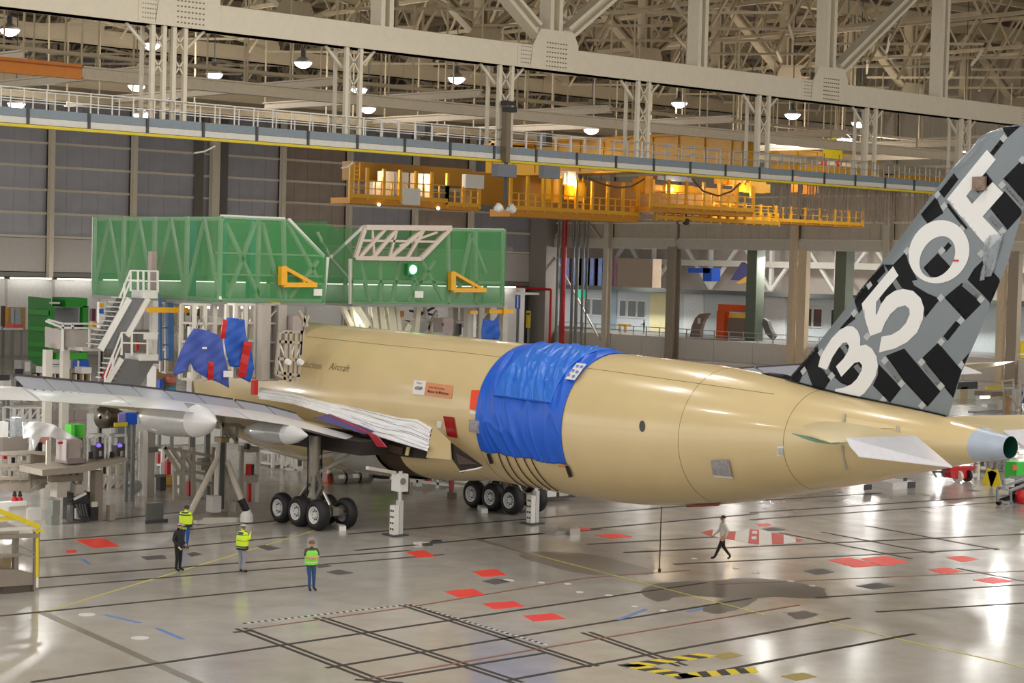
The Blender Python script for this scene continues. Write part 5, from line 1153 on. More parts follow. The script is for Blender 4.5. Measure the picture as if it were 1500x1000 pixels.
# raised mesh-fronted platform
t = thing('work_platform', at(105, 520, 1, 90), 'raised grey platform with perforated guard panels beneath the stairs on the left', 'platform')
g9 = lambda px, py, d=0: at(px, py, 1, 90+d)
MESHP = mat('perforated_panel', (176, 166, 158), .5)
bxo('guard_panel', (96, 483, 148, 508), 90, MESHP, t, .08); MB().poly([g9(67, 478, 2), g9(92, 484), g9(92, 512), g9(67, 508, 2)], .1, (0, 1, 0)).build('guard_panel', MESHP, t)
bxo('deck', (92, 508, 150, 514), 89.9, OFFW, t, 2.5)
for a, b in (((92, 480), (148, 481)), ((92, 474), (148, 474)), ((67, 470), (92, 480)), ((92, 474), (92, 514)), ((131, 481), (131, 510)), ((106, 474), (106, 482)), ((148, 474), (148, 512)), ((70, 468), (92, 474))): bo('rail', g9(*a, -.1), g9(*b, -.1), .1, WHITE, t)
for px in (95, 70): (lambda e: bo('leg', e, V(e.x, e.y, 0), .38, OFFW, t))(g9(px, 512, .8))
for i, (r, m, lb) in enumerate((((97, 473, 122, 482), BLACK, 'black cases in a row on the mesh-fronted platform'), ((130, 470, 142, 481), YEL, 'yellow box on the mesh-fronted platform'), ((130, 452, 140, 470), mat('maroon', (96, 40, 60)), 'maroon cabinet behind the yellow box on the platform'))): tag(bxo('case', r, 91, m, None, .7), lb, 'case')
# ------------------------------------------------------------------ equipment around and under the aeroplane
def T(name, px, py, label, cat, z=0, group=None):
    p = fl(px, py, z); return thing(name, p, label, cat, group), p
def bot(name, r, y, dep, m, label, cat, extra=(), z0=None):
    """Box-bodied thing on plane y with raised face details (rectangles) on its front."""
    t = thing(name, at((r[0]+r[2])/2, r[3], 1, y), label, cat); mb = bx(MB(), *r, y, dep); mb.build('body', m, t)
    a, c = at(r[0]+.5*(r[2]-r[0]), r[3], 1, y), at(r[2], r[3], 1, y); dep = min(dep, .4)
    if c.z > .2:
        for xx in (a.x+.1, c.x-.1): MB().box(xx-.08, y+dep*.3, 0, xx+.08, y+dep*.3+.16, c.z).build('leg', GREY, t)
    for nm, rr, mm in extra: bxo(nm, rr, y-.06, mm, t, .08)
    return t
def yof(px, py): return fl(px, py).y
# green door-frame jig far left
y = 176.; t = thing('door_jig', at(90, 540, 1, y), 'tall green arch-shaped assembly jig standing far back at the left', 'jig')
bxo('leg', (69, 448, 78, 545), y, GREEN, t, 3); bxo('leg', (115, 448, 128, 545), y, GREEN, t, 3); bxo('lintel', (69, 436, 128, 450), y, GREEN, t, 3)
MB().poly([at(43, 434, 1, y+6), at(75, 437, 1, y), at(75, 545, 1, y), at(43, 528, 1, y+6)], .3, (0, 1, 0)).build('side_wall', mat('green_side', (44, 132, 46), .5), t)
for py in (458, 482, 505, 520): MB().bar(at(44, py-2, 1, y+5.7), at(69, py, 1, y-.3), .3, .5).build('side_rib', GREEN, t)
bxo('back_panel', (78, 450, 115, 480), y+2.5, mat('jig_grey', (150, 152, 154), .4), t, .2); bxo('plate', (73, 442, 88, 445), y-.1, WHITE, t, .1); bxo('base_beam', (74, 517, 128, 526), y-.5, mat('bright_green', (70, 190, 60), .5), t, 1)
# shelves with plywood boards
for i, (a, b) in enumerate(((47, 91), (106, 134))):
    y = 150.; t = thing('board_rack', at((a+b)/2, 578, 1, y), ['wide white-topped rack of upright plywood boards at left', 'narrow white-topped rack of upright plywood boards left of the stair'][i], 'rack')
    bxo('top', (a, 538, b, 547), y, WHITE, t, 2); x = a
    while x < b-4:
        w = random.choice((5, 6, 7)); bxo('board', (x, 548, x+w, 578), y+.3, WOOD, t, 1.2); bxo('divider', (x+w, 548, x+w+1.2, 578), y+.1, WHITE, t, 1.6); x += w+random.choice((2.5, 4, 5))
    bxo('back', (a, 546, b, 578), y+1.7, BLACK, t, .1)
bot('blue_cabinet', (104, 528, 130, 539), 158, 1, BLUE, 'low blue cabinet behind the plywood racks', 'cabinet', [('divider', (114, 528, 116, 539), WHITE)])
bot('cabinet', (74, 527, 104, 540), 160, 1, WHITE, 'low white cabinet left of the blue cabinet', 'cabinet', [('drawer_line', (76, 533, 102, 534), GREY)])
bot('machine_cabinet', (17, 528, 45, 580), 140, 1.5, mat('machine_grey', (150, 148, 142), .5), 'grey machine cabinet with black screens at the far left behind the wing', 'machine', [('window', (22, 540, 34, 552), BLACK), ('window', (24, 558, 40, 572), DGREY), ('roller', (36, 530, 44, 544), STEEL)])
bot('work_table', (-6, 556, 16, 580), 120, 1.5, WHITE, 'white curved work bench cut by the left edge above the wing', 'bench', [('dark_goods', (-6, 549, 14, 557), DGREY), ('rail', (-6, 567, 18, 569), WHITE)])
bot('red_cart', (5, 475, 34, 482), 195, 2, mat('coral_red', (232, 90, 80), .5), 'coral red cart behind the barrier at the far left', 'cart', [('rail', (5, 480, 34, 483), WHITE)])
bot('drawer_tower', (0, 448, 8, 478), 200, 1, mat('brown_cab', (96, 74, 60), .6), 'brown cabinet at the extreme left behind the barrier', 'cabinet', [('yellow_post', (8, 450, 12, 478), YEL)])
bot('pale_locker', (14, 452, 30, 474), 203, 1, mat('pale_blue', (176, 190, 200), .5), 'pale blue locker behind the red cart', 'locker', [('gap', (21, 452, 22, 474), GREY)])
bot('info_board', (141, 442, 154, 490), 95, .3, WHITE, 'white board with yellow and blue squares beside the stair', 'sign', [('yellow_square', (146, 444, 152, 450), YEL), ('blue_square', (146, 452, 152, 459), BLUE)])
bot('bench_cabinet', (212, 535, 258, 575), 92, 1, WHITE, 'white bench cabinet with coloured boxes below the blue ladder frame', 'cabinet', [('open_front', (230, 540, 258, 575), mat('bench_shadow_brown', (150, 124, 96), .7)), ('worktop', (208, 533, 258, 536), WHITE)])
for i, (r, m, lb) in enumerate((((229, 556, 239, 576), BLUE, 'bright blue box in the white bench cabinet'), ((240, 567, 258, 574), mat('cyan', (40, 150, 200), .4), 'cyan bag in the white bench cabinet'), ((240, 552, 258, 560), mat('red_white', (206, 110, 96), .5), 'red and white pack in the white bench cabinet'))): tag(bxo('bench_box', r, 91.5, m, None, .4), lb, 'box')
bot('seat_block', (272, 548, 290, 578), 86, .8, mat('pale_mauve', (196, 186, 182), .5), 'left pale angular block under the violet-blue cover', 'block', [('slot', (279, 552, 288, 554), DGREY)]); bot('seat_block', (296, 556, 312, 580), 85, .8, MATS['pale_mauve'], 'right pale angular block under the violet-blue cover', 'block', [('slot', (300, 560, 310, 562), DGREY)])
# red wing-jig bits and dark engine-like duct below the outer wing
t = thing('exhaust_duct', at(152, 612, 1, 84), 'dark round metal duct standing below the wing flap', 'duct')
P = at(147, 611, 1, 84); MB().lathe(P, (.75, .2, -.05), [(0, .1), (.05, .52), (.2, .56), (.9, .52), (1.5, .3)], 20).build('shell', mat('duct_bronze', (96, 88, 76), .25, .7), t, smooth=True)
t = bot('tool_crate', (172, 605, 201, 621), 80, .6, BLUE, 'blue crate with yellow base under the wing flap', 'crate', [('label', (174, 606, 184, 618), mat('crate_label', (130, 120, 180), .5)), ('yellow_base', (168, 619, 187, 624), YEL2)])
tag(bxo('orange_cover', (206, 602, 217, 612), 82, mat('orange_red', (232, 92, 50), .5), None, .1), 'orange-red cloth patch under the wing flap beside the grey fairing', 'cloth')
t = thing('cowl_shell', at(212, 622, 1, 81), 'bronze curved cowl edge next to the blue crate', 'shell'); MB().grid(lambda u, v: at(200+24*u, 603+24*u**2.2+4*v, 1, 81+.8*v), 10, 5).build('shell', mat('duct_bronze', (96, 88, 76)), t, smooth=True, solid=.05)
# grey column, panels and capsule at centre left
pc = fl(215, 727); y = pc.y
t = thing('jig_column', pc, 'pale grey square column under the wing at left', 'column'); bxo('shaft', (208, 632, 226, 727), y, mat('column_pale', (182, 174, 164), .5), t, .7); bxo('side', (205, 632, 208, 726), y+.1, WHITE, t, .5); bxo('cap', (203, 655, 232, 662), y-.05, GREY, t, .8)
t = thing('ribbed_stand', fl(195, 722), 'tangle of thin chrome hoses on a stand left of the grey column', 'stand')
for k in range(16):
    R = random.Random(k); a = at(182+R.uniform(0, 16), 640+R.uniform(0, 50), 1, y+.3); b = at(182+R.uniform(0, 18), 650+R.uniform(0, 50), 1, y+.6); bo('hose', a, b, .07, STEEL, t)
for px in (186, 193, 200): bo('leg', at(px, 640, 1, y+.4), at(px, 722, 1, y+.4), .06, ALU, t)
P = at(197, 712, 1, y-.6); t = thing('air_tank', P-V(0, 0, .5), 'pale grey capsule-shaped tank with blue mark left of the grey column', 'tank'); MB().lathe(at(184, 717, 1, y-.6), at(209, 708, 1, y-.6)-at(184, 717, 1, y-.6), [(0, .02), (.08, .2), (.3, .33), (.6, .33), (.8, .2), (.88, .02)], 16).build('shell', mat('tank_grey', (176, 176, 176), .35), t, smooth=True); bxo('blue_mark', (188, 709, 196, 713), y-1, mat('mark_blue', (110, 140, 200), .5), t, .02); bo('foot', at(196, 716, 1, y-.6), at(196, 724, 1, y-.6), .1, GREY, t)
def gb(name, r, dep, m, label, cat, extra=()): return bot(name, r, yof((r[0]+r[2])/2, r[3]), dep, m, label, cat, extra)
t = gb('leaning_board', (213, 737, 239, 766), .15, mat('dark_board', (92, 92, 88), .3), 'dark grey board standing on the floor left of the wing trestle', 'board', [('foot', (214, 762, 246, 767), DGREY)])
gb('dark_box', (227, 697, 243, 719), 1, DGREY, 'dark grey box right of the grey column', 'box', [('lid', (227, 695, 243, 698), GREY)])
gb('red_cabinet', (240, 676, 250, 700), .8, RED, 'red cabinet behind the wing trestle at left', 'cabinet', [('side', (236, 677, 240, 700), WHITE)])
t, p = T('cable_coil', 249, 710, 'coiled yellow cable on the floor behind the red cabinet', 'cable')
for k in range(4): MB().lathe((p.x, p.y, .05+.1*k), (0, 0, 1), [(0, .5), (.05, .56), (.1, .5), (.05, .44), (0, .5)], 16).build('loop', mat('coil_tan', (204, 166, 90), .6), t)
# wing trestle: mast with splayed legs, scaffold and tower
pt = fl(322, 762); y = pt.y
t = thing('wing_trestle', pt, 'large grey wing support trestle with mast and splayed tubular legs', 'trestle')
TG = mat('trestle_grey', (150, 142, 128), .5); w_ = lambda px, py, d=0: at(px, py, 1, y+d)
bxo('mast', (318, 648, 330, 748), y, TG, t, .5); bxo('mast_rail', (316, 660, 319, 735), y-.1, OFFW, t, .1); bxo('mast_dark', (324, 645, 328, 745), y-.08, DGREY, t, .08)
bxo('head', (312, 641, 336, 648), y-.1, mat('head_olive', (128, 116, 80), .5), t, .8)
for a, b, d in (((318, 672), (278, 752), -1.2), ((333, 676), (354, 732), -1.0), ((330, 676), (340, 745), 1.5)): MB().tube(w_(*a), w_(*b, d), .13, 10).build('leg', mat('leg_pale', (190, 182, 166), .45), t)
MB().tube(w_(353, 731, -1.0), w_(361, 748, -1.1), .17, 10).build('leg_foot', BLACK, t); MB().lathe(w_(361, 764, -1.1), (0, 0, 1), [(0, .3), (.3, .28), (.6, .12), (.7, 0)], 12).build('foot_casting', WHITE, t)
bo('base_beam', w_(286, 762, -.6), w_(362, 762, -.6), .28, OFFW, t); bo('base_beam', w_(276, 758, -1.2), w_(330, 752, .6), .24, TG, t)
bxo('power_box', (300, 727, 324, 750), y-.5, mat('box_pale', (176, 172, 166), .5), t, .7)
for a, b in (((314, 602), (336, 642)), ((328, 620), (346, 645)), ((348, 622), (392, 645)), ((326, 604), (326, 645)), ((346, 620), (346, 650)), ((326, 622), (348, 622))): bo('upper_brace', w_(*a, .3), w_(*b, .3), .15, TG, t)
t = thing('scaffold', fl(285, 742), 'grey scaffold frame with bins left of the wing trestle mast', 'scaffold')
z_ = lambda px, py: at(px, py, 1, y+1.2)
for px, y0, y1 in ((256, 690, 732), (268, 662, 732), (283, 655, 735), (312, 655, 735)): bo('post', z_(px, y0), z_(px, y1), .16, TG, t)
for a, b in (((256, 692), (283, 694)), ((240, 655), (262, 690)), ((250, 655), (275, 690)), ((262, 655), (285, 686)), ((240, 655), (312, 668)), ((283, 690), (318, 698)), ((283, 702), (318, 710)), ((256, 728), (312, 730)), ((256, 712), (270, 713)), ((283, 678), (318, 680))): bo('beam', z_(*a), z_(*b), .14, TG, t)
for r, m in (((259, 697, 266, 722), WHITE), ((272, 705, 282, 728), RED), ((287, 705, 296, 728), WHITE), ((299, 712, 308, 728), GREY), ((287, 672, 310, 688), mat('scaf_panel', (156, 146, 134), .5)), ((262, 664, 280, 672), WHITE)): bxo('bin', r, y+1.4, m, t, .4)
t = thing('tool_tower', fl(365, 745), 'grey equipment tower holding red hose reel right of the wing trestle', 'tower')
v_ = lambda px, py: at(px, py, 1, y+.8)
bxo('upright', (350, 655, 356, 742), y+.8, TG, t, .4); bxo('upright', (376, 655, 379, 735), y+.8, OFFW, t, .3); bxo('top', (346, 655, 379, 662), y+.7, TG, t, .8); bxo('shelf', (355, 696, 378, 706), y+.6, mat('scaf_panel', (156, 146, 134)), t, .8)
bxo('hose_reel', (359, 680, 368, 696), y+.6, RED, t, .5); bxo('hose_dark', (366, 680, 372, 697), y+.65, BLACK, t, .4); bxo('red_hose', (361, 708, 368, 735), y+.7, RED, t, .3); bxo('motor', (357, 650, 366, 658), y+.6, BLACK, t, .5); bxo('low_case', (336, 735, 356, 750), y+.5, TG, t, .7)
# second small jack frames behind the left gear
t = thing('tow_frame', fl(430, 690), 'white A-frame trolley behind the near landing gear', 'trolley'); y2 = yof(430, 688); u_ = lambda px, py: at(px, py, 1, y2)
for a, b in (((414, 652), (414, 686)), ((416, 684), (432, 654)), ((414, 685), (455, 694)), ((380, 652), (416, 655)), ((432, 652), (432, 690)), ((440, 654), (448, 672))): bo('bar', u_(*a), u_(*b), .16, WHITE, t)
bxo('panel', (432, 655, 444, 688), y2+.1, WHITE, t, .3); bxo('valve', (438, 672, 442, 682), y2, DGREY, t, .2)
# machines on the far side seen under the belly
gb('kiosk', (486, 680, 518, 706), 1.2, mat('kiosk_grey', (186, 190, 184), .5), 'pale kiosk with a green panel behind the near gear', 'kiosk', [('green_panel', (487, 684, 500, 704), mat('mint', (150, 206, 176), .5)), ('side', (506, 684, 512, 694), GREY)])
gb('cabinet', (513, 668, 531, 706), 1, OFFW, 'off-white cabinet right of the mint kiosk', 'cabinet', [('foot', (514, 698, 530, 706), DGREY)])
t, p = T('traffic_cone', 482, 707, 'orange traffic cone beside the mint kiosk', 'cone'); MB().lathe((p.x, p.y, 0), (0, 0, 1), [(0, .34), (.06, .34), (.06, .22), (.95, .05), (.95, 0)], 14).build('cone', mat('cone_orange', (236, 96, 60), .5), t); MB().lathe((p.x, p.y, .5), (0, 0, 1), [(0, .155), (.2, .12)], 14).build('band', WHITE, t)
t, p = T('lime_tank', 564, 706, 'lime green round tank on a trolley under the belly', 'tank'); MB().lathe((p.x, p.y, .45), (0, 0, 1), [(0, .1), (.1, .62), (.6, .72), (1.1, .62), (1.3, .3), (1.3, 0)], 18).build('tank', mat('lime', (150, 186, 40), .4), t, smooth=True); MB().lathe((p.x, p.y, .45), (0, 0, 1), [(0, 0), (-.2, .7), (.1, .74)], 12).build('base', BLACK, t)
for k in range(3): MB().lathe((p.x-1.3-.9*k, p.y+.6, .3), (1, 0, 0), [(0, .3), (.25, .42), (.6, .42), (.8, .3), (.8, 0)], 12).build('cylinder', ALU, t)
t = thing('ground_rack', fl(620, 716), 'long low white equipment rack behind the belly', 'rack'); y2 = yof(620, 716)
for a, b in (((572, 692), (690, 706)), ((572, 700), (690, 714)), ((610, 688), (610, 712)), ((640, 690), (640, 716)), ((580, 688), (580, 702)), ((660, 700), (660, 722)), ((600, 680), (700, 690))): bo('bar', at(*a, 1, y2), at(*b, 1, y2), .14, WHITE, t)
for r, m in (((605, 695, 618, 712), WHITE), ((590, 702, 596, 712), GREY), ((622, 694, 632, 704), RED), ((608, 717, 624, 722), BLACK), ((640, 702, 660, 710), mat('pale_grey', (182, 186, 190)))): bxo('equipment', r, y2+.1, m, t, .5)
t = thing('post_jack', fl(662, 730), 'rusty brown post jack behind the far landing gear', 'jack'); y2 = yof(662, 730)
bxo('post', (658, 700, 664, 724), y2, mat('rust_post', (120, 84, 66), .6), t, .3); bxo('red_cylinder', (661, 704, 665, 716), y2-.1, RED, t, .2); bxo('base', (655, 722, 669, 730), y2-.2, mat('base_brown', (100, 86, 66), .6), t, .7)
bot('low_stage', (640, 716, 688, 722), yof(660, 722)+2, 1, OFFW, 'low off-white step stage left of the far wheels', 'stage', [('edge', (640, 720, 688, 722), GREY)])
# tripod jacks under the fuselage
def jack(px, py, h, label, head=True):
    p = fl(px, py); t = thing('fuselage_jack', p, label, 'jack'); x, y = p.x, p.y
    MB().box(x-.2, y-.16, .05, x+.06, y+.16, 1.3).build('body', WHITE, t); MB().box(x+.1, y-.14, .05, x+.3, y+.14, 1.5).build('column', mat('jack_grey', (196, 196, 194), .4), t)
    MB().box(x-.4, y-.4, 0, x+.42, y+.4, .06).build('base', DGREY, t)
    MB().tube((x+.2, y, 1.4), (x+.2, y, h), .1, 10).build('ram', ALU, t)
    mb = MB()
    for i in range(4):
        for j in range(2): mb.box(x-.22, y-.12+j*.14, .25+i*.26, x-.2, y-.04+j*.14, .33+i*.26)
    mb.build('dial', BLACK, t, kind='stuff')
    if head: MB().box(x-.05, y-.3, h-.85, x+.4, y+.3, h-.1).build('head', WHITE, t); MB().box(x+.4, y-.2, h-1.0, x+.55, y+.2, h-.3).build('head_side', DGREY, t); MB().tube((x+.1, y-.3, h-.4), (x+.1, y-.36, h-.4), .14, 12).build('gauge', GREY, t); MB().bar((x-.1, y, h-.05), (x-2.0, y-.6, h+.3), .14).build('support_arm', OFFW, t)
    return t
jack(579, 784, 2.75, 'white fuselage jack with dial holes standing between the two landing gears'); jack(779, 767, 2.35, 'white fuselage jack beside the far rear wheel', False)
t, p = T('small_winch', 817, 781, 'small grey flat device lying on the floor right of the far jack', 'device'); MB().box(p.x-.6, p.y-.5, 0, p.x+.5, p.y+.5, .16).build('plate', mat('winch_grey', (150, 146, 140), .4), t); MB().box(p.x+.1, p.y-.7, 0, p.x+.7, p.y+.1, .28).build('body', STEEL, t)
t, p = T('cable_pile', 630, 797, 'small pile of pale cable and plates on the floor', 'pile')
for k in range(5): R = random.Random(k); MB().cb((p.x+R.uniform(-.6, .6), p.y+R.uniform(-.3, .3), .05), .4, .2, .1).build('plate', FLWHITE if k % 2 else DGREY, t)
t, p = T('wheel_trolley', 800, 734, 'white low trolley behind the far landing gear', 'trolley'); 
for k in range(3): MB().box(p.x-1+k*.8, p.y-.3, .25, p.x-.4+k*.8, p.y+.4, .5+.2*(k % 2)).build('unit', WHITE if k % 2 else STEEL, t)
MB().box(p.x-1.2, p.y-.4, .15, p.x+1.6, p.y+.5, .25).build('bed', DGREY, t)
# ------------------------------------------------------------------ big test machine at left
p = fl(110, 766); y = p.y; t = thing('robot_cell', p, 'bulky beige machine cell with twin metal robot heads at left', 'machine'); m_ = lambda px, py, d=0: at(px, py, 1, y+d)
MC = mat('machine_beige', (160, 150, 136), .5); MP = mat('machine_mauve', (178, 166, 162), .5)
pts = [(62, 688), (120, 682), (185, 670), (190, 674), (122, 692), (62, 697)]
MB().poly([m_(*q_, -.3) for q_ in pts], 2.2, (0, 1, 0)).build('top_plate', MC, t)
bxo('apron', (68, 690, 122, 704), y+.3, mat('apron_brown', (124, 110, 92), .5), t, .4)
for px in (92, 102, 112): bxo('apron_hole', (px, 693, px+3, 696), y+.25, DGREY, t, .05)
bxo('column', (130, 690, 150, 764), y, mat('column_taupe2', (138, 126, 112), .5), t, 1.2); bxo('column_face', (133, 742, 144, 762), y-.1, BLACK, t, .1); bxo('column_face', (135, 735, 143, 742), y-.15, OFFW, t, .1)
bxo('control_box', (64, 755, 87, 769), y-.2, mat('ctl_grey', (132, 136, 130), .5), t, .8); bxo('control_box', (67, 733, 88, 754), y-.1, MATS['ctl_grey'], t, .7)
bxo('drive_housing', (70, 702, 98, 728), y+.6, mat('pale_drive', (196, 188, 176), .5), t, 1); bxo('drive_housing', (100, 710, 123, 726), y+.5, MATS['pale_drive'], t, .9); bxo('dark_core', (88, 722, 132, 766), y+.7, mat('core_dark', (72, 68, 64), .6), t, .8)
bxo('side_unit', (154, 740, 168, 762), y-.2, MC, t, .6); bxo('front_unit', (108, 745, 118, 760), y+.3, WHITE, t, .4); bxo('front_unit', (97, 740, 107, 764), y+.2, GREY, t, .5)
for k in range(4): MB().path([m_(112+k*4, 738, -.1), m_(116+k*4, 756, -.2), m_(126+k*2, 762, -.1)], .05).build('hose', DGREY, t)
MB().poly([m_(100, 735), m_(128, 720), m_(132, 738), m_(110, 735)], .1, (0, 1, 0)).build('dark_flap', BLACK, t); MB().bar(m_(108, 731, -.1), m_(126, 722, -.1), .05, .12).build('bright_edge', ALU, t)
t2 = thing('machine_cabinet', m_(95, 676), 'mauve grey double cabinet on the machine top with a red badge', 'cabinet'); bxo('body', (77, 644, 118, 674), y+.2, MP, t2, 1); bxo('door_gap', (99, 650, 100, 672), y+.14, GREY, t2, .1); bxo('badge', (86, 647, 92, 650), y+.1, RED, t2, .1); bxo('plinth', (74, 672, 124, 678), y+.1, mat('plinth', (140, 126, 126), .5), t2, 1.2); bxo('post', (69, 645, 74, 680), y+.1, OFFW, t2, .3)
t2 = cover('film_sheet', [(33,618),(60,617),(80,622),(100,634),(120,645),(122,660),(116,650),(90,646),(76,640),(60,640),(50,660),(46,640),(34,642)], y+.6, mat('white_film', (240, 242, 244), .25), 'bright white plastic film sheet draped over the machine cabinet', .05)
bot('green_tank', (92, 622, 124, 641), y+2, .6, mat('vivid_green', (96, 206, 70), .4), 'vivid green panel behind the white film sheet', 'panel', [('shade_rib', (110, 622, 113, 641), GREEN)])
for i, px in enumerate((127, 158)):
    t2 = thing('inspection_robot', m_(px+12, 676), ['left silver robot head with violet lens on the machine', 'right silver robot head with violet lens on the machine'][i], 'robot')
    for r in ((px, 638, px+2, 676), (px+26, 638, px+28, 676), (px, 636, px+28, 639)): bxo('frame', r, y+.3, ALU, t2, .5)
    bxo('core', (px+3, 650, px+25, 676), y+.6, mat('head_dark', (84, 78, 76), .4, .4), t2, .5); bxo('block', (px+5, 641, px+14, 652), y+.4, ALU, t2, .4); bxo('block', (px+14, 660, px+23, 668), y+.45, STEEL, t2, .3); bxo('block', (px+2, 662, px+9, 672), y+.35, BLACK, t2, .3)
    P = m_(px+17, 652, .35); MB().lathe(P, (0, -1, 0), [(0, .1), (.12, .08), (.12, 0)], 12).build('lens', mat('violet_lens', (130, 110, 220), .2, emit=.8, var=0), t2)
# railed basket platform at far left
p2 = fl(45, 762); y3 = p2.y+.5; t = thing('basket_platform', at(35, 725, 1, y3), 'round-cornered railed basket platform at the far left below the wing', 'platform'); k_ = lambda px, py, d=0: at(px, py, 1, y3+d)
for a, b in (((-4, 664), (42, 662)), ((-4, 682), (42, 680)), ((42, 662), (68, 664)), ((-4, 700), (42, 700)), ((42, 720), (68, 706))): bo('rail', k_(*a), k_(*b), .16, MC, t)
for px in range(0, 44, 14): bo('post', k_(px, 662), k_(px, 706), .1, MC, t)
for px in range(43, 69, 3): bo('guard_bar', k_(px, 663, .02*(px-43)), k_(px, 722-(px-43)*.55, .02*(px-43)), .09, mat('guard_taupe', (158, 144, 128), .5), t)
MB().poly([k_(-6, 702), k_(42, 703), k_(68, 702), k_(66, 714), (k_(42, 722)), k_(-6, 718)], .2, (0, 1, 0)).build('skirt', MC, t); bxo('back_case', (-6, 642, 40, 664), y3+1.5, mat('case_grey', (128, 118, 110), .5), t, .5)
for i, (r, m, lb) in enumerate((((2, 668, 10, 672), RED, 'red tool tray in the basket platform'), ((14, 670, 22, 678), BLACK, 'black tool case in the basket platform'), ((27, 668, 38, 674), ALU, 'silver tool tray in the basket platform'), ((8, 690, 19, 700), mat('case_taupe', (120, 104, 90), .5), 'taupe case with handle hole on the basket platform'), ((50, 648, 62, 662), BLACK, 'black monitor on the basket platform corner'))): tag(bxo('tool_case', r, y3+.3, m, None, .3), lb, 'case')
tag(bxo('white_pillar', (42, 640, 48, 664), y3+1, WHITE, None, .4), 'white pillar with yellow edge by the basket platform', 'pillar'); tag(bxo('red_pipe_rack', (48, 640, 72, 650), y3+1.4, mat('pink_red', (196, 130, 130), .5), None, .3), 'pink and red pipe rack behind the black monitor', 'rack')
tag(bxo('pipe_bundle', (12, 612, 32, 640), y3+2.2, mat('bundle_silver', (186, 190, 196), .3, .5, var=.3, scale=8), None, .5), 'silver wrapped bundle at the far left under the wing tip', 'bundle'); tag(bxo('white_parcel', (-4, 618, 12, 644), y3+2.4, WHITE, None, .5), 'white parcel cut by the left edge under the wing', 'parcel')
bot('white_bench', (-6, 738, 39, 766), yof(20, 764), 1, OFFW, 'off-white bench cabinet in front of the basket platform', 'bench', [('top', (-6, 736, 39, 740), WHITE), ('panel', (40, 744, 61, 762), WHITE)])
for i, px in enumerate((17, 25)):
    P = at(px+4, 740, 1, yof(20, 764)+.4); t2 = thing('extinguisher', P, ['left red fire extinguisher on the white bench', 'right red fire extinguisher on the white bench'][i], 'extinguisher'); MB().lathe(P, (0, 0, 1), [(0, .12), (.02, .13), (.3, .13), (.4, .05), (.42, .05)], 12).build('cylinder', RED, t2, smooth=True); MB().lathe(P+V(0, 0, .4), (0, 0, 1), [(0, .1), (.2, .06), (.25, 0)], 10).build('head', BLACK, t2)
# near platform cut by the left edge
pp = fl(56, 866); y = pp.y; t = thing('mobile_platform', pp, 'grey mobile work platform with yellow top rail at the lower left corner', 'platform'); j_ = lambda px, py, d=0: at(px, py, 1, y+d)
PL = mat('platform_taupe', (132, 122, 108), .5)
bxo('corner_post', (51, 772, 57, 864), y, PL, t, .2); MB().bar(j_(54, 770, -.02), j_(54, 845, -.02), .06, .1).build('post_edge', YEL2, t)
for a, b, w, m, nm in (((-6, 746), (57, 771), .16, YEL2, 'top_rail'), ((-6, 760), (24, 758), .12, YEL2, 'top_rail'), ((-8, 776), (55, 772), .12, OFFW, 'rail'), ((-8, 786), (55, 784), .14, PL, 'rail'), ((-8, 816), (30, 812), .1, PL, 'rail'), ((26, 798), (52, 810), .05, GREY, 'cable'), ((26, 810), (52, 816), .05, GREY, 'cable'), ((49, 776), (63, 777), .1, YEL2, 'peg'), ((54, 826), (54, 860), .08, WHITE, 'guard_strip')): bo(nm, j_(*a), j_(*b), w, m, t)
MB().poly([j_(-8, 834, .05), j_(26, 834, .05), j_(50, 840, .05), j_(52, 856, .05), j_(-8, 860, .05)], .8, (0, 1, 0)).build('deck', PL, t); bxo('skirt', (-8, 856, 50, 867), y+.1, mat('skirt_dark', (78, 66, 54), .6), t, .5)
bxo('box_post', (16, 786, 27, 840), y+.3, PL, t, .4); bxo('locker', (-8, 812, 16, 840), y+.4, mat('locker_olive', (132, 114, 78), .5), t, .5); MB().poly([j_(-8, 766, .8), j_(8, 764, .8), j_(28, 772, .8), j_(28, 790, .8), j_(-8, 790, .8)], .1, (0, 1, 0)).build('cover_sheet', mat('pale_sheet', (178, 170, 166), .5), t)
# ------------------------------------------------------------------ right side behind the tail
t, p = T('dump_hopper', 1408, 706, 'red wheeled tipping hopper beyond the tail cone', 'hopper'); hy = p.y
h_ = lambda px, py, d=0: at(px, py, 1, hy+d)
mb = MB(); o1 = [h_(1391, 684), h_(1428, 684), h_(1420, 697), h_(1413, 701), h_(1394, 700)]; mb.poly(o1, .6, (0, 1, 0)).build('tub', RED, t); bo('rim', h_(1389, 684, -.05), h_(1429, 684, -.05), .14, RED, t)
for px in (1403, 1416): P = h_(px, 704, .1); MB().lathe((P.x-.12, P.y, .34), (1, 0, 0), [(0, .1), (0, .34), (.22, .34), (.22, 0)], 14).build('wheel', BLACK if px > 1410 else OFFW, t)
for a, b in (((1366, 691), (1372, 698)), ((1378, 690), (1384, 698)), ((1366, 691), (1392, 690))): bo('handle', h_(*a), h_(*b), .1, DGREY, t)
gb('dolly', (1276, 707, 1340, 717), 2, mat('dolly_white', (206, 202, 200), .5), 'low white transport dolly behind the tail cone', 'dolly', [('block', (1325, 700, 1329, 704), DGREY), ('wheel_block', (1331, 706, 1341, 714), DGREY), ('wheel_block', (1267, 710, 1277, 717), DGREY)])
t, p = T('service_cart', 1478, 738, 'grey tubular service cart with black motor at the right edge', 'cart'); cy = p.y; c_ = lambda px, py, d=0: at(px, py, 1, cy+d)
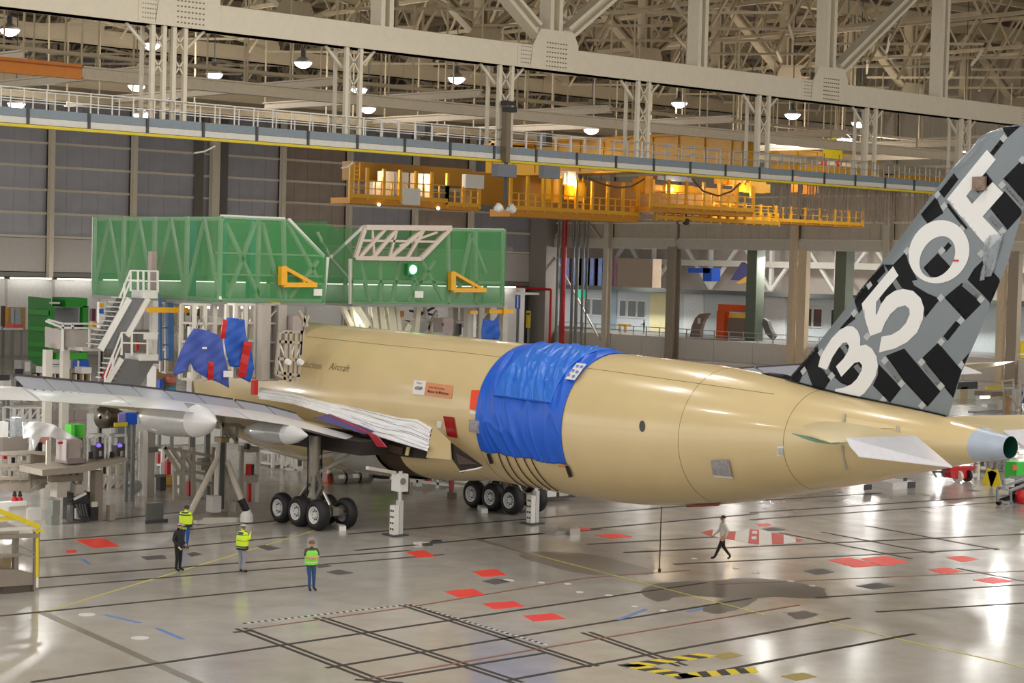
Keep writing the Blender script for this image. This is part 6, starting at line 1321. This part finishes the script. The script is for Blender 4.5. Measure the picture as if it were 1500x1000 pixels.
for a, b in (((1461, 715), (1461, 733)), ((1480, 718), (1480, 738)), ((1461, 715), (1481, 718)), ((1461, 733), (1481, 738)), ((1470, 702), (1470, 716)), ((1481, 718), (1506, 708)), ((1481, 737), (1506, 728)), ((1462, 714), (1500, 702))): bo('tube', c_(*a), c_(*b), .12, mat('cart_grey', (140, 142, 146), .4, .3), t)
MB().poly([c_(1462, 732), c_(1481, 737), c_(1506, 729), c_(1485, 725)], .05).build('tray', GREY, t); bxo('motor', (1482, 705, 1504, 728), cy+.6, BLACK, t, .6); bxo('white_pump', (1474, 702, 1486, 713), cy+.5, WHITE, t, .4)
for px, py in ((1463, 735), (1484, 741)): P = c_(px, py); MB().lathe((P.x-.08, P.y, .13), (1, 0, 0), [(0, .13), (.16, .13), (.16, 0)], 10).build('caster', BLACK, t)
P = c_(1497, 734, -.2); tag(MB().lathe((P.x, P.y, .05), (0, 0, 1), [(0, .3), (.3, .42), (.6, .3), (.7, 0)], 14).build('red_drum', RED, smooth=True), 'red ball-shaped drum beside the grey service cart', 'drum')
bot('generator', (1477, 677, 1502, 700), cy+2, 1.2, mat('gen_green', (56, 190, 60), .4), 'bright green machine behind the service cart', 'machine', [('badge', (1484, 681, 1490, 688), mat('badge', (200, 110, 60), .5)), ('base', (1477, 698, 1502, 701), GREY)])
t, p = T('wet_floor_sign', 1453, 712, 'yellow folding floor sign left of the service cart', 'sign'); MB().bar((p.x, p.y-.3, 0), (p.x, p.y, .9), .7, .04, up=(1, 0, 0)).build('panel', YEL2, t); MB().bar((p.x, p.y+.35, 0), (p.x, p.y, .9), .7, .04, up=(1, 0, 0)).build('panel', YEL2, t)
bot('rack_post', (1430, 680, 1435, 703), yof(1433, 703), .3, OFFW, 'white post standing right of the red hopper', 'post', [('bracket', (1424, 694, 1431, 698), OFFW)])
rack('pallet_rack', 1434, 1478, 676, 702, yof(1455, 700)+2, 3, 2, 'low grey rack full of parts under the starboard tailplane', m=GREY, seed=31, fill=.6)
bot('cream_house', (1391, 568, 1428, 616), 112, 3, mat('pale_green_wall', (196, 198, 180), .6), 'pale green-grey cabin with small window behind the fin', 'cabin', [('window', (1398, 586, 1408, 599), mat('cabin_glass', (120, 126, 118), .4)), ('corner', (1408, 567, 1416, 616), mat('cabin_tan', (190, 170, 132), .6)), ('roof', (1388, 560, 1432, 569), DGREY)])
t = thing('service_deck', at(1460, 606, 1, 100), 'white and yellow aircraft service deck behind the right tailplane', 'platform'); d_ = lambda px, py, d=0: at(px, py, 1, 100+d)
bxo('deck', (1434, 574, 1472, 580), 100, mat('deck_brown', (120, 108, 88), .5), t, 2); bxo('rail', (1444, 566, 1470, 569), 100, YEL2, t, .2); bxo('strip', (1436, 580, 1450, 583), 99.8, mat('strip_glow', (255, 246, 220)), t, .2)
for r, m in (((1456, 586, 1468, 600), OFFW), ((1440, 592, 1458, 596), ALU), ((1420, 602, 1470, 606), mat('slab_grey', (150, 146, 150), .4)), ((1474, 580, 1479, 606), WOOD), ((1484, 570, 1492, 600), OFFW), ((1496, 574, 1504, 590), BLUE), ((1440, 608, 1500, 613), GREY)): bxo('fitting', r, 100.4, m, t, .6)
for a, b in (((1468, 556), (1470, 580)), ((1484, 554), (1486, 576)), ((1468, 558), (1486, 556)), ((1480, 580), (1500, 606)), ((1494, 556), (1496, 606)), ((1468, 568), (1486, 568)), ((1506, 560), (1490, 604))): bo('rail_tube', d_(*a), d_(*b), .12, OFFW, t)
bot('yellow_machine', (1488, 500, 1502, 532), 130, 1.5, YEL2, 'yellow machine at the right edge beyond the column', 'machine', [('rail', (1476, 518, 1502, 520), WHITE), ('top', (1490, 499, 1502, 502), YEL)])
bot('brown_door', (1485, 462, 1502, 500), 150, .5, mat('door_brown', (130, 98, 84), .6), 'dark brown doorway at the right edge', 'door', [('orange_stripe', (1496, 468, 1500, 498), mat('rust_orange', (190, 90, 50), .5)), ('white_header', (1483, 446, 1502, 462), WHITE)])
# next hall: orange jig, curved shells, bench
y = at(1075, 495, 0, 192).y
def xo(name, r, x, m, par=None, dep=.5): a, c = at(r[0], r[1], 0, x), at(r[2], r[3], 0, x); return MB().box(x, c.y, c.z, x+dep, a.y, a.z).build(name, m, par)
JO = mat('jig_orange', (232, 92, 26), .45); t = thing('orange_jig', at(1075, 497, 0, 190), 'orange arch-shaped jig on the walkway behind the opening', 'jig')
xo('lintel', (1052, 445, 1103, 458), 190, JO, t, 1); xo('leg', (1050, 455, 1060, 497), 190, JO, t, 1); xo('leg', (1096, 455, 1104, 497), 190, JO, t, 1); xo('shell', (1066, 465, 1090, 496), 190.5, mat('shell_brown', (140, 120, 106), .5), t, .3); xo('yellow_back', (1060, 458, 1096, 470), 191.5, mat('soft_yellow', (230, 210, 90), .5), t, .1)
for i, P_ in enumerate((((1010, 495), (1013, 478), (1018, 466), (1024, 460), (1038, 458), (1030, 470), (1026, 482), (1025, 496)), ((1118, 466), (1124, 470), (1128, 482), (1134, 492), (1130, 498), (1121, 488), (1116, 474)))):
    t = thing('fuselage_shell', at(*P_[0], 0, 189), ['curved brown fuselage shell left of the orange jig', 'curved grey fuselage shell right of the orange jig'][i], 'shell'); MB().poly([at(*q_, 0, 189) for q_ in P_], .6, (1, 0, 0)).build('skin', mat('shell_brown', (140, 120, 106)) if i == 0 else mat('shell_grey', (112, 110, 108), .4), t); xo('window', (P_[0][0]+12, 466, P_[0][0]+16, 474), 188.9, WHITE, t, .05) if i == 0 else None
t = thing('yellow_bench', at(912, 488, 0, 190), 'small yellow bench on the walkway in front of the office', 'bench'); xo('top', (905, 474, 917, 478), 190, YEL, t, 1)
for r in ((906, 478, 908, 488), (914, 478, 916, 488)): xo('leg', r, 190, YEL, t, .2)
t = thing('walkway_railing', at(1000, 490, 0, XW+1), 'long thin grey railing along the walkway behind the barrier', 'railing')
for i in range(24):
    yy = 150+i*2.6; MB().box(XW+1, yy-.06, 2.7, XW+1.1, yy+.06, 3.9).build('post', ALU, t)
for z in (3.3, 3.9): MB().box(XW+1, 148, z-.05, XW+1.1, 212, z+.05).build('rail', ALU, t)
t = thing('tail_fin_far', at(1085, 420, 0, XO+10), 'small blue and yellow striped far tail fin high in the next hall', 'fin')
MB().poly([at(*q_, 0, XO+10) for q_ in ((1070, 410), (1086, 384), (1094, 388), (1096, 412))], .6, (1, 0, 0)).build('fin', mat('navy', (46, 34, 110), .4), t); MB().poly([at(*q_, 0, XO+9.9) for q_ in ((1078, 414), (1097, 402), (1097, 412), (1082, 416))], .3, (1, 0, 0)).build('yellow_band', YEL, t)
# flat signs on wall and corner
tag(bxo('wall_unit', (757, 428, 790, 432), 205, WHITE, None, .5), 'white ledge on the back wall beside the corner pier', 'ledge'); bot('yellow_box', (771, 455, 777, 480), 200, .5, YEL2, 'small yellow cabinet at the foot of the back wall near the corner', 'cabinet', [('mark', (772, 458, 776, 461), BLACK)])
bot('blue_locker', (755, 432, 762, 452), 204, .5, BLUE, 'small blue locker by the back wall corner', 'locker', [('gap', (758, 433, 759, 451), WHITE)])

# bright background furniture seen between the wing and the floor
def wallp(px0, px1, y0, y1, Y, m, label, cat, n=4, dep=.3):
    t = thing('partition', at((px0+px1)/2, y1, 1, Y), label, cat)
    for i in range(n):
        a, c = at(px0+(px1-px0)*i/n, y0, 1, Y), at(px0+(px1-px0)*(i+1)/n, y1, 1, Y); MB().box(a.x+.03, Y, max(0, min(a.z, c.z)), c.x-.03, Y+dep, a.z).build('panel', m, t)
    return t
def ybase(px, py): return fl(px, py).y
PWH = mat('partition_white', (232, 230, 224), .5)
wallp(222, 372, 596, 650, ybase(300, 650), PWH, 'white partition wall behind the wing trestle', 'partition', 5)
wallp(372, 470, 646, 655, ybase(420, 655), PWH, 'low white barrier behind the near landing gear', 'barrier', 4)
wallp(66, 130, 601, 616, ybase(90, 616), mat('mauve_partition', (178, 164, 160), .5), 'low mauve barrier under the outer wing flap', 'barrier', 3)
wallp(130, 222, 606, 640, ybase(170, 640)-3, PWH, 'white partition behind the bronze duct under the wing', 'partition', 3)
rack('parts_rack', 0, 66, 598, 650, ybase(30, 650), 4, 3, 'bright rack of silver parts behind the basket platform', m=WHITE, seed=41, extra=(RED, WHITE, WHITE))
rack('parts_rack', 128, 184, 676, 716, ybase(150, 716), 3, 2, 'rack of parts behind the machine column', m=OFFW, seed=43, extra=(WHITE, WHITE))
rack('parts_rack', 226, 262, 660, 702, ybase(240, 702)+2, 2, 2, 'white rack behind the red cabinet left of the trestle', m=WHITE, seed=44, extra=(WHITE, WHITE, RED))
rack('parts_rack', 378, 440, 664, 694, ybase(410, 694)+3, 3, 2, 'white rack of equipment behind the white trolley', m=WHITE, seed=45, fill=.5, extra=(WHITE,))
rack('parts_rack', 520, 566, 684, 704, ybase(540, 704)+6, 3, 1, 'low white rack left of the lime tank', m=WHITE, seed=46, extra=(WHITE, WHITE))
rack('parts_rack', 576, 700, 682, 700, ybase(640, 700)+4, 6, 1, 'long pale rack far under the belly', m=WHITE, seed=47, fill=.7, extra=(WHITE, WHITE, CRM))
bot('slanted_panel', (166, 618, 198, 668), ybase(180, 700)+6, .4, mat('stair_grey', (118, 120, 122)), 'grey slanted stair foot panel behind the robots', 'panel', [('edge', (162, 618, 167, 668), WHITE)])
tag(bxo('shelf_plate', (222, 576, 262, 578), 91.3, WHITE, None, .9), 'thin white shelf board carrying the coloured boxes', 'shelf')
# ------------------------------------------------------------------ people
def person(loc, face, J, cols, label, H=1.76, bulk=1, hat=None, hair=(70, 60, 50), vest=None, jacket_long=False):
    """J: joints in body space (x right, y forward, z up) for a 1.76 m figure; face: heading (radians from +X)."""
    t = thing('person', loc, label, 'person'); sc = H/1.76
    D = dict(pel=(0,0,.94), sp=(0,.0,1.12), ch=(0,.01,1.32), nk=(0,.0,1.49), hb=(0,.02,1.56), hd=(0,.035,1.66), ht=(0,.02,1.735))
    for s, k in ((-1, 'l'), (1, 'r')):
        D[k+'sh'] = (s*.185,0,1.43); D[k+'el'] = (s*.24,-.02,1.16); D[k+'wr'] = (s*.25,.06,.92); D[k+'hp'] = (s*.095,0,.9); D[k+'kn'] = (s*.105,.02,.5); D[k+'an'] = (s*.11,-.02,.09); D[k+'to'] = (s*.125,.17,.04)
    D.update(J)
    rad = dict(pel=.145, sp=.13, ch=.155, nk=.058, hb=.068, hd=.098, ht=.072)
    for k in 'lr': rad.update({k+'sh': .075, k+'el': .05, k+'wr': .034, k+'hp': .098, k+'kn': .063, k+'an': .045, k+'to': .04})
    for q_ in rad:
        if q_ not in ('hb', 'hd', 'ht', 'nk', 'lwr', 'rwr'): rad[q_] *= 1.13*(bulk if q_ in ('pel', 'sp', 'ch', 'lsh', 'rsh', 'lel', 'rel') else 1)
    keys = list(D); vs = [Vector(D[k]) for k in keys]; rs = [rad[k] for k in keys]
    E = [('pel','sp'),('sp','ch'),('ch','nk'),('nk','hb'),('hb','hd'),('hd','ht')]
    for k in 'lr': E += [('ch',k+'sh'),(k+'sh',k+'el'),(k+'el',k+'wr'),('pel',k+'hp'),(k+'hp',k+'kn'),(k+'kn',k+'an'),(k+'an',k+'to')]
    ed = [(keys.index(a), keys.index(b)) for a, b in E]
    seg = [(Vector(D[a]), Vector(D[b]), 'head' if b in ('hb','hd','ht') else 'torso' if (a, b) in (('pel','sp'),('sp','ch'),('ch','nk')) or a == 'ch' else 'arm' if b[1:] == 'el' else 'fore' if b[1:] == 'wr' else 'shoe' if b[1:] == 'to' else 'leg') for a, b in E]
    for k in 'lr':      # hands: palm, four fingers, thumb
        s = -1 if k == 'l' else 1; w = Vector(D[k+'wr']); e = Vector(D[k+'el']); d = (w-e).normalized(); sd = d.cross(Vector((s*.3, 1, .2))).normalized(); nn = sd.cross(d)
        wi = keys.index(k+'wr'); pi = len(vs); vs.append(w+d*.075); rs.append(.034); ed.append((wi, pi)); keys.append(k+'palm'); seg.append((w, vs[-1], 'hand'))
        for f in range(4):
            o = sd*(.027-.018*f); L = (.07, .08, .075, .058)[f]; a = len(vs)
            vs += [w+d*.09+o, w+d*(.09+L*.6)+o+nn*.012, w+d*(.09+L)+o+nn*.035]; rs += [.0095, .009, .008]; keys += ['f']*3
            ed += [(pi, a), (a, a+1), (a+1, a+2)]; seg.append((vs[a], vs[a+2], 'hand'))
        a = len(vs); vs += [w+d*.03+sd*.04+nn*.01, w+d*.07+sd*.06+nn*.03]; rs += [.011, .009]; keys += ['t']*2; ed += [(wi, a), (a, a+1)]; seg.append((vs[a], vs[a+1], 'hand'))
    me = bpy.data.meshes.new('p'); me.from_pydata([v*sc for v in vs], ed, []); o = bpy.data.objects.new('p', me); COL.objects.link(o)
    md = o.modifiers.new('skin', 'SKIN'); md.use_smooth_shade = True; sv = me.skin_vertices[0].data
    for i, r_ in enumerate(rs): k = (1.18, .82) if keys[i] in ('pel', 'sp', 'ch') else (1, 1); sv[i].radius = (r_*sc*k[0], r_*sc*k[1])
    sv[0].use_root = True
    o.modifiers.new('sub', 'SUBSURF').levels = 1
    dg = bpy.context.evaluated_depsgraph_get(); m2 = bpy.data.meshes.new_from_object(o.evaluated_get(dg)); bpy.data.objects.remove(o)
    order = ['torso', 'arm', 'fore', 'hand', 'head', 'leg', 'shoe']; m2.materials.clear()
    for k in order: m2.materials.append(mat('cloth_%d_%d_%d' % cols[k], cols[k], .75, var=.06, scale=8))
    for p in m2.polygons:
        c = p.center/sc; best = (9, 'torso')
        for a, b, kk in seg:
            ab = b-a; tt = max(0, min(1, (c-a).dot(ab)/ab.length_squared)); dd = (c-a-ab*tt).length - (.05 if kk == 'torso' else 0)
            if dd < best[0]: best = (dd, kk)
        p.material_index = order.index(best[1])
    b = bpy.data.objects.new('body', m2); COL.objects.link(b); b.parent = t; t.rotation_euler.z = face-math.pi/2
    def part(name, mb, m, smooth=True):
        me = bpy.data.meshes.new(name); me.from_pydata([tuple(Vector(v)*sc) for v in mb.v], [], mb.f); me.materials.append(m)
        if smooth: me.polygons.foreach_set('use_smooth', [True]*len(me.polygons))
        q = bpy.data.objects.new(name, me); COL.objects.link(q); q.parent = t; return q
    hd = Vector(D['hd']); SK = mat('skin', (206, 158, 130), .6); sk = cols['head']
    mb = MB(); mb.lathe(hd+Vector((0, .085, .0)), (0, 1, -.25), [(0, .02), (.025, .016), (.035, 0)], 8)
    for s in (-1, 1): mb.cb(hd+Vector((s*.098, .0, -.005)), .02, .035, .06)
    part('nose_and_ears', mb, mat('cloth_%d_%d_%d' % sk, sk, .6))
    mb = MB()
    for s in (-1, 1): mb.cb(hd+Vector((s*.036, .092, .022)), .022, .012, .012)
    part('eyes', mb, BLACK); mb = MB(); mb.cb(hd+Vector((0, .088, -.05)), .05, .012, .01); part('mouth', mb, mat('lips', (150, 84, 78), .6))
    mb = MB(); mb.grid(lambda u, v: hd+Vector((.108*math.sin(2*math.pi*u)*math.sin(v*1.75), -.012-.115*math.cos(2*math.pi*u)*math.sin(v*1.75)*(1 if math.cos(2*math.pi*u) > 0 else .62), .03+.095*math.cos(v*1.75))), 16, 7, closed=True); part('hair', mb, mat('hair_%d_%d_%d' % hair, hair, .8))
    if hat:
        mb = MB(); mb.grid(lambda u, v: hd+Vector((.116*math.sin(2*math.pi*u)*math.sin(v*1.5), -.005+.125*math.cos(2*math.pi*u)*math.sin(v*1.5), .045+.085*math.cos(v*1.5))), 16, 6, closed=True); part('cap', mb, mat('cap_%d_%d_%d' % hat, hat, .7))
        mb = MB(); mb.poly([hd+Vector((x, y_, .05-.02*(y_ > .12))) for x, y_ in ((-.085, .08), (.085, .08), (.07, .17), (0, .2), (-.07, .17))], .01); part('cap_peak', mb, mat('cap_%d_%d_%d' % hat, hat))
    if vest:
        z0, z1, col, bands = vest; pel, ch = Vector(D['pel']), Vector(D['ch'])
        def ring_(z, ex): k = (z-.9)/.5; c = Vector((0, pel.y+(ch.y-pel.y)*min(1, max(0, (z-pel.z)/(ch.z-pel.z))), z)); w = (.225+.03*(bulk-1)*5)+.02*math.sin(k*3)-(.06 if z > 1.42 else 0)+ex; return c, w
        def shell(a, b_, m, ex, nm):
            mb = MB(); mb.grid(lambda u, v: (lambda cw: cw[0]+Vector((cw[1]*math.cos(2*math.pi*u), cw[1]*.74*math.sin(2*math.pi*u), 0)))(ring_(a+(b_-a)*v, ex)), 24, 8, closed=True); q = part(nm, mb, m); return q
        shell(z0, z1, mat('hivis_%d_%d_%d' % col, col, .6, emit=0), .0, 'hi_vis_vest')
        for (za, zb, bc) in bands: shell(za, zb, mat('band_%d_%d_%d' % bc, bc, .5), .006, 'band')
    return t
def sub(*c): return c
SKN = (206, 158, 130); HV = (206, 236, 40); LIME = (132, 224, 60)
tocam = math.atan2(-CF.y, -CF.x); right = math.atan2(CR.y, CR.x)
arms_x = dict(lsh=(-.19,.0,1.43), lel=(-.25,.06,1.2), lwr=(.02,.24,1.17), rsh=(.19,0,1.43), rel=(.25,.06,1.2), rwr=(-.04,.27,1.2))
p = fl(455, 865); person((p.x, p.y, 0), tocam+.35, dict(arms_x, lkn=(-.1,.03,.5), lto=(-.17,.15,.04), rkn=(.06,.05,.5), ran=(.05,.0,.09), rto=(.04,.18,.04)), dict(torso=(64, 70, 66), arm=(64, 70, 66), fore=SKN, hand=SKN, head=SKN, leg=(40, 74, 120), shoe=(40, 30, 26)),
    'man in a lime vest and jeans with crossed arms, facing the viewer', 1.78, hat=(112, 84, 70), vest=(.93, 1.43, LIME, [(1.0, 1.03, (210, 222, 190)), (1.2, 1.23, (210, 222, 190))]))
p = fl(354, 838); person((p.x, p.y, 0), right+.75, dict(lel=(-.24,.12,1.22), lwr=(-.08,.3,1.38), rel=(.24,.12,1.22), rwr=(.06,.3,1.4)), dict(torso=HV, arm=HV, fore=HV, hand=SKN, head=(150, 112, 92), leg=(138, 142, 150), shoe=(36, 28, 24)),
    'person in bulky yellow high-visibility jacket and grey trousers, arms raised, back half turned', 1.78, bulk=1.22, hat=(168, 160, 140), vest=(.86, 1.44, HV, [(.84, .99, (28, 30, 34)), (.92, .945, (170, 172, 176)), (1.18, 1.2, (120, 130, 40)), (1.4, 1.5, (40, 46, 60))]))
p = fl(261, 836); person((p.x, p.y, 0), right-.45, dict(lel=(-.24,-.05,1.18), lwr=(-.17,.18,.98), rel=(.25,-.06,1.16), rwr=(.2,.14,.93), hd=(0,.06,1.65), ht=(0,.04,1.725)), dict(torso=(30, 30, 32), arm=(30, 30, 32), fore=(30, 30, 32), hand=SKN, head=SKN, leg=(18, 18, 22), shoe=(16, 16, 16)),
    'man all in black with a grey cap standing sideways nearest the yellow line', 1.78, bulk=1.12, hat=(150, 150, 138))
p = fl(271, 804); person((p.x, p.y, 0), tocam+math.pi-.3, dict(lel=(-.25,.02,1.2), lwr=(-.12,.2,1.05), rel=(.25,.02,1.2), rwr=(.12,.2,1.05), hd=(0,.1,1.63), ht=(0,.12,1.7), lan=(-.07,-.02,.09), lto=(-.08,.15,.04), ran=(.07,0,.09), rto=(.08,.17,.04)), dict(torso=HV, arm=HV, fore=HV, hand=SKN, head=(120, 92, 76), leg=(30, 78, 150), shoe=(70, 56, 40)),
    'person in yellow high-visibility jacket and blue jeans by the trestle leg, seen from behind', 1.76, bulk=1.2, hair=(56, 46, 38), vest=(1.0, 1.45, HV, [(.9, 1.02, (26, 28, 32)), (1.36, 1.5, (46, 46, 44))]))
p = fl(1058, 820); wl = math.atan2(-CR.y, -CR.x)+.12
person((p.x, p.y, 0), wl, dict(lhp=(-.09,0,.9), lkn=(-.1,.16,.53), lan=(-.1,.34,.12), lto=(-.1,.5,.1), rhp=(.09,0,.9), rkn=(.1,-.06,.5), ran=(.1,-.36,.13), rto=(.1,-.22,.04), lel=(-.23,-.14,1.17), lwr=(-.22,-.05,.95), rel=(.23,.08,1.16), rwr=(.22,.28,.99), pel=(0,0,.92)), dict(torso=(214, 210, 198), arm=(214, 210, 198), fore=(214, 210, 198), hand=SKN, head=(170, 126, 104), leg=(20, 18, 18), shoe=(14, 12, 12)),
    'man in white long-sleeved top and black trousers walking left past the red and white chevrons', 1.8, hair=(48, 42, 36))
p = at(943, 489, 0, 190); person((p.x, p.y, 2.7), math.atan2(-CR.y, -CR.x), dict(lel=(-.24,.1,1.2), lwr=(-.2,.34,1.2), rel=(.24,.1,1.2), rwr=(.2,.3,1.1)), dict(torso=(24, 24, 26), arm=(24, 24, 26), fore=(24, 24, 26), hand=SKN, head=(150, 112, 92), leg=(40, 42, 50), shoe=(20, 20, 20)),
    'distant person in black walking along the office walkway', 1.95, hair=(30, 26, 24))

# ------------------------------------------------------------------ repeats of a kind share a group phrase
GROUPS = {'high_bay_lamp': 'high-bay lamps under the roof', 'roof_truss': 'main roof trusses', 'roof_joist': 'lattice roof joists', 'runway_beam': 'suspended runway beams', 'monorail_beam': 'monorail beams', 'lattice_hanger': 'lattice hangers of the catwalk',
          'cable_tray': 'cable trays under the roof', 'net_enclosure': 'green netted enclosures', 'swing_bracket': 'yellow swing brackets', 'hanging_cover': 'blue cloth covers', 'dock_rack': 'racks of the dock', 'parts_rack': 'racks of parts around the aeroplane', 'fuselage_jack': 'jacks under the fuselage',
          'inspection_robot': 'robot heads on the machine cell', 'extinguisher': 'fire extinguishers on the bench', 'person': 'people in the hangar', 'tool_case': 'cases on the basket platform', 'bench_box': 'boxes in the white bench cabinet', 'crane_girder': 'yellow crane girders', 'light_bar': 'bars and strip lights at the crane',
          'wheel_chock': 'white wheel chocks', 'board_rack': 'racks of plywood boards', 'fuselage_shell': 'fuselage shells on the walkway', 'seat_block': 'pale angular blocks', 'cable_loop': 'cable loops under the catwalk', 'hose': 'pale hoses under the catwalk', 'partition': 'partitions and barriers beyond the wing'}
for o in S.objects:
    if o.parent is None and 'category' in o.keys():
        g = GROUPS.get(o.name.split('.')[0])
        if g and 'group' not in o.keys(): o['group'] = g
